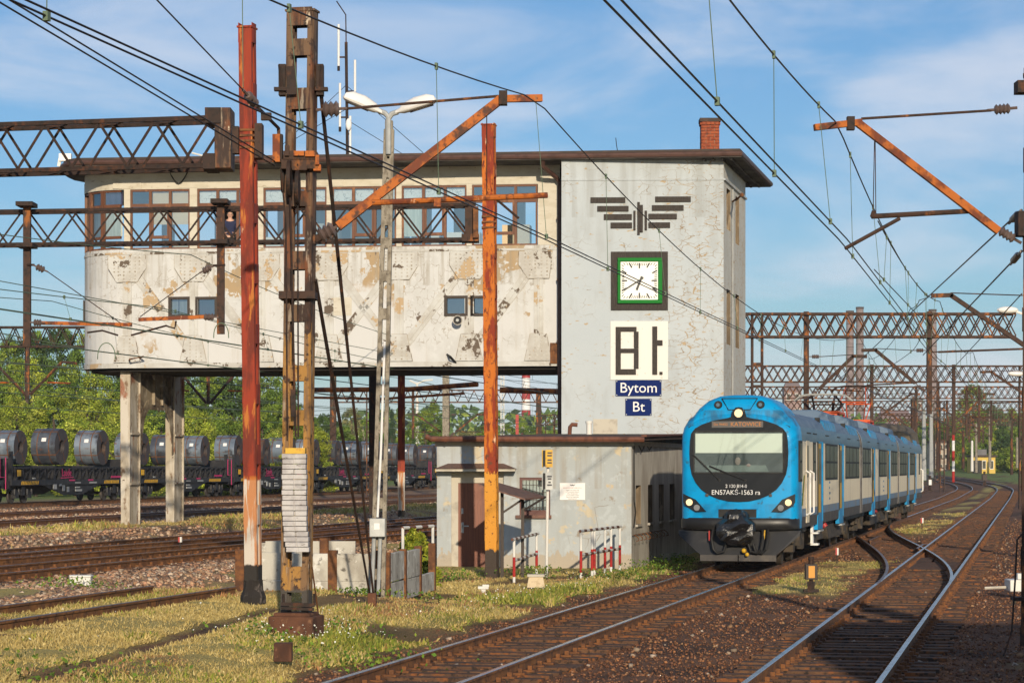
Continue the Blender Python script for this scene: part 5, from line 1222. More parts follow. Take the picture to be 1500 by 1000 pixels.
# far left gantry behind, at the trees
def portal(label, Y, x0, x1, zb, h, posts=(), legs=(), nb=40, cross=True, pieces=False, mat=m_ironbrown, dep=.6, ch=.09, dg=.055, arms=()):
    A, B = P(x0, 600, Y), P(x1, 600, Y); A.z = B.z = zb
    t = thing('lattice_gantry', label, 'gantry', B, 0, 'lattice gantries')
    truss(t, A, B, h, dep, nb, mat, pieces, cross, ch, dg)
    for px, zl in posts:
        q = P(px, 600, Y); b = MB(); b.beam(Vector((q.x, Y - .02, zl)), Vector((q.x, Y - .02, zb + h + .1)), .2, .2, (0, 1, 0)); b.build('drop_post', mat, t)
    for px in legs:
        q = P(px, 600, Y); z0 = zgp(q.x, Y); b = MB()
        for s in (-1, 1): b.beam(Vector((q.x + s * .2, Y, z0)), Vector((q.x + s * .2, Y, zb + h)), .09, .3, (0, 1, 0))
        for k in range(int((zb - z0) / .9)): b.beam(Vector((q.x - .2, Y - .15, z0 + .9 * k + .5)), Vector((q.x + .2, Y - .15, z0 + .9 * k + .5)), .12, .012, (0, 1, 0))
        b.build('leg', mat, t)
    for px, pt_, zm, zl in arms:
        cantilever(t, (P(px, 600, Y).x, Y), P(pt_, 600, Y).x, zm, zl, mat=mat, beamw=.13)
    return t
portal('first portal gantry over the train roof, with a lamp at its end', 101, 1060, 1486, 7.72, .93, posts=((1181, 4.6), (1361, 4.6)), legs=(1109,), nb=26, pieces=True, arms=((1181, 1250, 6.95, 5.25), (1361, 1282, 7.2, 5.5)))
portal('second portal gantry behind the train roof', 158, 1070, 1498, 7.85, 1.0, posts=((1277, 4.4), (1397, 4.5)), legs=(1498,), nb=34, arms=((1277, 1335, 7.1, 5.4), (1397, 1445, 7.1, 5.3)))
portal('third portal gantry, far behind the pantographs', 205, 1090, 1510, 8.1, .95, posts=((1342, 4.4), (1434, 4.5), (1416, 5)), legs=(1510,), nb=44, arms=((1342, 1290, 7.4, 5.4), (1434, 1380, 7.3, 5.3)))
portal('fourth portal gantry among the distant poles', 240, 1150, 1520, 7.9, .9, posts=((1387, 5), (1452, 5.0)), legs=(1380, 1512), nb=42, arms=((1387, 1430, 7.2, 5.5), (1452, 1405, 7.2, 5.5)))
portal('fifth portal gantry, in front of the distant trees', 300, 1280, 1515, 8.0, .9, posts=((1420, 5.4),), legs=(1372, 1507), nb=34, arms=((1420, 1390, 7.6, 5.9), (1420, 1450, 7.6, 5.9)))
portal('sixth and farthest portal gantry before the wooded bank', 365, 1300, 1520, 8.6, .9, posts=((1440, 6),), legs=(1365, 1495), nb=34)
portal('dark lattice gantry in front of the green wood at the left', 116, -60, 126, 8.05, .90, posts=((40, 5.6),), nb=16, cross=False, mat=m_iron)
portal('long lattice gantry seen through under the signal box', 196, 492, 832, 7.55, .95, posts=((605, 4.7), (657, 5.2)), legs=(541,), nb=42, cross=False, mat=m_ironbrown, arms=((657, 700, 6.6, 4.9), (657, 610, 6.6, 4.9)))
portal('small lattice gantry by the tower foot behind the annex roof', 240, 792, 840, 6.55, .9, posts=((812, 4.0),), legs=(796,), nb=10, cross=False)
# hanging V brackets seen under the left part of the box
for i, (px, Y, yt_, yb_, w_, lab) in enumerate(((41, 112, 500, 580, 50, 'thin rusty post with V brackets in front of the green bank, leftmost'), (305, 112, 542, 592, 44, 'thin rusty post with V brackets seen between the bridge legs and red mast'))):
    t = thing('hanging_post', lab, 'post', P(px, yb_, Y)); b = MB(); b.beam(P(px, yb_, Y), P(px, yt_, Y), .14, .14, (0, 1, 0)); b.build('post', m_ironbrown, t)
    for s in (-1, 1):
        b = MB(); b.tube([P(px + s * 3, yb_ - 2, Y), P(px + s * w_, yb_ - 50, Y), P(px + s * (w_ + 22), yb_ - 48, Y)], .07, 6); b.build('bracket_arm', m_ironbrown, t)
        b = MB(); b.tube([P(px + s * 28, yb_ - 20, Y), P(px + s * (w_ + 12), yb_ - 19, Y)], .04, 6); b.build('registration_arm', m_orange, t)
# level rusty tubes under the box
tb = thing('support_boom', 'long orange rusty boom under the signal box floor', 'boom', P(588, 570, 100))
b = MB(); b.tube([P(455, 571, 101), P(600, 570, 100), P(700, 562.5, 99)], .10, 8); b.build('boom_tube', m_orange, tb)
b = MB(); b.tube([P(455, 582, 101), P(560, 584, 100), P(680, 576, 99)], .05, 8); b.build('lower_tube', m_orange, tb)
tb = thing('support_boom', 'straight orange rusty boom between the orange mast and the tower', 'boom', P(780, 573, 110))
b = MB(); b.tube([P(732, 571, 110), P(820, 573.5, 110)], .13, 8); b.build('boom_tube', m_orange, tb)
# posts under and beyond the box
def post(label, px, py0, py1, Y, w, mat, cat='post', name='steel_post'):
    p, q = P(px, py1, Y), P(px, py0, Y)
    def f(b):
        h = q.z - p.z
        for s in (-1, 1): b.frame((s * w * .38, 0, h / 2), (w * .12, 0, 0), (0, w * .4, 0), (0, 0, h / 2))
        b.frame((0, -w * .3, h / 2), (w * .3, 0, 0), (0, .02, 0), (0, 0, h / 2))
        for k in range(max(2, int(h / 1.2))): b.frame((0, -w * .36, h * (k + .5) / max(2, int(h / 1.2))), (w * .42, 0, 0), (0, .015, 0), (0, 0, .12))
    return one(name, mat, f, label, cat, p)
post('brown mast standing behind the coil wagons under the box', 488, 520, 645, 170, .42, m_ironbrown)
post('near black steel post under the middle of the signal box', 546.5, 536, 752, 93, .30, m_iron)
post('reddish steel mast right of the black post under the box', 588, 536, 756, 92, .26, m_pole1)
post('grey concrete pole beyond the annex roof', 653, 520, 640, 190, .50, m_concpole)
post('short red post beyond the annex roof', 757.5, 607, 636, 230, .28, m_red)
post('brown mast by the tower foot', 789, 572, 640, 215, .45, m_ironbrown)
lp = thing('lattice_pole', 'slim grey lattice pole beyond the annex roof', 'pole', P(736, 640, 205)); b = MB()
for s in (-1, 1): b.beam(P(736 + s * 2.2, 640, 205), P(736 + s * 2.2, 540, 205), .09, .09)
for k in range(14): b.beam(P(736 - 2.2, 638 - 7 * k, 205), P(736 + 2.2, 631 - 7 * k, 205), .06, .04); b.beam(P(736 + 2.2, 638 - 7 * k, 205), P(736 - 2.2, 631 - 7 * k, 205), .06, .04)
b.build('lattice', m_galv, lp)
# distant street lamp under the box
sl = thing('street_lamp', 'thin pale double armed street lamp far behind the coil wagons', 'lamp', P(611, 650, 320)); b = MB(); b.tube([P(611, 650, 320), P(611, 560, 320)], [.25, .13], 8); b.tube([P(611, 562, 320), P(622, 557, 320), P(634, 556, 320)], .12, 6); b.tube([P(611, 562, 320), P(600, 557, 320)], .12, 6); b.build('column', m_whitep, sl)

# ================================================================ CATENARIES
def catenary(label, uf, sup, zm, zc, sag, v0, v1, mat=m_wire, twin=True, r=.0095, drop=6.0, stag=.15):
    t = thing('catenary', label, 'overhead wire', W(uf(sup[0]), sup[0], zc), 0, 'overhead wires')
    def zmess(v):
        for a, c in zip(sup, sup[1:]):
            if a <= v <= c: k = (v - a) / (c - a); return zm - sag * 4 * k * (1 - k) + railz(v)
        return zm
    def st(v):
        for i, (a, c) in enumerate(zip(sup, sup[1:])):
            if a <= v <= c: k = (v - a) / (c - a); s = 1 if i % 2 else -1; return stag * s * (1 - 2 * k)
        return 0
    vs = [v0]
    while vs[-1] < v1: vs.append(vs[-1] + (1.5 if vs[-1] < 110 else 6))
    b = MB(); b.tube([W(uf(v) + st(v) * .3, v, zmess(v)) for v in vs], r * 1.1, 5); b.build('messenger_wire', mat, t)
    for o in ((-.055, .055) if twin else (0,)):
        b = MB(); b.tube([W(uf(v) + st(v) + o, v, zc + railz(v)) for v in vs], r, 5); b.build('contact_wire', mat, t)
    v = v0 + 2.3; k = 0
    while v < min(v1, 240):
        o = (-.055 if k % 2 else .055) if twin else 0
        h = zmess(v) - zc - railz(v)
        if h > .25:
            b = MB(); a = W(uf(v) + st(v) * .3, v, zmess(v)); c = W(uf(v) + st(v) + o, v, zc + railz(v)); b.tube([a, a.lerp(c, .5), c], .0045 if v < 80 else .007, 4, caps=False)
            if v < 75: b.frame(a, N * .015, D * .03, UP * .04); b.frame(c, N * .02, D * .03, UP * .035)
            b.build('dropper', m_wireg, t, smooth=0)
        v += drop; k += 1
    return t
catenary('overhead wires above the track of the blue train', lambda v: bend(v) + .05, [-25, 35.3, 101.5, 166, 212, 248, 308, 372, 440], 7.78, 5.78, 1.35, 9, 372)
catenary('overhead wires above the track right of the train', lambda v: 4.5 + bend(v), [-4, 33.9, 71, 102, 167, 212, 248, 308, 372, 440], 7.1, 5.5, .55, 8, 372, drop=5.2)
catenary('lower overhead wires slanting in front of the white gallery wall', lambda v: -13.3, [-10, 56.5, 112, 200], 6.25, 5.62, .45, 20, 200, mat=m_wireg, drop=7)
catenary('upper overhead wires slanting in front of the white gallery wall', lambda v: -12.9 - .012 * (v - 50), [-10, 57.5, 113, 200], 7.6, 6.1, 1.0, 20, 200, mat=m_wireg, drop=40, twin=False)
catenary('overhead wires passing just below the far end of the gallery', lambda v: -17.6, [0, 60, 112, 200], 6.7, 5.55, .6, 30, 240, mat=m_wireg, drop=8)
catenary('overhead wires in front of the green bank, nearer set', lambda v: -31.3, [40, 110, 190, 260], 6.9, 5.7, .6, 50, 260, mat=m_wireg, drop=9, r=.014)
catenary('overhead wires in front of the green bank, middle set', lambda v: -38.5, [40, 112, 192, 270], 7.0, 5.8, .6, 60, 270, mat=m_wireg, drop=9, r=.016)
catenary('overhead wires above the coil wagons', lambda v: -50.4, [60, 130, 200, 280, 360], 7.2, 5.9, .6, 80, 360, mat=m_wireg, drop=9, r=.018)
catenary('overhead wires crossing the gap between box and annex', lambda v: -24 , [60, 120, 196, 290], 7.0, 5.7, .7, 70, 290, mat=m_wireg, drop=9, r=.016)
catenary('overhead wires of the crossover right of the train', lambda v: cross_u(v) if v > 60 else 4.6, [34, 71, 102, 166, 212], 6.9, 5.75, .5, 42, 212, drop=7, twin=False)
# wires running in to the tension gear, and pairs that end at the right edge
tn = thing('tension_wires', 'pair of dark wires running down to the gear of the dark mast', 'overhead wire', P(402, 240, y2))
for a, c in (((-20, -8, 23), (402, 243, y2 - .2)), ((-6, -12, 23), (405, 238, y2 - .2)), ((222, -8, 26), (356, 132, 33.2))):
    b = MB(); p, q = P(*a), P(*c); b.tube([p + (p - q) * .6, p, q], .0095, 6); b.build('wire', m_wire, tn)
insulator(tn, P(356, 132, 33.2), P(380, 160, 34), .07, 3); b = MB(); b.tube([P(378, 158, 34), P(408, 188, y2 - .1), P(410, 232, y2 - .2)], .025, 6); b.frame(P(390, 171, 34.3), (.07, 0, 0), (0, .05, 0), (0, 0, .05)); b.frame(P(408, 218, y2 - .2), (.06, 0, 0), (0, .08, 0), (0, 0, .2)); b.build('end_fitting', m_iron, tn)
b = MB(); b.tube([P(355, -5, 40), P(356, 128, 40.3)], .008, 5); b.build('hanging_rope', m_wireg, tn)
tn2 = thing('tension_wires', 'two dark wires dropping leftwards from the mast at the right edge', 'overhead wire', P(1497, 300, y5))
for a, c in (((1496, 308, y5), (1330, 462, 61)), ((1497, 368, y5), (1352, 520, 68)), ((1330, 462, 61), (1225, 560, 101)), ((1497, 430, 52), (1375, 562, 108))):
    b = MB(); b.tube([P(*a), P(*c)], .013, 5); b.build('wire', m_wire, tn2)
insulator(tn2, P(1496, 308, y5), P(1478, 327, 36), .05, 4); insulator(tn2, P(1496, 368, y5), P(1480, 387, 36), .05, 4)
# masts right of the second track
for k, (Y, lab) in enumerate(((71, 'second mast along the right edge, with a bracket arm'), (128, 'third mast along the right edge, with a bracket arm'))):
    X = .2125 * Y - 7.41 + (4.65 + 3.0) / CT; 
    t = channel_mast(lab, (X, Y, zgp(X, Y)), 8.6, .28, .28, m_ironbrown, 1.2)
    cantilever(t, (X, Y), X - 3.0, 7.35, 5.4, mat=m_ironbrown)
# distant poles between the far tracks
m_polew = m_whitep
for i, (px, y0, y1, Y, w, mt, lab) in enumerate(((1353.5, 600, 703, 250, .5, m_galv, 'tall grey pole just beyond the train tail, leftmost'), (1364, 590, 699, 268, .5, m_galv, 'tall grey pole just beyond the train tail, middle one'), (1338, 585, 660, 235, .6, m_ironbrown, 'brown pole rising behind the train tail'), (1374, 560, 690, 290, .5, m_ironbrown, 'slender brown pole behind the grey poles'), (1430, 620, 692, 330, .4, m_concpole, 'grey lamp pole left of the yellow hut'), (1450, 600, 684, 350, .45, m_concpole, 'pale pole standing behind the yellow hut'), (1482, 600, 695, 320, .4, m_ironbrown, 'brown pole right of the yellow hut'), (1490, 640, 685, 380, .45, m_concpole, 'concrete pole on the bank at the far right'), (1424, 645, 690, 340, .4, m_whitep, 'short pale pole before the trees'), (1411, 630, 686, 330, .45, m_ironbrown, 'rusty pole before the trees'), (1389, 610, 688, 310, .45, m_ironbrown, 'rusty pole in front of the pink house'))):
    p, q = P(px, y1, Y), P(px, y0, Y)
    one('distant_pole', mt, lambda b: b.tube([(0, 0, 0), (0, 0, q.z - p.z)], [w * .5, w * .36], 8), lab, 'pole', p)
rw = thing('striped_pole', 'red and white striped signal pole beside the far tracks', 'pole', P(1396.5, 706, 262))
ys = [706, 690, 675, 660, 645, 632]
for k in range(5): b = MB(); b.tube([P(1396.5, ys[k], 262), P(1396.5, ys[k + 1], 262)], .15, 8); b.build('stripe', m_red if k % 2 == 0 else m_white, rw)

# ================================================================ STREET FURNITURE NEAR THE ANNEX
# slotted concrete lamp post
yl = 45.0; bl = P(553, 882, yl)
lamp = thing('lamp_post', 'slotted grey concrete lamp post with two white lamp heads', 'lamp post', bl)
b = MB(); tz = P(570, 190, yl).z; h = tz - bl.z; lx = P(570, 190, yl).x - bl.x
def lpt(k, dx, dy=0): return Vector((bl.x + lx * k + dx, bl.y + dy, bl.z + h * k))
for s in (-1, 1): b.beam(lpt(0, s * .10), lpt(1, s * .055), .075, .18, (0, 1, 0))
for k in (0, .06, .13, .21, .29, .37, .45, .53, .61, .69, .76, .82, .87, .92, .96, .995): b.frame(lpt(k, 0), (.10 * (1 - k * .3), 0, 0), (0, .085, 0), (0, 0, .10 if k < .8 else .2))
b.build('concrete_column', m_concpole, lamp, bevel=.008)
b = MB(); b.tube([P(569, 226, yl - .12), P(569, 172, yl - .12), P(564, 166, yl - .12), P(556, 163, yl - .12)], .05, 8); b.tube([P(569, 174, yl - .12), P(574, 167, yl - .12), P(583, 164, yl - .12)], .05, 8); b.build('bracket', m_galv, lamp)
def head(a, c, mirror):
    b = MB(); a, c = Vector(a), Vector(c); d = c - a; L = d.length; d.normalize(); up = d.cross(Vector((0, 1, 0))).normalized()
    if up.z < 0: up = -up
    pts = []
    prof = [(0, .04), (.12, .06), (.2, .11), (.5, .155), (.8, .145), (.95, .09), (1, .01)]
    n = 12; vs = []; 
    for t_, r_ in prof:
        for k in range(n):
            an = 2 * math.pi * k / n; vs.append(a + d * L * t_ + Vector((0, 1, 0)) * math.cos(an) * r_ * 1.15 + up * (math.sin(an) * r_ * (1.15 if math.sin(an) > 0 else .45)))
    fs = [(i * n + k, i * n + (k + 1) % n, (i + 1) * n + (k + 1) % n, (i + 1) * n + k) for i in range(len(prof) - 1) for k in range(n)]
    b.add(vs, fs + [tuple(range(n)), tuple(len(vs) - 1 - k for k in range(n))])
    o = b.build('lamp_head', m_lampwhite, lamp)
    b = MB(); b.frame(a + d * L * .62 - up * .05, d * L * .28, Vector((0, .10, 0)), up * .012); b.build('glass_bowl', m_darkbrown, o)
head(P(560, 166, yl - .12), P(502, 142, yl - .35), 0); head(P(579, 166, yl - .12), P(640, 147, yl - .45), 1)
b = MB(); b.tube([P(553, 757, yl - .14), P(558, 660, yl - .14), P(563.5, 500, yl - .14)], .022, 8); b.build('white_conduit', m_white, lamp)
b = MB()
for dx in (-5, 4): b.tube([P(553 + dx, 785, yl - .16), P(550 + dx, 870, yl - .14)], .035, 8)
b.build('grey_conduit', m_galv, lamp)
jb = thing('junction_box', 'light grey junction box on the concrete lamp post', 'junction box', P(553, 772, yl - .25))
b = MB(); b.span(P(541, 786, yl - .34), P(565, 758.5, yl - .14)); b.build('case', m_galv, jb, bevel=.012)
b = MB(); b.span(P(548, 775, yl - .345), P(556, 766, yl - .34)); b.build('label', m_white, jb)
# concrete pen of prefabricated panels between rusty posts
pen = thing('concrete_pen', 'low wall of weathered concrete panels between rusty posts', 'wall', P(470, 879, 46))
def wallrun(p0, p1, zb, zt, n, mats, post_at=None, rows=2, skip=()):
    p0, p1 = Vector(p0), Vector(p1); e = (p1 - p0); L = e.length; e.normalize(); q = Vector((e.y, -e.x, 0))
    for k in range(n):
        for r_ in range(rows):
            if (k, r_) in skip: continue
            b = MB(); a0, a1 = L * k / n + .06, L * (k + 1) / n - .06; z0, z1 = zb + (zt - zb) * (.42 * r_), zb + (zt - zb) * (.42 if r_ == 0 else 1)
            c = p0 + e * (a0 + a1) / 2 + q * rnd.uniform(-.012, .012); dz = rnd.uniform(-.02, .02) if r_ else 0
            b.frame(Vector((c.x, c.y, (z0 + z1) / 2 + dz)), e * (a1 - a0) / 2, q * .045, UP * ((z1 - z0) / 2 - .008)); b.build('panel', mats, pen, bevel=.008)
    for k in range(n + 1):
        b = MB(); c = p0 + e * L * k / n; b.frame(Vector((c.x, c.y, (zb + zt) / 2 + .01)), e * .085, q * .07, UP * ((zt - zb) / 2 + .03)); b.build('post', m_clip, pen, bevel=.006)
wa, wb, wc = P(352, 870, 46.2), P(556, 878, 45.9), P(633, 862, 51.6)
wallrun((wa.x, wa.y, 0), (wb.x, wb.y, 0), -.02, P(470, 808.5, 46).z, 3, m_conc)
wallrun((wb.x + .12, wb.y + .15, 0), (wc.x, wc.y, 0), -.1, .84, 3, m_conc, skip=((2, 1),))
b = MB(); pa = wb + Vector((-3.2, 1.6, 0)); b.frame((P(455, 800, 50).x, 50, .45), (.9, 0, 0), (0, .06, 0), (0, 0, .52)); b.frame((P(410, 800, 50.5).x, 50.5, .40), (.55, 0, 0), (0, .06, 0), (0, 0, .52)); b.build('rear_panel', m_conc, pen)
b = MB(); b.frame((P(475, 800, 49.9).x, 49.9, .5), (.09, 0, 0), (0, .07, 0), (0, 0, .53)); b.build('post', m_clip, pen)
# heap of rubble in front of the pen
b = MB()
for k in range(70):
    px = rnd.uniform(395, 490); py = rnd.uniform(858, 880); s_ = rnd.uniform(.04, .14); p = G(px, py, .0)
    b.frame(p + UP * s_ * .4, (s_, rnd.uniform(-.05, .05), 0), (rnd.uniform(-.05, .05), s_ * .8, 0), (0, 0, s_ * .6))
o = b.build('rubble', m_rustblock, None); o['kind'] = 'stuff'; o['label'] = 'brick rubble lying against the concrete pen'
# thuja bush
def leafball(name, n, fn, size, mat, parent=None, kind=None):
    pts = np.array([fn() for _ in range(n)]); sh = [(-.5, 0, -.1), (0, -.12, .1), (.5, 0, -.1), (0, .5, .25)]
    t = np.array([(.22, .26, .02), (.28, .30, .025), (.13, .19, .02), (.32, .32, .04)])[rng.integers(0, 4, n)] * rng.uniform(.6, 1.2, (n, 1))
    o = scatter_mesh(name, pts, rng.uniform(size * .6, size * 1.4, n), sh, [(0, 1, 2, 3)], mat, t); del o['kind']; return o
m_leafy = M('evergreen_sprays', (.2, .25, .05), [], .7, spec=.2, attr='tint')
th0 = P(605, 833, 53.5)
def thuja():
    while True:
        z = rnd.random() ** .9; lob = rnd.choice(((-.18, 0, .85), (.16, .1, 1.0), (.0, -.1, 1.08), (.33, 0, .5), (-.33, -.05, .55)))
        r_ = .42 * (1 - z) ** .55 * (.75 + .25 * math.sin(z * 9 + lob[0] * 9)); a = rnd.uniform(0, 6.283); k = math.sqrt(rnd.uniform(.45, 1))
        return (th0.x + lob[0] + math.cos(a) * r_ * k, th0.y + lob[1] + math.sin(a) * r_ * k, -.12 + 1.13 * lob[2] * z + rnd.uniform(-.03, .03))
bush = thing('thuja_bush', 'yellow green evergreen bush beside the annex corner', 'bush', (th0.x, th0.y, -.15))
o = leafball('foliage', 5200, thuja, .11, m_leafy); o.parent = bush; o.matrix_parent_inverse = RM[bush.name].inverted()
b = MB(); b.tube([(th0.x, th0.y, -.2), (th0.x, th0.y, .6)], [.06, .02], 6); b.build('trunk', m_clip, bush)
# red and white railings
def railing(label, pts, h, ext=.0, posts=None):
    """pts: ground points of the posts in order; a handrail, a mid rail, banded posts"""
    t = thing('striped_railing', label, 'railing', pts[0], 0, 'red and white railings'); n = len(pts)
    for i, p in enumerate(pts):
        p = Vector(p); b = MB(); b.tube([p, p + UP * h[i]], .032, 8); po = b.build('post', m_whitep, t)
        b = MB(); b.tube([p + UP * h[i] * .16, p + UP * h[i] * .60], .0335, 8, caps=False); b.build('red_band', m_red, po)
    for nm, k in (('handrail', 1.0), ('mid_rail', .52)):
        tops = [Vector(p) + UP * h[i] * k for i, p in enumerate(pts)]
        if nm == 'handrail' and ext: tops[0] = tops[0] + (tops[0] - tops[1]).normalized() * ext; tops[-1] = tops[-1] + (tops[-1] - tops[-2]).normalized() * ext
        b = MB(); b.tube([q for q in tops], .034, 8); hr = b.build(nm, m_redbrown, t)
        L = (tops[-1] - tops[0]).length; m_ = max(2, int(L / .34))
        for s in range(0, m_, 2):
            b = MB(); a, c = tops[0].lerp(tops[-1], s / m_), tops[0].lerp(tops[-1], (s + 1) / m_); b.tube([a, c], .0355, 8, caps=False); b.build('white_band', m_whitep, hr)
    return t
pA, pB = P(851, 850, 57.8), P(908, 838, 62.6)
railing('longest red and white railing, by the annex corner', [pA.lerp(pB, k) for k in (0, .27, .33, .6, .76, 1)], [1.15] * 6, .1)
pA, pB = P(753, 855, 56.6), P(786, 842, 60.5)
railing('short red and white railing under the little canopy', [pA, pB], [1.02, 1.0], .28)
pA, pB = P(590, 850, 53.0), P(634, 845, 54.6)
railing('red and white railing in front of the evergreen bush', [pA, pB], [1.12, 1.12], .02)
# little canopy on two posts
cs = thing('canopy_shelter', 'small sloping brown sheet canopy on two steel posts', 'canopy', P(750, 848, 58.5))
yc = 58.6
c4 = [P(700, 708.5, 57.6), P(732, 707, 60.0), P(802, 727, 60.0), P(769, 730, 57.6)]
b = MB(); b.add([*c4, *[p - UP * .035 for p in c4]], [(0, 1, 2, 3), (7, 6, 5, 4), (0, 4, 5, 1), (1, 5, 6, 2), (2, 6, 7, 3), (3, 7, 4, 0)]); b.build('roof_sheet', m_redbrown, cs)
for px, yy, Y in ((735.5, 718, 58.0), (765.5, 731, 58.6)):
    b = MB(); q = P(px, 851, Y); q.z = -.2; b.beam(q, P(px, yy, Y), .075, .075, (0, 1, 0)); b.build('post', m_darkbrown, cs)
b = MB(); b.beam(P(737, 750, 58.0), P(767, 730, 58.0), .05, .05, (0, 1, 0)); b.build('brace', m_darkbrown, cs)
b = MB(); b.beam(P(767, 747, 58.6), P(797, 729, 59.6), .05, .05, (0, 1, 0)); b.build('brace', m_darkbrown, cs)
# white post with two warning boxes
sp = thing('box_post', 'slim white post carrying a yellow box above a grey box', 'post', P(801, 848, 59.4))
ysp = 59.4
b = MB(); b.tube([P(800.5, 849, ysp), P(803, 668, ysp)], .035, 8); b.build('post', m_whitep, sp)
def vbox(y0, y1, mat, lab, lines):
    bb = thing('sign_box', lab, 'sign box', P(803, y1, ysp)); yb_ = ysp - .12
    b = MB(); b.span(P(800, y1, yb_ - .06), P(809.5, y0, yb_ - .04)); fr_ = b.build('front_plate', mat, bb)
    b = MB(); b.span(P(793.8, y1, yb_ + .12), P(796, y0, yb_ + .06)); b.span(P(795.5, y1 - 1, yb_ - .02), P(800.5, y0 + 1, yb_ + .1), 1); b.span(P(799, y1, yb_ - .05), P(801, y0, yb_ + .1)); b.build('case', [mat, m_black], bb)
    w_ = (P(809.5, y0, yb_).x - P(800.5, y0, yb_).x)
    for k, (wl, yy) in enumerate(lines): b = MB(); c_ = P(805, yy, yb_ - .064); b.frame(c_, (wl, 0, 0), (0, .002, 0), (0, 0, .018)); b.build('print_line', m_ink, bb)
vbox(658.5, 684, m_yellow, 'yellow box with black print at the top of the white post', ((.05, 663), (.055, 667), (.05, 673.5), (.055, 677.5)))
vbox(691.5, 717, m_galv, 'grey box with dark print under the yellow box', ((.055, 697.5), (.045, 701), (.03, 706), (.055, 710)))
# point lantern box, cable marker, lanterns, markers
ln_ = thing('lantern_box', 'cream wooden lantern box standing low in the grass by the near track', 'lantern', G(785, 868, -.18))
q = G(785, 868, -.18); b = MB(); b.frame(q + UP * .06, (.19, 0, 0), (0, .14, 0), (0, 0, .06)); b.build('base', m_black, ln_)
b = MB(); vs = []
for z, w_ in ((.12, .185), (.34, .15)): vs += [q + Vector((-w_, -.12, z)), q + Vector((w_, -.12, z)), q + Vector((w_, .12, z)), q + Vector((-w_, .12, z))]
b.add(vs, [(0, 1, 5, 4), (1, 2, 6, 5), (2, 3, 7, 6), (3, 0, 4, 7), (4, 5, 6, 7), (3, 2, 1, 0)]); b.build('body', M('cream_lantern_paint', (.62, .50, .33), [('noise', (.45, .33, .2), 6, .6, .08)], .7), ln_)
b = MB(); b.frame(q + UP * .37, (.18, 0, 0), (0, .15, 0), (0, 0, .025)); b.build('lid', m_trim, ln_)
def shunt_lantern(label, px, py, Y, s, mats):
    q = P(px, py, Y); t = thing('point_lantern', label, 'lantern', q)
    b = MB(); b.tube([q, q + UP * .28 * s], [.10 * s, .035 * s], 6); b.frame(q + UP * .02, (.16 * s, 0, 0), (0, .1 * s, 0), (0, 0, .03)); b.frame(q + UP * .16 * s, (.08 * s, 0, 0), (0, .03 * s, 0), (0, 0, .05 * s)); b.build('stand', m_iron, t)
    b = MB(); b.frame(q + UP * .42 * s, (.125 * s, 0, 0), (0, .12 * s, 0), (0, 0, .16 * s)); c = b.build('case', m_darkbrown, t, bevel=.008)
    b = MB(); b.frame(q + UP * .42 * s - Vector((0, .122 * s, 0)), (.066 * s, 0, 0), (0, .006, 0), (0, 0, .125 * s)); b.build('signal_panel', mats, c)
    b = MB(); b.frame(q + UP * .42 * s + Vector((.127 * s, 0, 0)), (.004, 0, 0), (0, .06 * s, 0), (0, 0, .12 * s)); b.build('signal_panel', mats, c)
    b = MB(); b.tube([q + UP * .58 * s, q + UP * .66 * s, q + UP * .67 * s, q + UP * .74 * s], [.055 * s, .055 * s, .065 * s, .06 * s], 12); b.build('chimney_cap', m_iron, t)
m_amber = M('amber_panel', (.62, .27, .03), (), .5)
shunt_lantern('dark point lantern with an orange panel between the two shiny tracks', 1188, 866, 51.5, .98, m_amber)
shunt_lantern('dark point lantern with a white panel beyond the train tail', 1362, 719, 226, 1.9, m_white)
shunt_lantern('black lantern far off between the curving tracks', 1442, 711, 260, 2.0, m_darkbrown)
def marker(label, px, py0, py1, Y, w, horiz=False):
    q = P(px, py1, Y); t = thing('fouling_marker', label, 'marker post', q); b = MB(); h = P(px, py0, Y).z - q.z
    b.tube([q, q + UP * h * .65], .02, 6); b.build('stake', m_darkbrown, t)
    b = MB(); b.tube([q + UP * h * .55, q + UP * h], w, 10); hd = b.build('head', m_whitep, t)
    b = MB(); b.frame(q + UP * h * .775 + Vector((-w * .5, -w * .95, 0)), (w * .42, 0, 0), (0, .012, 0), (0, 0, h * .22)); b.build('red_stripe', m_red, hd)
marker('small red and white marker between train and crossover', 1226, 802, 825, 66, .048)
marker('tiny red and white marker post beyond the crossover', 1350.5, 758, 775, 101, .07)
marker('little red and white marker between the rusty left tracks', 264, 786, 803, 63, .05)
one('cable_marker', m_whitep, lambda b: (b.frame((0, 0, .09), (.05, 0, 0), (0, .05, 0), (0, 0, .09)), b.frame((0, 0, .18), (.11, 0, 0), (0, .07, 0), (0, 0, .03)), b.frame((.05, 0, .22), (.07, 0, 0), (0, .05, 0), (0, 0, .025))), 'small white marker stone in the grass by the near track', 'marker stone', G(708, 873, -.2), bevel=.008)
one('white_lid', m_whitep, lambda b: (b.frame((0, 0, .08), (.20, 0, 0), (0, .14, 0), (0, 0, .08)), b.frame((0, 0, .18), (.21, 0, 0), (0, .16, 0), (0, 0, .02), 1)), 'whitewashed box with a rusty lid on the left ballast', 'box', G(119, 857, .2), bevel=.01).data.materials.append(m_clip)
one('pale_stone', m_conc, lambda b: b.ball((0, 0, .08), .14, 9, 6, (1, .9, .8)), 'pale rounded stone at the left picture edge', 'stone', G(4, 994, -.05))
one('broken_brick', m_trim, lambda b: b.frame((0, 0, .05), (.12, .03, .0), (-.03, .09, 0), (0, 0, .05)), 'broken cream brick in the foreground grass', 'brick', G(212, 996, -.08), bevel=.012)
pmach = thing('point_machine', 'white point machine beside the right edge mast', 'point machine', G(1488, 870, -.1))
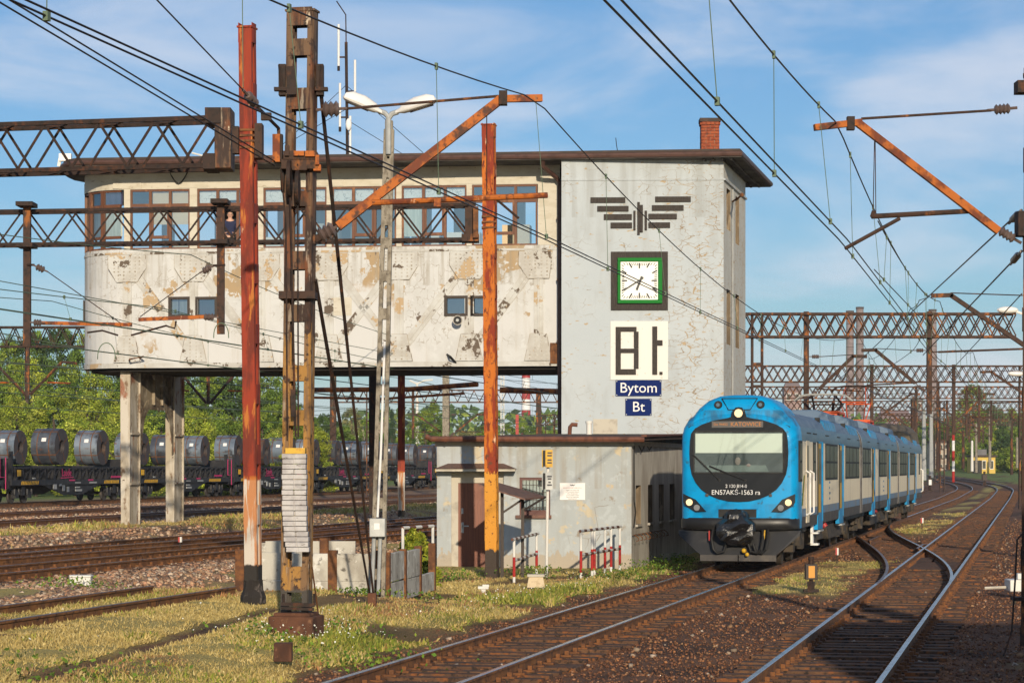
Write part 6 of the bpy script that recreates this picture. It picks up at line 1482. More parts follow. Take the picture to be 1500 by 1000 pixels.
q = G(1487, 868, -.1); b = MB(); b.frame(q + UP * .16, (.16, 0, 0), (0, .3, 0), (0, 0, .12)); b.frame(q + UP * .34 + Vector((.1, 0, 0)), (.07, 0, 0), (0, .1, 0), (0, 0, .06)); b.build('case', m_whitep, pmach, bevel=.02)
b = MB(); b.tube([q + Vector((-.1, 0, .12)), q + Vector((-.62, 0, .10))], .03, 6); b.build('rod', m_trim, pmach)
one('gantry_lamp', m_lampwhite, lambda b: (b.ball((0, 0, 0), .35, 12, 8, (1.25, .6, .42)), b.tube([(.3, 0, -.05), (.9, 0, -.25)], .05, 6)), 'white lamp head on the end of the first portal gantry', 'lamp', P(1476, 454, 100.6))
one('gantry_lamp', m_lampwhite, lambda b: (b.ball((0, 0, 0), .45, 12, 8, (1.25, .6, .42)), b.tube([(.3, 0, -.05), (1.1, 0, -.25)], .06, 6)), 'white lamp head on the end of the second portal gantry', 'lamp', P(1489, 547, 157.6))
# ================================================================ THE BLUE TRAIN (local: x right, y away along the track, z up)
m_tblue = M('bright_blue_train_paint', (.001, .29, .62), [('noise', (.003, .23, .50), 2.2, .58, .12), ('noise', (.03, .12, .20), 5, .66, .06), ('noisez', (.05, .07, .085), 1.8, .52, .15, (1.5, 1.5, .3), .35, .5, 1.55), ('noisez', (.045, .055, .06), 2.2, .50, .12, (1.5, 1.5, .5), .6, 3.46, 3.85)], .42, spec=.14, coat=.12)
m_tband = M('dusty_blue_roof_band', (.075, .145, .21), [('noise', (.11, .17, .22), 2, .55, .12, (1, 1, 3))], .45)
m_troof = M('dusty_blue_grey_roof', (.10, .155, .23), [('noise', (.15, .20, .27), 1.6, .52, .1)], .55)
m_cream = M('cream_train_paint', (.86, .74, .54), [('noise', (.74, .63, .46), 1.6, .55, .12, (1, 1, .3))], .4)
m_tlow = M('dusty_blue_lower_band', (.12, .22, .36), [('noise', (.17, .19, .21), 2, .52, .12)], .5)
m_skirt = M('dirty_dark_skirt', (.055, .050, .048), [('noise', (.10, .085, .07), 3, .55, .1)], .6)
m_mask = M('glossy_black_mask', (.010, .011, .014), (), .22, spec=.5)
m_bump = M('black_bumper_plastic', (.014, .014, .015), [('noise', (.03, .028, .026), 4, .6, .1)], .38)
m_twin = M('dark_train_glass', (.075, .078, .062), [('noise', (.04, .042, .034), 1.1, .5, .08)], .3, spec=.12)
m_bag = M('black_plastic_bag', (.010, .010, .011), (), .20, spec=.9, bump=(4.5, .8, .08))
m_under2 = M('dusty_brown_underframe', (.075, .058, .042), [('noise', (.03, .026, .022), 4, .52, .1)], .85)
m_lampglow = M('lit_headlight', (.6, .48, .3), (), .5, emit=((1.0, .60, .26), .9))
m_led = M('amber_display_digits', (.35, .13, .03), (), .5, emit=((1.0, .36, .08), .18))
m_orangep = M('orange_red_paint', (.62, .085, .015), (), .5)
m_ydoor = M('yellow_door_edge', (.58, .33, .02), (), .45)
m_lens = M('grey_lens', (.20, .21, .22), (), .12)
trl = Vector(((.2125 * 61 - 7.41), 61, 0))
ROT_T = -TH
train = thing('passenger_train', 'bright blue and cream electric train with lit headlights on the near track', 'train', trl, ROT_T)
TROT = Matrix.Rotation(ROT_T, 3, 'Z')
half = [(1.44, .95), (1.45, 1.22), (1.45, 1.42), (1.45, 3.10), (1.44, 3.28), (1.40, 3.46), (1.28, 3.66), (1.05, 3.80), (.7, 3.90), (.35, 3.94), (0, 3.95)]
segm = [m_skirt, m_tlow, m_cream, m_tband, m_tband, m_troof, m_troof, m_troof, m_troof, m_troof]
def section(y, ix, it):
    r = []
    for x, z in half: r.append(((x - ix * min(1, x / 1.0)), y, z - it * max(0, (z - 2.0) / 1.95)))
    return r + [(-x, y_, z) for x, y_, z in reversed(r[:-1])]
def loft(b, secs, mats_idx, cap0=None):
    n = len(secs[0]); k0 = len(b.v); b.v.extend([p for s in secs for p in s])
    for i in range(len(secs) - 1):
        for k in range(n - 1):
            b.f.append((k0 + i * n + k, k0 + (i + 1) * n + k, k0 + (i + 1) * n + k + 1, k0 + i * n + k + 1)); b.mi.append(mats_idx(k))
    if cap0 is not None: b.f.append(tuple(k0 + k for k in range(n))); b.mi.append(cap0)
    return b
def sidx(k): j = k if k < 10 else 19 - k; return min(j, 9)
CARS = [(1.0, 21.15), (21.95, 43.0), (43.8, 64.2)]
MATS = [m_skirt, m_tlow, m_cream, m_tband, m_troof]
mapi = [0, 1, 2, 3, 3, 4, 4, 4, 4, 4]
# cab nose
b = MB(); ns = [(0.0, .20, .42), (.02, .15, .34), (.06, .09, .24), (.14, .04, .13), (.30, .01, .05), (.55, 0, 0), (1.02, 0, 0)]
loft(b, [section(y, ix, it) for y, ix, it in ns], lambda k: 0, 0); b.build('cab_nose', m_tblue, train, world=False, smooth=50)
for (y0, y1) in CARS:
    b = MB(); loft(b, [section(y, 0, 0) for y in np.linspace(y0, y1, 2)], lambda k: mapi[sidx(k)])
    n = 21; b.f.append(tuple(range(n))); b.mi.append(0); b.f.append(tuple(range(n, 2 * n))); b.mi.append(0)
    b.build('car_body', MATS, train, world=False, smooth=40)
for y in (21.55, 43.4):
    b = MB(); b.box((0, y, 2.3), (2.3, .9, 2.7)); b.build('gangway', m_black, train, world=False)
    for yy in (y - .42, y + .42):
        b = MB(); loft(b, [section(yy - .05, -.012, -.012), section(yy + .05, -.012, -.012)], lambda k: 0); b.build('end_strip', m_white, train, world=False)
# rear cab hump that shows above the roof
b = MB(); loft(b, [[(x, y_, 3.6 + (z - 3.6) * k_) for x, z in ((1.32, 3.6), (1.25, 4.1), (.9, 4.42), (0, 4.52), (-.9, 4.42), (-1.25, 4.1), (-1.32, 3.6))] for y_, k_ in ((56.2, .6), (57.2, 1), (63.9, 1), (64.5, .7))], lambda k: 0, 0); b.build('rear_hood', M('brown_roof_hood', (.17, .135, .09), [('noise', (.11, .09, .06), 2, .5, .1)], .8), train, world=False)
# roof hood over the front with its two horns
b = MB()
hoodp = [(1.30, 3.44), (1.20, 3.66), (1.02, 3.90), (.78, 4.10), (.5, 4.21), (.2, 4.235)]
hoodp = hoodp + [(-x, z) for x, z in reversed(hoodp)]
secs = [[(x * s, y, 3.44 + (z - 3.44) * zt__) for x, z in hoodp] for y, s, zt__ in ((.10, .96, .62), (.20, .985, .88), (.36, 1, .98), (.7, 1.0, 1.0), (2.6, 1.0, 1.0), (3.3, .99, .75), (3.9, .97, .38))]
loft(b, secs, lambda k: 0, 0); hood = b.build('roof_hood', m_tblue, train, world=False, smooth=45)
b = MB(); b.add([(-.46, .215, 4.14), (.46, .215, 4.14), (.28, .10, 3.84), (-.28, .10, 3.84)], [(0, 1, 2, 3)]); 
for p, q in (((-.46, .23, 4.13), (.46, .23, 4.13)), ((.46, .23, 4.13), (.28, .13, 3.83)), ((-.46, .23, 4.13), (-.28, .13, 3.83)), ((.28, .13, 3.83), (-.28, .13, 3.83))): pass
for p, q in (((-.44, .27, 4.14), (.44, .27, 4.14)), ((.44, .27, 4.14), (.27, .13, 3.86)), ((-.44, .27, 4.14), (-.27, .13, 3.86)), ((.27, .13, 3.86), (-.27, .13, 3.86))):
    m2 = MB(); m2.beam(Vector((p[0], .085 if p[2] < 4 else .175, p[2])), Vector((q[0], .085 if q[2] < 4 else .175, q[2])), .018, .018); m2.build('panel_line', m_mask, hood, world=False)
for s in (-1, 1):
    b = MB(); b.tube([(s * .52, .30, 3.98), (s * .52, .10, 3.98)], .10, 16); b.tube([(s * .52, .10, 3.98), (s * .52, .06, 3.98)], [.10, .085], 16); h_ = b.build('horn', m_black, hood, world=False)
    b = MB(); b.tube([(s * .52, .058, 3.98), (s * .52, .05, 3.98)], .045, 12); b.build('horn_core', m_tband, h_, world=False)
b = MB(); pts = [(x * .962, .085, 3.44 + (z - 3.44) * .62 - .035) for x, z in hoodp]; b.tube([(x, y - .0, z - .0) for x, y, z in [(p[0], .07, 3.44 + (p[2] - 3.44) * .35) for p in pts]], .012, 5); b.build('hood_seam', m_black, hood, world=False)
# black window mask, glass, display
def fpoly(pts, y0, y1, name, mat, parent=train, mirror=True, bevel=0):
    p = [(x, z) for x, z in pts]
    if mirror: p = p + [(-x, z) for x, z in reversed(p)]
    b = MB(); b.prism([(x, y0, z) for x, z in p], (0, y1 - y0, 0)); return b.build(name, mat, parent, world=False, bevel=bevel)
outer = [(0.0, 1.60), (.25, 1.615), (.5, 1.67), (.72, 1.76), (.92, 1.90), (1.06, 2.07), (1.16, 2.28), (1.20, 2.5), (1.215, 2.8), (1.20, 3.1), (1.17, 3.28), (1.08, 3.40), (.9, 3.50), (.6, 3.60), (.3, 3.65), (.19, 3.68), (.15, 3.83), (.08, 3.91), (0, 3.92)]
# keep the inside of the window open: build the mask as four pieces round the pane
wl_, wr_, wb_, wt_ = -1.125, 1.125, 2.29, 3.345
def clip_poly(pts, ax, val, keep_gt):
    out = []
    for i in range(len(pts)):
        a, c = pts[i], pts[(i + 1) % len(pts)]
        ia = (a[ax] >= val) if keep_gt else (a[ax] <= val); ic = (c[ax] >= val) if keep_gt else (c[ax] <= val)
        if ia: out.append(a)
        if ia != ic:
            t = (val - a[ax]) / (c[ax] - a[ax]); out.append((a[0] + (c[0] - a[0]) * t, a[1] + (c[1] - a[1]) * t))
    return out
full = outer + [(-x, z) for x, z in reversed(outer[1:-1])]
b = MB()
for pl in (clip_poly(full, 1, wt_, True), clip_poly(full, 1, wb_, False), clip_poly(clip_poly(clip_poly(full, 1, wt_, False), 1, wb_, True), 0, wr_, True), clip_poly(clip_poly(clip_poly(full, 1, wt_, False), 1, wb_, True), 0, wl_, False)):
    b.prism([(x, -.03, z) for x, z in pl], (0, .05, 0))
mask = b.build('window_mask', m_mask, train, world=False)
b = MB(); 
for x in (wl_, wr_ - .04): b.span((x, -.05, wb_), (x + .04, -.02, wt_))
b.span((wl_, -.05, wt_ - .04), (wr_, -.02, wt_)); b.span((wl_, -.05, wb_), (wr_, -.02, wb_ + .04)); b.build('window_seal', m_black, mask, world=False)
b = MB(); b.span((wl_, -.022, wb_), (wr_, .012, wt_)); b.build('cab_backing', M('cab_shade_paint', (.030, .045, .052), [('noise', (.06, .08, .086), 1.3, .52, .1)], .6), mask, world=False)  # flat dark sheet, its colour stands for the shaded cab behind the glass
b = MB(); b.span((wl_ + .06, -.032, 2.80), (wr_ - .06, -.026, wt_ - .07)); b.build('sun_blind', M('pale_sun_blind', (.56, .59, .53), (), .8), mask, world=False)
b = MB(); b.prism([(-.80, -.028, 2.34), (.74, -.028, 2.34), (.66, -.028, 2.50), (-.78, -.028, 2.50)], (0, .004, 0)); b.build('dashboard', M('dull_dashboard', (.13, .17, .165), (), .7), mask, world=False)
b = MB(); b.ball((.24, -.034, 2.50), .05, 10, 6, (1.1, .3, .8)); b.ball((-.02, -.03, 2.60), .085, 12, 8, (.8, .06, 1.15)); b.build('cab_details', M('dim_cab_shape', (.20, .18, .165), (), .7), mask, world=False)
b = MB(); b.quad((wl_, -.040, wb_), (wr_, -.040, wb_), (wr_, -.040, wt_), (wl_, -.040, wt_)); b.build('windscreen', glass('windscreen_glass', (.93, .97, .96), .06, (.8, .92, 1)), mask, world=False, smooth=0)
b = MB(); b.span((-.66, -.045, 3.42), (.60, -.03, 3.575)); disp = b.build('destination_display', M('display_panel', (.10, .095, .09), (), .4), mask, world=False)
RF = Matrix(((1, 0, 0), (0, 0, -1), (0, 1, 0)))
text('lettering', 'KATOWICE', .145, m_led, disp, (.18, -.048, 3.497), RF, inv=False)
text('lettering', 'Do 94452', .085, m_led, disp, (-.44, -.048, 3.497), RF, inv=False)
# top headlight
b = MB(); b.tube([(0, .0, 3.77), (0, -.07, 3.77)], [.15, .135], 20); tl_ = b.build('headlight', m_mask, train, world=False)
b = MB(); b.tube([(0, -.07, 3.77), (0, -.078, 3.77)], .10, 18); b.build('lens', m_lampglow, tl_, world=False)
for s in (-1, 1):
    pol = [(1.375, 1.80), (1.06, 1.66), (.80, 1.365), (1.06, 1.35), (1.33, 1.505), (1.375, 1.6)]
    b = MB(); b.prism([(s * x, -.045 + max(0, (x - 1.22)) * .22, z) for x, z in pol], (0, .25, 0)); hl = b.build('headlight', m_mask, train, world=False)
    b = MB(); b.tube([(s * 1.215, .06, 1.59), (s * 1.215, -.055, 1.59)], .080, 18); b.build('lens', m_lampglow, hl, world=False)
    b = MB(); b.tube([(s * 1.03, .02, 1.46), (s * 1.03, -.057, 1.46)], .075, 16); b.build('side_lens', m_lens, hl, world=False)
# numbers, wipers, handles
text('lettering', '2 120 814-0', .115, m_white, mask, (-.06, -.034, 1.985), RF, inv=False, sx=.95)
text('lettering', 'EN57AKŚ-1563 ra', .165, m_white, mask, (-.07, -.034, 1.83), RF, inv=False, sx=.95)
for a, c, d_ in (((-.47, 2.13), (-1.14, 2.78), 0), ((.16, 2.13), (-.72, 2.48), 0)):
    b = MB(); b.tube([(a[0], -.06, a[1]), (a[0] + (c[0] - a[0]) * .5, -.075, a[1] + (c[1] - a[1]) * .5)], .016, 6); b.tube([(a[0] + (c[0] - a[0]) * .42, -.07, a[1] + (c[1] - a[1]) * .42), (c[0], -.06, c[1])], .02, 6); b.tube([(a[0], -.03, a[1]), (a[0], -.07, a[1])], .03, 8); b.build('wiper', m_black, mask, world=False)
for s in (-1, 1): b = MB(); b.span((s * .78 - .035, -.05, 1.735), (s * .78 + .035, -.03, 1.80)); b.build('foothold', m_skirt, mask, world=False)
# coupler bay and wrapped coupler
b = MB(); b.span((-.50, -.012, 1.22), (.46, .05, 1.44)); b.build('coupler_bay', m_black, train, world=False)
b = MB(); b.span((-.505, -.02, 1.425), (.465, .0, 1.445)); b.span((.435, -.02, 1.21), (.465, .0, 1.44)); b.build('bay_edge', m_tblue, train, world=False)
def bag():
    b = MB(); rr = random.Random(3); n, mm = 17, 11; vs = []
    for j in range(mm + 1):
        a = math.pi * j / mm
        for i in range(n):
            t = 2 * math.pi * i / n
            f = 1 + .14 * math.sin(3 * t + j * .8) * math.sin(a) + rr.uniform(-.15, .13)
            x = math.sin(a) * math.cos(t); y = math.sin(a) * math.sin(t); z = -math.cos(a)
            x = math.copysign(abs(x) ** .6, x); z = math.copysign(abs(z) ** .8, z)
            vs.append((-.02 + x * .45 * f * (1.0 if z < .4 else .72) + z * .0, -.28 + y * .33 * f, .99 + z * .43 * (1 + .06 * rr.uniform(-1, 1))))
    fs = [(j * n + i, j * n + (i + 1) % n, (j + 1) * n + (i + 1) % n, (j + 1) * n + i) for j in range(mm) for i in range(n)]
    b.add(vs, fs); return b
bag().build('coupler_cover', m_bag, train, world=False, smooth=0)
# bumper and plough
b = MB(); prof = [(1.46, .30), (1.40, .06), (1.2, -.06), (.7, -.13), (0, -.16)]; prof = prof + [(-x, y) for x, y in reversed(prof[:-1])]
vs = []; 
for z, k in ((.915, .97), (.95, 1.0), (1.17, 1.0), (1.21, .985)): vs += [(x * k, y + (0 if k == 1 else .03), z) for x, y in prof]
n = len(prof); fs = [(i * n + k, i * n + k + 1, (i + 1) * n + k + 1, (i + 1) * n + k) for i in range(3) for k in range(n - 1)]
b.add(vs, fs + [tuple(range(n)), tuple(3 * n + k for k in range(n - 1, -1, -1))]); b.build('bumper', m_bump, train, world=False, smooth=50)
b = MB(); b.add([(-1.50, .05, .90), (1.50, .05, .90), (1.48, .02, .78), (.92, -.12, .30), (-.92, -.12, .30), (-1.48, .02, .78), (-1.50, .4, .90), (1.50, .4, .90), (.92, .25, .30), (-.92, .25, .30)], [(0, 5, 4, 3, 2, 1), (0, 1, 7, 6), (2, 3, 8, 7), (1, 2, 7), (5, 0, 6), (4, 5, 6, 9), (3, 4, 9, 8)])
plo = b.build('plough', m_bump, train, world=False, smooth=0)
b = MB(); b.span((-.93, -.17, .16), (.02 - .03, -.10, .31)); b.span((.02, -.17, .16), (.93, -.10, .31)); b.build('plough_lip', m_skirt, plo, world=False)
for x, s in ((-.62, -1), (.60, 1), (.72, 1)):
    b = MB(); b.tube([(x, -.1, .92), (x + .02 * s, -.26, .70), (x - .03 * s, -.30, .45), (x - .12 * s, -.28, .36), (x - .28 * s, -.24, .40), (x - .34 * s, -.22, .58)], .035, 8); b.build('brake_hose', m_black, train, world=False)
b = MB(); b.beam((-.70, -.2, .90), (-.70, -.2, .66), .03, .03); b.build('red_tap', m_red, train, world=False)
b = MB(); b.beam((.66, -.2, .92), (.64, -.2, .70), .03, .03); b.ball((.16, -.3, .42), .06, 8, 6); b.ball((.24, -.32, .33), .05, 8, 6); b.build('yellow_tap', m_yellow, train, world=False)
# side: doors, windows
def side_box(name, mats, y0, z0, y1, z1, x0, x1, parent=train):
    b = MB(); b.span((x0, y0, z0), (x1, y1, z1)); return b.build(name, mats, parent, world=False)
for (y0, y1) in ((5.35, 6.9), (12.5, 14.05), (27.0, 28.4), (35.9, 37.4), (50.2, 51.7), (56.6, 58.1)):
    d_ = side_box('door', m_tblue, y0, 1.0, y1, 3.14, 1.30, 1.462)
    side_box('door_leaf', m_ydoor, y0 + .05, 1.25, y0 + .85, 3.08, 1.40, 1.47, d_); side_box('door_jamb', m_tblue, y1 - .2, 1.0, y1, 3.12, 1.40, 1.475, d_); side_box('door_gap', m_black, y0 - .06, 1.2, y0 + .05, 3.12, 1.40, 1.474, d_)
    side_box('door_glass', m_twin, y0 + .2, 2.0, y0 + .75, 2.95, 1.40, 1.474, d_)
    side_box('door_step', m_tblue, y0, .80, y1, 1.0, 1.35, 1.46, d_)
WN = [(.25, .98, 1), (4.0, 4.75, 1), (7.75, 11.9, 3), (14.9, 20.7, 4), (22.2, 26.3, 3), (30.9, 35.4, 3), (38.2, 42.6, 3), (44.3, 49.8, 4), (52.6, 56.2, 3), (61.0, 62.0, 1)]
for y0, y1, n in WN:
    w_ = side_box('window', m_black, y0, 2.10, y1, 3.10, 1.40, 1.465)
    for k in range(n):
        a, c = y0 + (y1 - y0) * k / n + .14, y0 + (y1 - y0) * (k + 1) / n - .14
        side_box('pane', m_twin, a, 2.62, c, 3.04, 1.44, 1.469, w_); side_box('pane', m_twin, a, 2.16, c, 2.56, 1.44, 1.469, w_)
side_box('cab_door', m_cream, 2.1, 1.05, 2.95, 3.12, 1.40, 1.458)
side_box('cab_door_window', m_twin, 2.35, 2.2, 2.65, 3.0, 1.42, 1.464)
b = MB()
for y in (2.0, 3.05): b.tube([(1.46, y, 1.25), (1.56, y, 1.3), (1.56, y, 2.3), (1.46, y, 2.36)], .022, 6)
b.build('grab_rail', m_white, train, world=False)
b = MB(); b.tube([(1.47, 62.8, 1.25), (1.56, 62.8, 1.3), (1.56, 62.8, 2.3), (1.46, 62.8, 2.36)], .03, 6); b.build('grab_rail', m_white, train, world=False)
for k, y in enumerate((2.5, 4.2, 8, 12, 16, 20, 25, 30, 35, 39, 47, 53)): side_box('gutter_slot', m_black, y, 3.31, y + 1.0, 3.335, 1.40, 1.452)
b = MB()
for (y, z, w_) in ((.9, 1.75, .35), (.9, 1.6, .3), (9.0, 2.0, .4), (9.0, 1.85, .3), (9.0, 1.7, .5), (9.0, 1.55, .4), (33.3, 1.9, .5), (33.3, 1.7, .5), (33.3, 1.55, .6)): b.span((1.44, y, z), (1.4545, y + w_, z + .06))
b.build('side_marking', m_tlow, train, world=False)
b = MB(); b.prism([(1.4545, .9, 1.5), (1.4545, 1.05, 1.5), (1.4545, 1.6, 2.25), (1.4545, 1.45, 2.25)], (.002, 0, 0)); b.build('green_flash', m_green, train, world=False)
b = MB(); b.prism([(1.4545, 1.12, 1.5), (1.4545, 1.22, 1.5), (1.4545, 1.75, 2.25), (1.4545, 1.66, 2.25)], (.002, 0, 0)); b.build('yellow_flash', m_yellow, train, world=False)
# roof equipment
for y0, y1, z in ((8.4, 12.2, 4.0), (17.5, 21.0, 4.0), (27.5, 31, 4.0), (40, 43.0, 4.02), (49, 52.5, 4.02), (58, 61, 4.0)):
    b = MB(); p = [(.55, z - .02), (1.20, z - .03), (1.33, z - .16), (1.40, 3.45), (.5, 3.4)]
    p = [(x, zz_ if zz_ < 3.5 else 3.5 + (zz_ - 3.5) * .62) for x, zz_ in p]; b.prism([(x, y0, zz_) for x, zz_ in p], (0, y1 - y0, 0)); fr_ = b.build('roof_fairing', m_tblue, train, world=False, bevel=.03)
    side_box('fairing_grille', m_black, y0 - .01, 3.62, y0 + .02, 3.82, 1.1, 1.25, fr_)
for y0, y1 in ((14.5, 17.0), (22.5, 27), (32, 39.0), (44.5, 48)):
    b = MB(); p = [(1.0, 3.8), (.95, 4.05), (.6, 4.18), (-.6, 4.18), (-.95, 4.05), (-1.0, 3.8)]; b.prism([(x, y0, z) for x, z in p], (0, y1 - y0, 0)); b.build('roof_unit', m_troof, train, world=False, bevel=.04)
# pantographs on the middle car
def panto(yc, up):
    pb = MB(); 
    for x in (-.6, .6):
        pb.beam((x, yc - 1.2, 4.28), (x, yc + 1.2, 4.28), .08, .08)
    for y in (-1.2, 0, 1.2): pb.beam((-.6, yc + y, 4.28), (.6, yc + y, 4.28), .08, .08)
    pr_ = pb.build('pantograph', m_orangep, train, world=False)
    for x in (-.6, .6):
        for y in (-1.1, 1.1): q = MB(); q.tube([(x, yc + y, 3.85), (x, yc + y, 4.26)], .05, 8); q.tube([(x, yc + y, 3.98), (x, yc + y, 4.02)], .10, 10); q.tube([(x, yc + y, 4.10), (x, yc + y, 4.14)], .10, 10); q.build('insulator', m_red, pr_, world=False)
    q = MB()
    for e in (-1, 1):
        kn = (yc + e * (1.9 if not up else 1.5), 4.62 if not up else 5.0); hd = (yc, 4.86 if not up else 5.62)
        for x in (-.5, .5): q.tube([(x * .7, yc + e * .5, 4.32), (x, kn[0], kn[1])], .022 if up else .045, 6); q.tube([(x, kn[0], kn[1]), (x * .8, hd[0] + e * .15, hd[1])], .018 if up else .035, 6)
        q.tube([(-.5, kn[0], kn[1]), (.5, kn[0], kn[1])], .022, 6)
    q.tube([(-.45, kn[0], kn[1]), (.45, kn[0], kn[1])], .03, 6); q.build('arm', m_orangep if up else m_iron, pr_, world=False)
    q = MB()
    for y in (-.2, .2): q.tube([(-.98, hd[0] + y, hd[1] - .16), (-.75, hd[0] + y, hd[1] + .02), (-.4, hd[0] + y, hd[1] + .06), (.4, hd[0] + y, hd[1] + .06), (.75, hd[0] + y, hd[1] + .02), (.98, hd[0] + y, hd[1] - .16)], .03, 6)
    q.build('collector_head', m_galv if not up else m_iron, pr_, world=False)
panto(24.2, False); panto(39.2, True)
# underframe, bogies
def wheelset(b, y, r=.47):
    for s in (-1, 1): b.tube([(s * .70, y, r), (s * .84, y, r)], r, 20)
    b.tube([(-.8, y, r), (.8, y, r)], .08, 8)
for yc in (3.4, 17.8, 25.4, 39.8, 47.4, 60.8):
    b = MB(); 
    for s in (-1, 1):
        b.beam((s * 1.0, yc - 1.75, .62), (s * 1.0, yc + 1.75, .62), .14, .22)
        for y in (-1.25, 1.25): b.span((s * 1.0 - .12, yc + y - .2, .32), (s * 1.0 + .14, yc + y + .2, .72)); b.tube([(s * 1.1, yc + y - .33, .55), (s * 1.1, yc + y - .33, .85)], .09, 8)
        b.span((s * 1.0 - .05, yc - .4, .45), (s * 1.0 + .2, yc + .4, .95))
    bo = b.build('bogie', m_under2, train, world=False)
    for y in (-1.25, 1.25): w_ = MB(); wheelset(w_, yc + y); w_.build('wheelset', m_under2, bo, world=False)
for y0, y1, z0, x1 in ((5.8, 7.3, .38, 1.3), (7.6, 9.6, .45, 1.25), (10.0, 15.2, .42, 1.34), (20, 22.5, .5, 1.0), (28, 33, .40, 1.32), (34, 37.5, .45, 1.3), (50, 53, .42, 1.3), (54, 57, .45, 1.3), (21, 22.4, .6, .8)):
    b = MB(); b.prism([(-x1 + .1, y0 + .2, z0), (-x1, y0, 1.0), (-x1, y1, 1.0), (-x1 + .1, y1 - .2, z0)], (2 * x1 - .1, 0, 0)); b.build('underfloor_box', m_under2, train, world=False, bevel=.02)
b = MB(); b.span((-1.2, .6, .78), (1.2, 63.5, .98)); b.build('underframe', m_black, train, world=False)
b = MB(); b.span((1.30, 4.95, .42), (1.36, 5.3, 1.0)); b.span((1.30, 4.95, .40), (1.5, 5.35, .45)); b.span((1.30, 4.95, .70), (1.5, 5.35, .74)); b.build('white_step', m_white, train, world=False)
for y in (5.6, 13.0, 27.4, 36.3, 50.6, 57): side_box('step_board', m_galv, y, .74, y + 1.1, .78, 1.25, 1.5)
for y in (8.4, 30.0): b = MB(); b.tube([(1.3, y, .95), (1.4, y, .8)], .08, 10); b.build('red_valve', m_red, train, world=False)

# ================================================================ COIL WAGONS (local: y along the track away, x to the right = towards the camera side)
m_wblack = M('black_wagon_paint', (.016, .016, .019), [('noise', (.035, .033, .033), 3, .58, .1)], .5)
m_mag = M('magenta_paint', (.50, .02, .13), (), .5)
m_hyel = M('hazard_yellow', (.75, .42, .015), (), .5)
def coilmat(nm, c1, c2): return M(nm, c1, [('noise', c2, .9, .55, .06), ('noise', (.22, .085, .03), 2.6, .66, .03, (.6, .6, 2)), ('noise', (.05, .045, .05), 1.7, .6, .1)], .42, metal=.4, spec=.5)
CM = [coilmat('blue_grey_steel_coil', (.17, .21, .255), (.26, .30, .345)), coilmat('brown_rusty_steel_coil', (.12, .075, .055), (.16, .10, .07)), coilmat('dark_steel_coil', (.075, .085, .105), (.13, .15, .175))]
m_face = M('coil_edge_steel', (.07, .06, .06), [('noise', (.12, .075, .05), 1.6, .6, .06), ('noise', (.06, .05, .05), 3, .56, .08)], .6, metal=.3)
LW = 19.7
def v_of(px):
    k = (px - 750) / F; Y = (-57.65 - .2 * 0) ; Y = 57.9 / (.2125 - k); return Y
UWG = -50.4
def vpx(px):
    # distance along the wagon track at which it is seen in picture column px
    k = (px - 750) / F; Yy = (UWG + 1.4 - 7.248) / (k * CT - ST); Xx = k * Yy; return Xx * ST + Yy * CT
v0w = vpx(11)
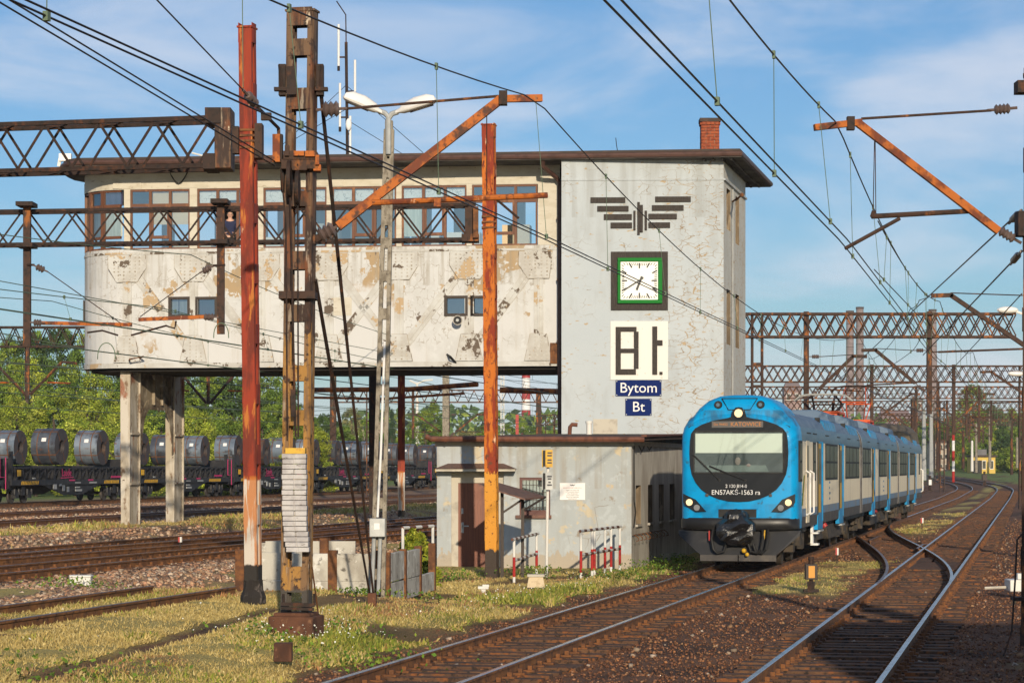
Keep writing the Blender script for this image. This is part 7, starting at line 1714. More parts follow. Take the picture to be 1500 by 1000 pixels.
def wagon():
    t = thing('coil_wagon', '', 'freight wagon', W(UWG, v0w, .4), ROT_T, 'coil wagons')
    L = LW; b = MB()
    b.span((-1.35, .6, 1.05), (1.35, L - .6, 1.22)); b.span((1.22, .55, 1.02), (1.40, L - .55, 1.34)); b.span((-1.40, .55, 1.02), (-1.22, L - .55, 1.34))
    for y in (.45, L - .45): b.span((-1.3, y - .12, .85), (1.3, y + .12, 1.3))
    fr_ = b.build('frame', m_wblack, t, world=False)
    for s in (-1, 1):
        b = MB(); x = s * 1.22; b.prism([(x, 5.2, 1.04), (x, 8.4, .42), (x, L - 8.4, .42), (x, L - 5.2, 1.04)], (s * .06, 0, 0)); b.build('belly_girder', m_wblack, t, world=False)
        # trough side: top rail, floor of slanting ribs
        b = MB(); b.span((s * 1.30 - .05, 1.2, 1.98), (s * 1.30 + .05, L - 1.2, 2.06)); b.span((s * 1.0 - .02, 1.2, 1.34), (s * 1.0 + .02, L - 1.2, 1.98)); b.build('side_rail', m_wblack, t, world=False)
        n = 16
        for k in range(n + 1):
            y = 1.3 + (L - 2.6) * k / n; b = MB(); b.prism([(s * 1.02, y, 1.34), (s * 1.38, y, 1.34), (s * 1.32, y, 1.99), (s * 1.02, y, 1.99)], (0, .05, 0)); 
            if k < n: b.beam((s * 1.34, y, 1.36), (s * 1.30, y + (L - 2.6) / n, 1.96), .05, .05)
            b.build('rib', m_wblack, t, world=False, smooth=0)
    for y in (.9, L - .9, L * .36, L * .67):
        b = MB(); hz = 2.95 if y in (.9, L - .9) else 2.15
        for x in (-1.2, 1.2): b.span((x - .09, y - .12, 1.2), (x + .09, y + .12, hz))
        b.span((-1.2, y - .05, 1.2), (1.2, y + .05, min(hz, 2.55))); b.build('end_stanchion', m_wblack, t, world=False)
    for yc in (2.75, L - 2.75):
        b = MB()
        for s in (-1, 1):
            b.beam((s * 1.02, yc - 1.3, .66), (s * 1.02, yc + 1.3, .66), .16, .2)
            for y in (-.9, .9): b.span((s * 1.02 - .1, yc + y - .24, .3), (s * 1.02 + .16, yc + y + .24, .66)); b.tube([(s * 1.14, yc + y - .3, .5), (s * 1.14, yc + y - .3, .82)], .08, 8); b.tube([(s * 1.14, yc + y + .3, .5), (s * 1.14, yc + y + .3, .82)], .08, 8)
            b.span((s * 1.02 - .1, yc - .25, .45), (s * 1.02 + .14, yc + .25, .95))
        bo = b.build('bogie', m_wblack, t, world=False)
        for y in (-.9, .9):
            w_ = MB()
            for s in (-1, 1): w_.tube([(s * .70, yc + y, .46), (s * .84, yc + y, .46)], .46, 18)
            w_.tube([(-.9, yc + y, .46), (.9, yc + y, .46)], .09, 8); w_.build('wheelset', m_skirt, bo, world=False)
    for y, d_ in ((0, 1), (L, -1)):
        for x in (-.88, .88): b = MB(); b.tube([(x, y + d_ * .02, 1.06), (x, y + d_ * .06, 1.06), (x, y + d_ * .5, 1.06)], [.22, .22, .09], 12); b.build('buffer', m_wblack, t, world=False)
    b = MB()
    for yb_ in (1.9, 3.1, L - 5.1, L - 3.9):
        for k in range(6): b.prism([(1.402, yb_ + .22 * k, 1.06), (1.402, yb_ + .22 * k + .13, 1.06), (1.402, yb_ + .22 * k + .22, 1.26), (1.402, yb_ + .22 * k + .09, 1.26)], (.004, 0, 0))
    b.build('hazard_stripes', m_hyel, t, world=False)
    b = MB()
    for y, z, w_, h in ((6.6, .78, .5, .28), (7.5, .95, .35, .12), (8.0, .66, .35, .34), (8.7, .6, .3, .3), (10.0, .62, 1.0, .12), (10.0, .82, .7, .08), (3.6, 1.38, .35, .08), (12.2, 1.08, 1.2, .10), (9.9, 1.1, .9, .07)): b.span((1.36, y, z), (1.404, y + w_, z + h))
    b.build('data_panels', m_galv, t, world=False)
    b = MB()
    for y, z, w_, h in ((9.0, 1.24, .9, .09), (12.0, 1.24, .8, .09), (15.8, 1.4, 1.6, .12)): b.span((1.39, y, z), (1.405, y + w_, z + h))
    b.tube([(1.42, L - 1.1, 1.5), (1.42, L - 1.1, 2.6), (1.42, L - .3, 2.6), (1.42, L - .3, 1.5), (1.42, L - 1.1, 1.5)], .025, 6); b.tube([(1.42, L - .3, 1.5), (1.42, L - .3, .8)], .025, 6); b.build('handrail', m_mag, t, world=False)
    b = MB(); b.span((1.40, 1.35, 1.55), (1.42, 1.85, 1.9)); b.build('yellow_plate', m_hyel, t, world=False)
    # the operator's name on the side
    c = text('lettering', 'Laude', .62, m_mag, t, (1.40, 8.6, 1.72), Matrix(((0, 0, 1), (1, 0, 0), (0, 1, 0))), inv=False)
    b = MB(); b.beam((1.41, 7.7, 1.42), (1.41, 9.6, 1.46), .02, .05); b.build('underline', m_mag, t, world=False)
    return t
def coil(k_mat):
    t = thing('steel_coil', '', 'steel coil', (0, 0, 0), ROT_T, 'steel coils on the wagons')
    Ro, Ri, wd = 1.02, .38, 1.50; n = 40; b = MB(); vs = []
    for x in (-wd / 2, wd / 2):
        for r_ in (Ri, Ro):
            for k in range(n): a = 2 * math.pi * k / n; vs.append((x, r_ * math.cos(a), r_ * math.sin(a)))
    def rg(i, j, m, fl=False):
        for k in range(n):
            f = (i * n + k, i * n + (k + 1) % n, j * n + (k + 1) % n, j * n + k); b.f.append(f[::-1] if fl else f); b.mi.append(m)
    b.v = vs; rg(0, 1, 1); rg(2, 3, 1, True); rg(1, 3, 0); rg(0, 2, 1, True)
    o = b.build('wound_strip', [CM[k_mat], m_face], t, world=False)
    s_ = MB()
    for x in (-.36, .36):
        pts = [(x, Ro * 1.004 * math.cos(2 * math.pi * k / 32), Ro * 1.004 * math.sin(2 * math.pi * k / 32)) for k in range(33)]
        for p, q in zip(pts, pts[1:]): s_.beam(p, q, .05, .012, Vector((0, p[1], p[2])))
    for a in (.6, 2.2, 3.6, 5.2):
        s_.beam((wd / 2 + .006, Ri * math.cos(a), Ri * math.sin(a)), (wd / 2 + .006, Ro * math.cos(a), Ro * math.sin(a)), .04, .01, (1, 0, 0))
        s_.beam((-wd / 2, Ro * 1.006 * math.cos(a), Ro * 1.006 * math.sin(a)), (wd / 2, Ro * 1.006 * math.cos(a), Ro * 1.006 * math.sin(a)), .05, .012, Vector((0, math.cos(a), math.sin(a))))
    s_.build('steel_strap', m_clip, t, world=False)
    b = MB(); a = math.radians(158); q = Vector((.05, Ro * 1.012 * math.cos(a), Ro * 1.012 * math.sin(a))); ta = Vector((0, -math.sin(a), math.cos(a)))
    b.frame(q, (.14, 0, 0), ta * .11, Vector((0, math.cos(a), math.sin(a))) * .006); b.build('paper_label', m_white, t, world=False)
    return t
wg = wagon(); ORD = ['first', 'second', 'third', 'fourth', 'fifth', 'sixth', 'seventh', 'eighth']
protos = [coil(k) for k in range(3)]; used = [False] * 3
cw_n = 0
for w_i in range(-1, 6):
    v = v0w + LW * w_i
    t = wg if w_i == -1 else copy_tree(wg)
    t.location = W(UWG, v, .4)
    t['label'] = f"black coil wagon with magenta print, {ORD[w_i + 1]} from the left edge of the picture"
    for j, y in enumerate((3.4, 9.6, 15.9)):
        if w_i == -1 and j < 1: continue
        k = [1, 1, 0, 2, 0, 0, 2, 0, 0, 1, 0, 0, 2, 0, 0, 2, 0, 2, 0, 0, 1, 0, 0][cw_n]
        if w_i == 5 and j == 2: continue
        c = protos[k] if not used[k] else copy_tree(protos[k]); used[k] = True
        s_ = rnd.uniform(.97, 1.07); c.scale = (rnd.uniform(.92, 1.22), s_, s_); c.location = W(UWG, v + y + rnd.uniform(-.25, .25), .4 + 2.18 + 1.02 * s_); c.rotation_euler = (0, 0, ROT_T)
        c['label'] = f"{['blue grey', 'brown rusty', 'dark grey'][k]} steel coil lying on a black wagon, {cw_n + 1}th coil from the left".replace(' 1th', ' 1st').replace(' 2th', ' 2nd').replace(' 3th', ' 3rd').replace('21th', '21st').replace('22th', '22nd'); cw_n += 1

# ================================================================ PEOPLE
def skin_body(name, verts, edges, radii, mat, parent, root=0, sub=2):
    m = bpy.data.meshes.new(name); m.from_pydata(verts, edges, []); m.materials.append(mat)
    o = bpy.data.objects.new(name, m); col.objects.link(o); o.parent = parent
    sk = o.modifiers.new('skin', 'SKIN'); sk.use_smooth_shade = True
    for i, r_ in enumerate(radii):
        m.skin_vertices[0].data[i].radius = (r_, r_) if isinstance(r_, float) else r_
        m.skin_vertices[0].data[i].use_root = (i == root)
    s = o.modifiers.new('sub', 'SUBSURF'); s.levels = s.render_levels = sub
    return o
m_skin = M('skin', (.56, .33, .24), (), .55); m_navy = M('navy_jumper', (.022, .028, .07), (), .9); m_trous = M('dark_trousers', (.03, .03, .035), (), .9)
def man(label, loc, rz):
    t = thing('person', label, 'person', loc, rz)
    # x right, y backwards (faces -y), z up; leaning on the sill with both forearms
    V = [(0, 0, .95), (0, -.01, 1.12), (0, -.03, 1.30), (0, -.04, 1.44), (0, -.05, 1.53), (0, -.06, 1.60), (0, -.07, 1.68), (0, -.065, 1.76),
         (-.17, -.03, 1.42), (-.25, -.06, 1.18), (-.20, -.26, 1.06), (-.15, -.33, 1.05), (.17, -.03, 1.42), (.25, -.06, 1.18), (.20, -.26, 1.06), (.15, -.33, 1.05),
         (-.10, 0, .86), (-.11, 0, .48), (-.11, .03, .08), (-.11, -.12, .04), (.10, 0, .86), (.11, 0, .48), (.11, .03, .08), (.11, -.12, .04)]
    E = [(0, 1), (1, 2), (2, 3), (3, 4), (4, 5), (5, 6), (6, 7), (3, 8), (8, 9), (9, 10), (10, 11), (3, 12), (12, 13), (13, 14), (14, 15), (0, 16), (16, 17), (17, 18), (18, 19), (0, 20), (20, 21), (21, 22), (22, 23)]
    Rr = [(.16, .11), (.15, .105), (.17, .115), (.13, .09), .058, .075, .088, .07, .07, .052, .042, .036, .07, .052, .042, .036, .085, .06, .05, .04, .085, .06, .05, .04]
    body = skin_body('body', V, E, Rr, m_skin, t)
    V = V[:4] + [(0, -.045, 1.505)] + V[5:]; E2 = E; k = [0, 1, 2, 3, 4, 8, 9, 10, 12, 13, 14]; mp_ = {a: i for i, a in enumerate(k)}
    jm = skin_body('jumper', [V[a] for a in k], [(mp_[a], mp_[c]) for a, c in E if a in mp_ and c in mp_], [(Rr[a][0] * 1.16, Rr[a][1] * 1.25) if not isinstance(Rr[a], float) else Rr[a] * 1.36 for a in k], m_navy, t)
    k = [0, 16, 17, 18, 20, 21, 22]; mp2 = {a: i for i, a in enumerate(k)}
    skin_body('trousers', [V[a] for a in k], [(mp2[a], mp2[c]) for a, c in E if a in mp2 and c in mp2], [(Rr[a][0] * 1.1, Rr[a][1] * 1.14) if not isinstance(Rr[a], float) else Rr[a] * 1.15 for a in k], m_trous, t)
    b = MB()
    for s in (-1, 1):
        b.ball((s * .033, -.140, 1.675), .007, 8, 6)
    b.build('eyes', m_black, t, world=False)
    b = MB(); b.tube([(0, -.135, 1.68), (0, -.165, 1.635), (0, -.14, 1.625)], [.010, .017, .012], 6); 
    for s in (-1, 1): b.ball((s * .088, -.06, 1.655), .028, 8, 6, (.4, .7, 1.1))
    b.build('nose_and_ears', m_skin, t, world=False)
    b = MB(); b.beam((-.028, -.139, 1.595), (.028, -.139, 1.595), .008, .009); b.build('mouth', m_redbrown, t, world=False)
    b = MB()
    for s in (-1, 1): b.tube([(s * .036 + .026 * math.cos(a), -.152, 1.675 + .020 * math.sin(a)) for a in np.linspace(0, 6.283, 11)], .0016, 4)
    b.tube([(-.012, -.152, 1.68), (.012, -.152, 1.68)], .003, 4)
    for s in (-1, 1): b.tube([(s * .062, -.15, 1.68), (s * .088, -.06, 1.685)], .003, 4)
    b.build('glasses', m_black, t, world=False)
    b = MB(); b.ball((0, -.045, 1.70), .09, 12, 8, (1.04, 1.0, .62)); b.build('hair', M('short_grey_hair', (.34, .29, .25), (), .9), t, world=False)
    for s in (-1, 1):
        for i in range(4):
            q = Vector((s * .15 - s * (.03 - .02 * i), -.35, 1.055)); b = MB(); b.tube([q, q + Vector((-s * .01, -.045 - .006 * (i in (1, 2)), .0)), q + Vector((-s * .012, -.075, -.022))], [.011, .010, .008], 6); b.build('finger', m_skin, t, world=False)
        q = Vector((s * .125, -.33, 1.06)); b = MB(); b.tube([q, q + Vector((-s * .035, -.02, .01)), q + Vector((-s * .045, -.05, 0))], [.013, .012, .009], 6); b.build('thumb', m_skin, t, world=False)
    return t
aM, zM = GP.inv(334, 306)
mp0 = GP.pt(aM, 0, -.30); 
man('balding man with glasses in a navy jumper leaning at the open gallery window', (mp0.x, mp0.y, zM - 1.835), R(4))
b = MB(); GP.bx(b, aM - .9, ZS - .35, aM + .9, ZS + 1.9, -1.9, -1.85); b.build('dark_opening_sheet', m_black, sbox)  # black sheet put behind the man for the shade of the open window
# ================================================================ TREES AND DISTANT PLACES
m_leaf = M('tree_leaves', (.1, .15, .03), [], .75, spec=.2, attr='tint')
m_bark = M('tree_bark', (.10, .075, .055), [('noise', (.06, .045, .035), 6, .5, .1, (3, 3, .4))], .9)
LEAF = [(-.5, 0, 0), (0, -.28, .06), (.5, 0, 0), (0, .28, -.06)]
def crown_mesh(name, shape, n, leaf, pal, seed, A=1.0):
    """leaf clumps on a crown of radius 1 and height 1 (scaled when placed)"""
    g = np.random.default_rng(seed); ncl = int(60 + 40 * A)
    cl = []
    while len(cl) < ncl:
        z = g.uniform(0.02, 1); a = g.uniform(0, 2 * np.pi)
        if shape == 'round': r_ = np.sqrt(max(0, 1 - ((z - .48) / .54) ** 2))
        elif shape == 'tall': r_ = np.sin(np.pi * min(1, z * .92 + .10)) ** .7 * (1.05 - .35 * z)
        elif shape == 'cone': r_ = (1.02 - z) * 1.0
        else: r_ = np.sqrt(max(0, 1 - z ** 2.2))
        r_ *= (.72 + .4 * vnoise(a * 1.3 + seed * 9, z * 4, seed)); k = g.uniform(.35, 1) ** .5
        cl.append((np.cos(a) * r_ * k, np.sin(a) * r_ * k, z))
    cl = np.array(cl); idx = g.integers(0, ncl, n); cs = g.uniform(.10, .22, ncl)
    off = g.normal(size=(n, 3)); off /= np.linalg.norm(off, axis=1)[:, None]; off *= (g.uniform(0, 1, n) ** .5)[:, None]
    cl[:, 2] *= A; p = cl[idx] + off * cs[idx][:, None] * np.array([1.15, 1.15, .85]); p[:, 2] = np.clip(p[:, 2], 0.0, 1.1 * A)
    pal = np.array(pal); t = (pal[g.integers(0, len(pal), ncl)] * g.uniform(.6, 1.35, (ncl, 1)))[idx] * g.uniform(.6, 1.3, (n, 1)) 
    q = g.normal(size=(n, 4)); q /= np.linalg.norm(q, axis=1)[:, None]; w, x, y, z = q.T
    rot = np.stack([1 - 2 * (y * y + z * z), 2 * (x * y - z * w), 2 * (x * z + y * w), 2 * (x * y + z * w), 1 - 2 * (x * x + z * z), 2 * (y * z - x * w), 2 * (x * z - y * w), 2 * (y * z + x * w), 1 - 2 * (x * x + y * y)], 1).reshape(n, 3, 3)
    s = np.array(LEAF)[None] * (leaf * g.uniform(.6, 1.4, n))[:, None, None]
    v = np.einsum('nij,nkj->nki', rot, s) + p[:, None, :]
    m = bpy.data.meshes.new(name); m.vertices.add(4 * n); m.vertices.foreach_set('co', v.astype(np.float32).ravel())
    m.loops.add(4 * n); m.loops.foreach_set('vertex_index', np.arange(4 * n, dtype=np.int32)); m.polygons.add(n); m.polygons.foreach_set('loop_start', np.arange(0, 4 * n, 4, dtype=np.int32)); m.update(calc_edges=True)
    a = m.color_attributes.new('tint', 'FLOAT_COLOR', 'POINT'); a.data.foreach_set('color', np.concatenate([np.repeat(t, 4, 0), np.ones((4 * n, 1))], 1).astype(np.float32).ravel())
    m.materials.append(m_leaf); return m
DK = [(.045, .085, .022), (.06, .11, .025), (.035, .065, .02), (.08, .13, .03)]
MD = [(.13, .205, .03), (.175, .255, .035), (.08, .14, .025), (.22, .28, .04)]
BRT = [(.25, .31, .03), (.31, .36, .04), (.17, .23, .03), (.34, .37, .06)]
OLV = [(.15, .15, .06), (.20, .19, .07), (.12, .13, .05), (.24, .22, .09)]
CONI = [(.030, .060, .028), (.04, .075, .03), (.025, .05, .022)]
CR = {}
for nm, sh, n, lf, pal in (('dark', 'round', 9000, .085, DK), ('dark2', 'round', 9000, .085, DK + MD[:1]), ('mid', 'round', 8000, .085, MD), ('mid2', 'dome', 8000, .08, MD), ('bright', 'dome', 8000, .075, BRT), ('bright2', 'round', 8000, .075, BRT + MD[:1]), ('olive', 'round', 7000, .08, OLV), ('cone', 'cone', 7000, .075, CONI)):
    CR[nm] = (sh, n, lf, pal)
CRM = {}
def crown(kind, asp):
    A = min((.9, 1.4, 2.1, 3.0), key=lambda a: abs(math.log(a / asp))); k = (kind, A, rnd.randrange(2))
    if k not in CRM: sh, n, lf, pal = CR[kind]; CRM[k] = crown_mesh('crown', sh, int(n * (.6 + .3 * A)), lf * .85, pal, len(CRM) + 3, A)
    return CRM[k], A
TRK = {}
def tree(kind, label, px, ytop, Y, wpx, group, ybase=None, cz=.22, name='tree', cat='tree'):
    """a tree whose top shows at picture row ytop when it stands at distance Y"""
    q = P(px, ytop, Y); z0 = zgp(q.x, Y) - .1; h = q.z - z0; r_ = wpx / 2 / F * Y
    t = thing(name, label, cat, (q.x, Y, z0), 0, group)
    cm_, A = crown(kind, h * (1 - cz) / r_); o = bpy.data.objects.new('crown', cm_); col.objects.link(o); o.parent = t; o.location = (0, 0, h * cz); o.scale = (r_, r_ * rnd.uniform(.8, 1.0), h * (1 - cz) / 1.05 / A); o.rotation_euler = (0, 0, rnd.uniform(0, 6.28))
    b = MB(); b.tube([(0, 0, 0), (.02 * h, 0, h * .4), (0, 0, h * .8)], [.022 * h + .05, .016 * h + .03, .01 * h], 7)
    for k in range(3):
        a = rnd.uniform(0, 6.28); b.tube([(0, 0, h * (.3 + .12 * k)), (math.cos(a) * r_ * .5, math.sin(a) * r_ * .5, h * (.5 + .12 * k))], [.010 * h, .004 * h], 5)
    b.build('trunk', m_bark, t, world=False)
    return t
KIND = {'dark': 'dark green broad', 'dark2': 'dark green tall', 'mid': 'mid green broad', 'mid2': 'mid green tall', 'bright': 'bright yellow green low', 'bright2': 'bright green round', 'olive': 'olive brown round', 'cone': 'dark conical'}
# wooded bank behind the coil wagons: back row, middle row, front row of shrubs
rows = [
  ('back', 246, [(-30, 470, 80, 'dark2'), (12, 487, 70, 'mid2'), (45, 478, 72, 'dark2'), (88, 474, 76, 'dark2'), (128, 480, 70, 'mid2'), (172, 500, 74, 'dark'), (214, 505, 70, 'mid2'), (262, 510, 80, 'dark'), (312, 520, 80, 'mid2'), (352, 517, 74, 'dark2'), (392, 524, 70, 'mid2'), (424, 556, 52, 'dark')]),
  ('middle', 222, [(-18, 535, 92, 'mid'), (38, 520, 84, 'bright2'), (88, 530, 90, 'mid'), (140, 545, 86, 'bright2'), (196, 550, 92, 'mid'), (248, 548, 90, 'dark'), (300, 546, 92, 'mid'), (350, 552, 90, 'dark'), (400, 566, 72, 'mid'), (434, 590, 50, 'mid')]),
  ('front', 205, [(-26, 572, 88, 'bright'), (24, 578, 90, 'bright'), (78, 572, 96, 'bright2'), (128, 575, 90, 'bright'), (184, 586, 92, 'bright'), (236, 600, 84, 'mid'), (286, 596, 90, 'bright'), (338, 604, 90, 'mid'), (384, 600, 78, 'mid'), (424, 612, 70, 'bright2'), (462, 622, 60, 'bright')]),
  ('lowest', 190, [(-10, 612, 96, 'bright'), (52, 618, 96, 'bright'), (112, 606, 98, 'bright'), (168, 620, 80, 'bright'), (228, 632, 90, 'bright'), (290, 634, 92, 'bright'), (350, 640, 80, 'bright'), (404, 636, 80, 'bright')])]
for rn, Y, lst in rows:
    for i, (px, yt_, w_, k) in enumerate(lst):
        tree(k, f"{KIND[k]} {'bush' if rn in ('front', 'lowest') else 'tree'}, {ORD[i] if i < 8 else str(i + 1) + 'th'} from left in the bank's {rn} row", px, yt_, Y + rnd.uniform(-6, 6), w_ * 1.12, 'trees on the left bank', cz=.05 if rn != 'back' else .12)
mid_l = [(452, 600, 46, 'mid', 300), (478, 595, 40, 'dark', 310), (500, 612, 40, 'mid', 300), (515, 584, 34, 'olive', 330), (535, 600, 36, 'mid2', 320), (553, 608, 30, 'mid', 330), (574, 588, 24, 'cone', 300), (596, 618, 40, 'mid', 290), (622, 590, 52, 'mid2', 300), (636, 574, 40, 'mid2', 305), (680, 622, 60, 'olive', 380), (712, 612, 40, 'mid', 330), (745, 612, 44, 'mid', 320), (766, 604, 30, 'mid2', 330), (788, 612, 40, 'mid', 320), (812, 618, 36, 'mid2', 330), (840, 615, 40, 'mid', 330)]
for i, (px, yt_, w_, k, Y) in enumerate(mid_l): tree(k, f"{KIND[k]} tree seen under the signal box, {ORD[i] if i < 8 else str(i + 1) + 'th'} from the left", px, yt_ + 9, Y, w_ * 1.25, 'trees seen under the signal box', cz=.05)
right = [(1398, 606, 52, 'mid', 450), (1424, 560, 66, 'mid2', 460), (1448, 592, 58, 'dark', 480), (1476, 596, 66, 'mid', 500), (1508, 590, 66, 'mid2', 490), (1412, 630, 52, 'mid', 430), (1442, 622, 56, 'bright2', 440), (1466, 630, 66, 'dark', 440), (1494, 622, 66, 'mid', 440), (1386, 626, 42, 'dark', 450), (1428, 655, 46, 'mid', 415), (1462, 662, 48, 'bright', 408), (1482, 655, 56, 'mid2', 405), (1502, 660, 56, 'bright', 400), (1445, 668, 34, 'mid', 412), (1360, 612, 50, 'mid', 500), (1335, 634, 46, 'dark', 520)]
for i, (px, yt_, w_, k, Y) in enumerate(right): tree(k, f"{KIND[k]} tree beyond the track curve, {ORD[i] if i < 8 else str(i + 1) + 'th'} of the far clump", px, yt_, Y, w_ * 1.15, 'trees at the far right', cz=.05)
# far wood along the horizon
def farwood(b):
    pass
n = 16000; fx = rng.uniform(-420, 560, n); fyy = 760 + rng.uniform(-60, 90, n); hz = 3.5 + rng.uniform(0, 1, n) ** .6 * (9 + 9 * fbm(fx / 40, fyy * 0, 5))
tp = np.array(DK + MD)[rng.integers(0, 8, n)] * rng.uniform(.7, 1.2, (n, 1))
o = scatter_mesh('far_wood', np.stack([fx, fyy, hz], 1), rng.uniform(1.6, 4.2, n), LEAF, [(0, 1, 2, 3)], m_leaf, tp); o['label'] = 'low distant wood along the horizon'
# chimneys, works and houses
def stack(label, px, y0, y1, Y, w0, w1, mats, bands):
    p, q = P(px, y1, Y), P(px, y0, Y); t = thing('factory_chimney', label, 'chimney', (p.x, Y, 0))
    n = bands; h = q.z
    for k in range(n):
        a, c = k / n, (k + 1) / n; b = MB(); b.tube([(p.x, Y, h * a), (p.x, Y, h * c)], [w0 + (w1 - w0) * a, w0 + (w1 - w0) * c], 20); b.build('band' if len(mats) > 1 else 'shaft_section', mats[k % len(mats)], t)
        if len(mats) == 1 and k: b = MB(); r_ = (w0 + (w1 - w0) * a) * 1.02; b.tube([(p.x, Y, h * a - .12), (p.x, Y, h * a + .12)], r_, 20); b.build('iron_hoop', m_iron, t)
    b = MB(); b.tube([(p.x, Y, h), (p.x, Y, h + .8)], w1 * 1.1, 20); b.build('rim', m_roof, t)
m_stack = M('grey_brown_chimney_brick', (.25, .195, .19), [('noise', (.19, .15, .145), .25, .5, .1, (1, 1, 3))], .9)
stack('brick factory chimney, left one of the close pair', 1245, 458, 640, 980, 1.75, 1.45, [m_stack], 14)
stack('brick factory chimney, taller right one of the close pair', 1259.5, 452.5, 640, 980, 1.75, 1.45, [m_stack], 14)
stack('brick factory chimney standing alone near the far gantries', 1366, 456, 640, 990, 2.5, 1.5, [m_stack], 14)
stack('slender red and white striped chimney seen under the signal box', 770.5, 538, 640, 900, 1.9, 1.5, [m_white, m_red], 10)
m_pink = M('pinkish_works_wall', (.33, .23, .21), [('noise', (.26, .18, .17), .3, .5, .1)], .9)
m_grim = M('grimy_grey_wall', (.17, .165, .17), [('noise', (.12, .115, .12), .3, .5, .1)], .9)
m_tile = M('red_roof_tiles', (.24, .055, .035), [('noise', (.17, .04, .03), .5, .55, .1)], .9)
m_house = M('pale_house_plaster', (.42, .35, .28), [('noise', (.3, .25, .2), .5, .52, .1)], .9)
def house(name, label, px0, px1, ye, yr, Y, dep, wall, roof, nw, nf, cat='house', base=None, extra=None):
    """a block with windows and a gabled or flat roof; ye = eaves row, yr = ridge row"""
    p, q = P(px0, ye, Y), P(px1, ye, Y); z0 = zgp((p.x + q.x) / 2, Y) - .3; ze = p.z; zr = P(px0, yr, Y).z
    t = thing(name, label, cat, ((p.x + q.x) / 2, Y, z0)); 
    b = MB(); b.span((p.x, Y, z0), (q.x, Y + dep, ze)); b.build('wall', wall, t)
    w_ = q.x - p.x
    b = MB()
    if yr < ye - .5:
        b.add([(p.x - .3, Y - .3, ze), (q.x + .3, Y - .3, ze), (q.x + .3, Y + dep + .3, ze), (p.x - .3, Y + dep + .3, ze), (p.x + w_ * .12, Y + dep / 2, zr), (q.x - w_ * .12, Y + dep / 2, zr)], [(0, 1, 5, 4), (2, 3, 4, 5), (1, 2, 5), (3, 0, 4), (3, 2, 1, 0)])
    else: b.span((p.x - .25, Y - .3, ze), (q.x + .25, Y + dep + .25, ze + .3))
    b.build('roof', roof, t)
    fl = (ze - z0) / nf
    for j in range(nf):
        for i in range(nw):
            cx = p.x + w_ * (i + .5) / nw; cz_ = z0 + fl * (j + .58); ww, hh = min(w_ / nw * .26, .8), fl * .24
            b = MB(); b.span((cx - ww, Y - .06, cz_ - hh), (cx + ww, Y - .01, cz_ + hh)); f_ = b.build('window', m_whitep, t)
            b = MB(); b.span((cx - ww * .8, Y - .08, cz_ - hh * .85), (cx + ww * .8, Y - .055, cz_ + hh * .85)); b.build('pane', m_twin, f_)
    return t
hut = house('yellow_hut', 'small yellow hut with a dark door beside the curving tracks', 1425, 1458, 669, 669, 395, 5, M('yellow_plaster', (.60, .42, .10), (), .9), m_roof, 3, 1, 'hut')
p = P(1430, 690, 394.9); b = MB(); b.span((p.x - .6, 394.85, zgp(p.x, 395)), (p.x + .9, 394.97, zgp(p.x, 395) + 2.1)); b.build('door', m_black, hut)
p = P(1438, 668, 397); b = MB(); b.span((p.x - .7, 396.5, p.z), (p.x + .7, 397.9, p.z + 1.1)); b.build('roof_vent', m_grim, hut)
house('pale_house', 'weathered pinkish block with several windows behind the far poles', 1369, 1389, 648, 648, 430, 8, m_house, m_roof, 3, 3)
house('red_roofed_house', 'house with a big red tiled roof above the far trees', 1431, 1470, 618, 600, 560, 10, m_house, m_tile, 4, 2)
house('red_roofed_house', 'smaller red roofed house right of the big red roof', 1474, 1492, 622, 612, 600, 9, m_pink, m_tile, 2, 2)
house('works_hall', 'pinkish works hall behind the pantographs, nearer one', 1292, 1345, 622, 600, 820, 25, m_pink, m_pink, 5, 2, 'factory')
house('works_hall', 'grey works block left of the pinkish hall', 1262, 1296, 610, 610, 900, 25, m_grim, m_grim, 4, 3, 'factory')
house('works_hall', 'pale tall works silo by the lone chimney', 1340, 1352, 585, 585, 950, 10, m_grim, m_grim, 1, 4, 'factory')
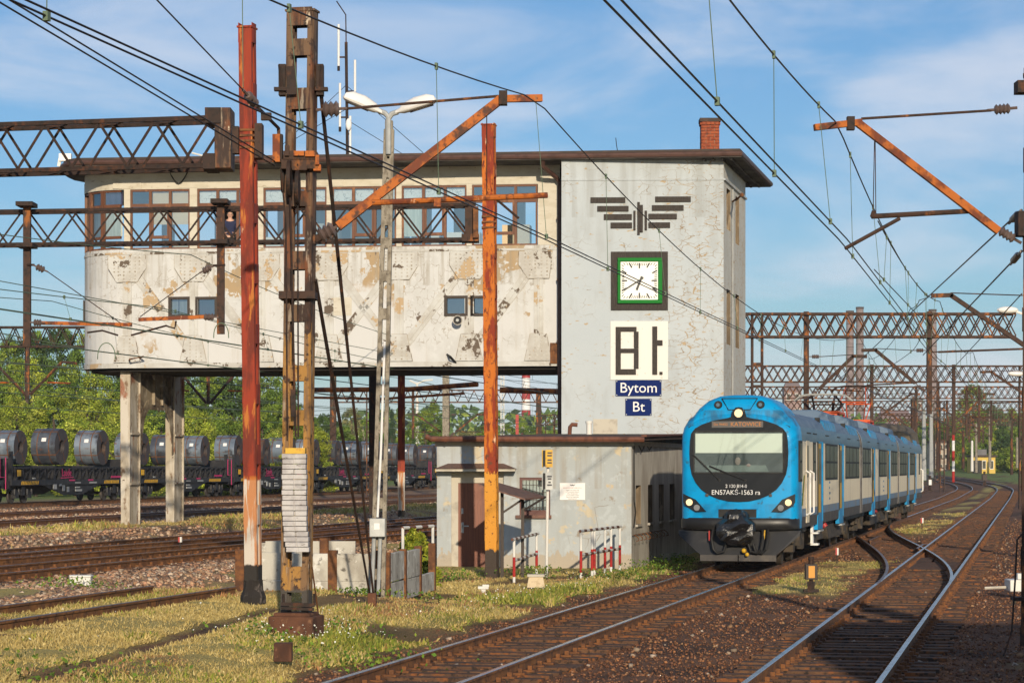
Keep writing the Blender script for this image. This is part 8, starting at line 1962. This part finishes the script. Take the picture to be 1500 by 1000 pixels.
house('works_tower', 'works tower with a pointed roof behind the train roof', 1149, 1174, 572, 559, 760, 6, m_pink, m_stack, 2, 5, 'tower')
house('works_hall', 'long low pinkish works building under the far gantries', 1178, 1245, 640, 632, 780, 20, m_pink, m_grim, 8, 2, 'factory')
house('grey_shed', 'small grey roofed shed far beyond the wagons', 520, 560, 628, 622, 600, 12, m_house, m_grim, 3, 1, 'shed')
bk = MB(); 
# ---------------------------------------------------------------- unseen building added right of the viewer to cast the foreground shade
ps = thing('added_shade_building', 'unseen brick building added beside the viewer to throw the long foreground shade', 'building', (9.0, 9, 0))
b = MB(); b.span((7.3, 4.5, -.2), (13, 13.0, 5.8)); b.build('wall', m_brick, ps)
b = MB(); b.add([(6.7, 3.9, 5.8), (13.6, 3.9, 5.8), (13.6, 13.6, 5.8), (6.7, 13.6, 5.8), (9.0, 8.7, 8.2), (13.0, 8.7, 8.2)], [(0, 1, 5, 4), (2, 3, 4, 5), (1, 2, 5), (3, 0, 4), (3, 2, 1, 0)]); b.build('roof', m_roof, ps)
b = MB(); b.span((10.0, 10.4, 6.0), (10.6, 11, 9.0)); b.build('chimney', m_brick, ps)
for y in (6, 8.6, 11.2): b = MB(); b.span((7.26, y - .5, 1.1), (7.3, y + .5, 2.4)); w_ = b.build('window', m_whitep, ps); b = MB(); b.span((7.24, y - .42, 1.2), (7.27, y + .42, 2.3)); b.build('pane', m_twin, w_)

# ---------------------------------------------------------------- the air: one closed box of thin haze
hz_m = bpy.data.materials.new('thin_haze'); hz_m.use_nodes = True; hn, hl = hz_m.node_tree.nodes, hz_m.node_tree.links
hn.clear(); ho = hn.new('ShaderNodeOutputMaterial'); hv = hn.new('ShaderNodeVolumePrincipled'); hv.inputs['Density'].default_value = .00013; hv.inputs['Color'].default_value = (.86, .92, 1, 1); hv.inputs['Anisotropy'].default_value = 0.0
hl.new(hv.outputs[0], ho.inputs['Volume'])
b = MB(); b.span((-560, -60, -1.5), (760, 1120, 66)); o = b.build('haze', hz_m, None, smooth=0); o['kind'] = 'stuff'; o['label'] = 'thin bluish haze over the yard'
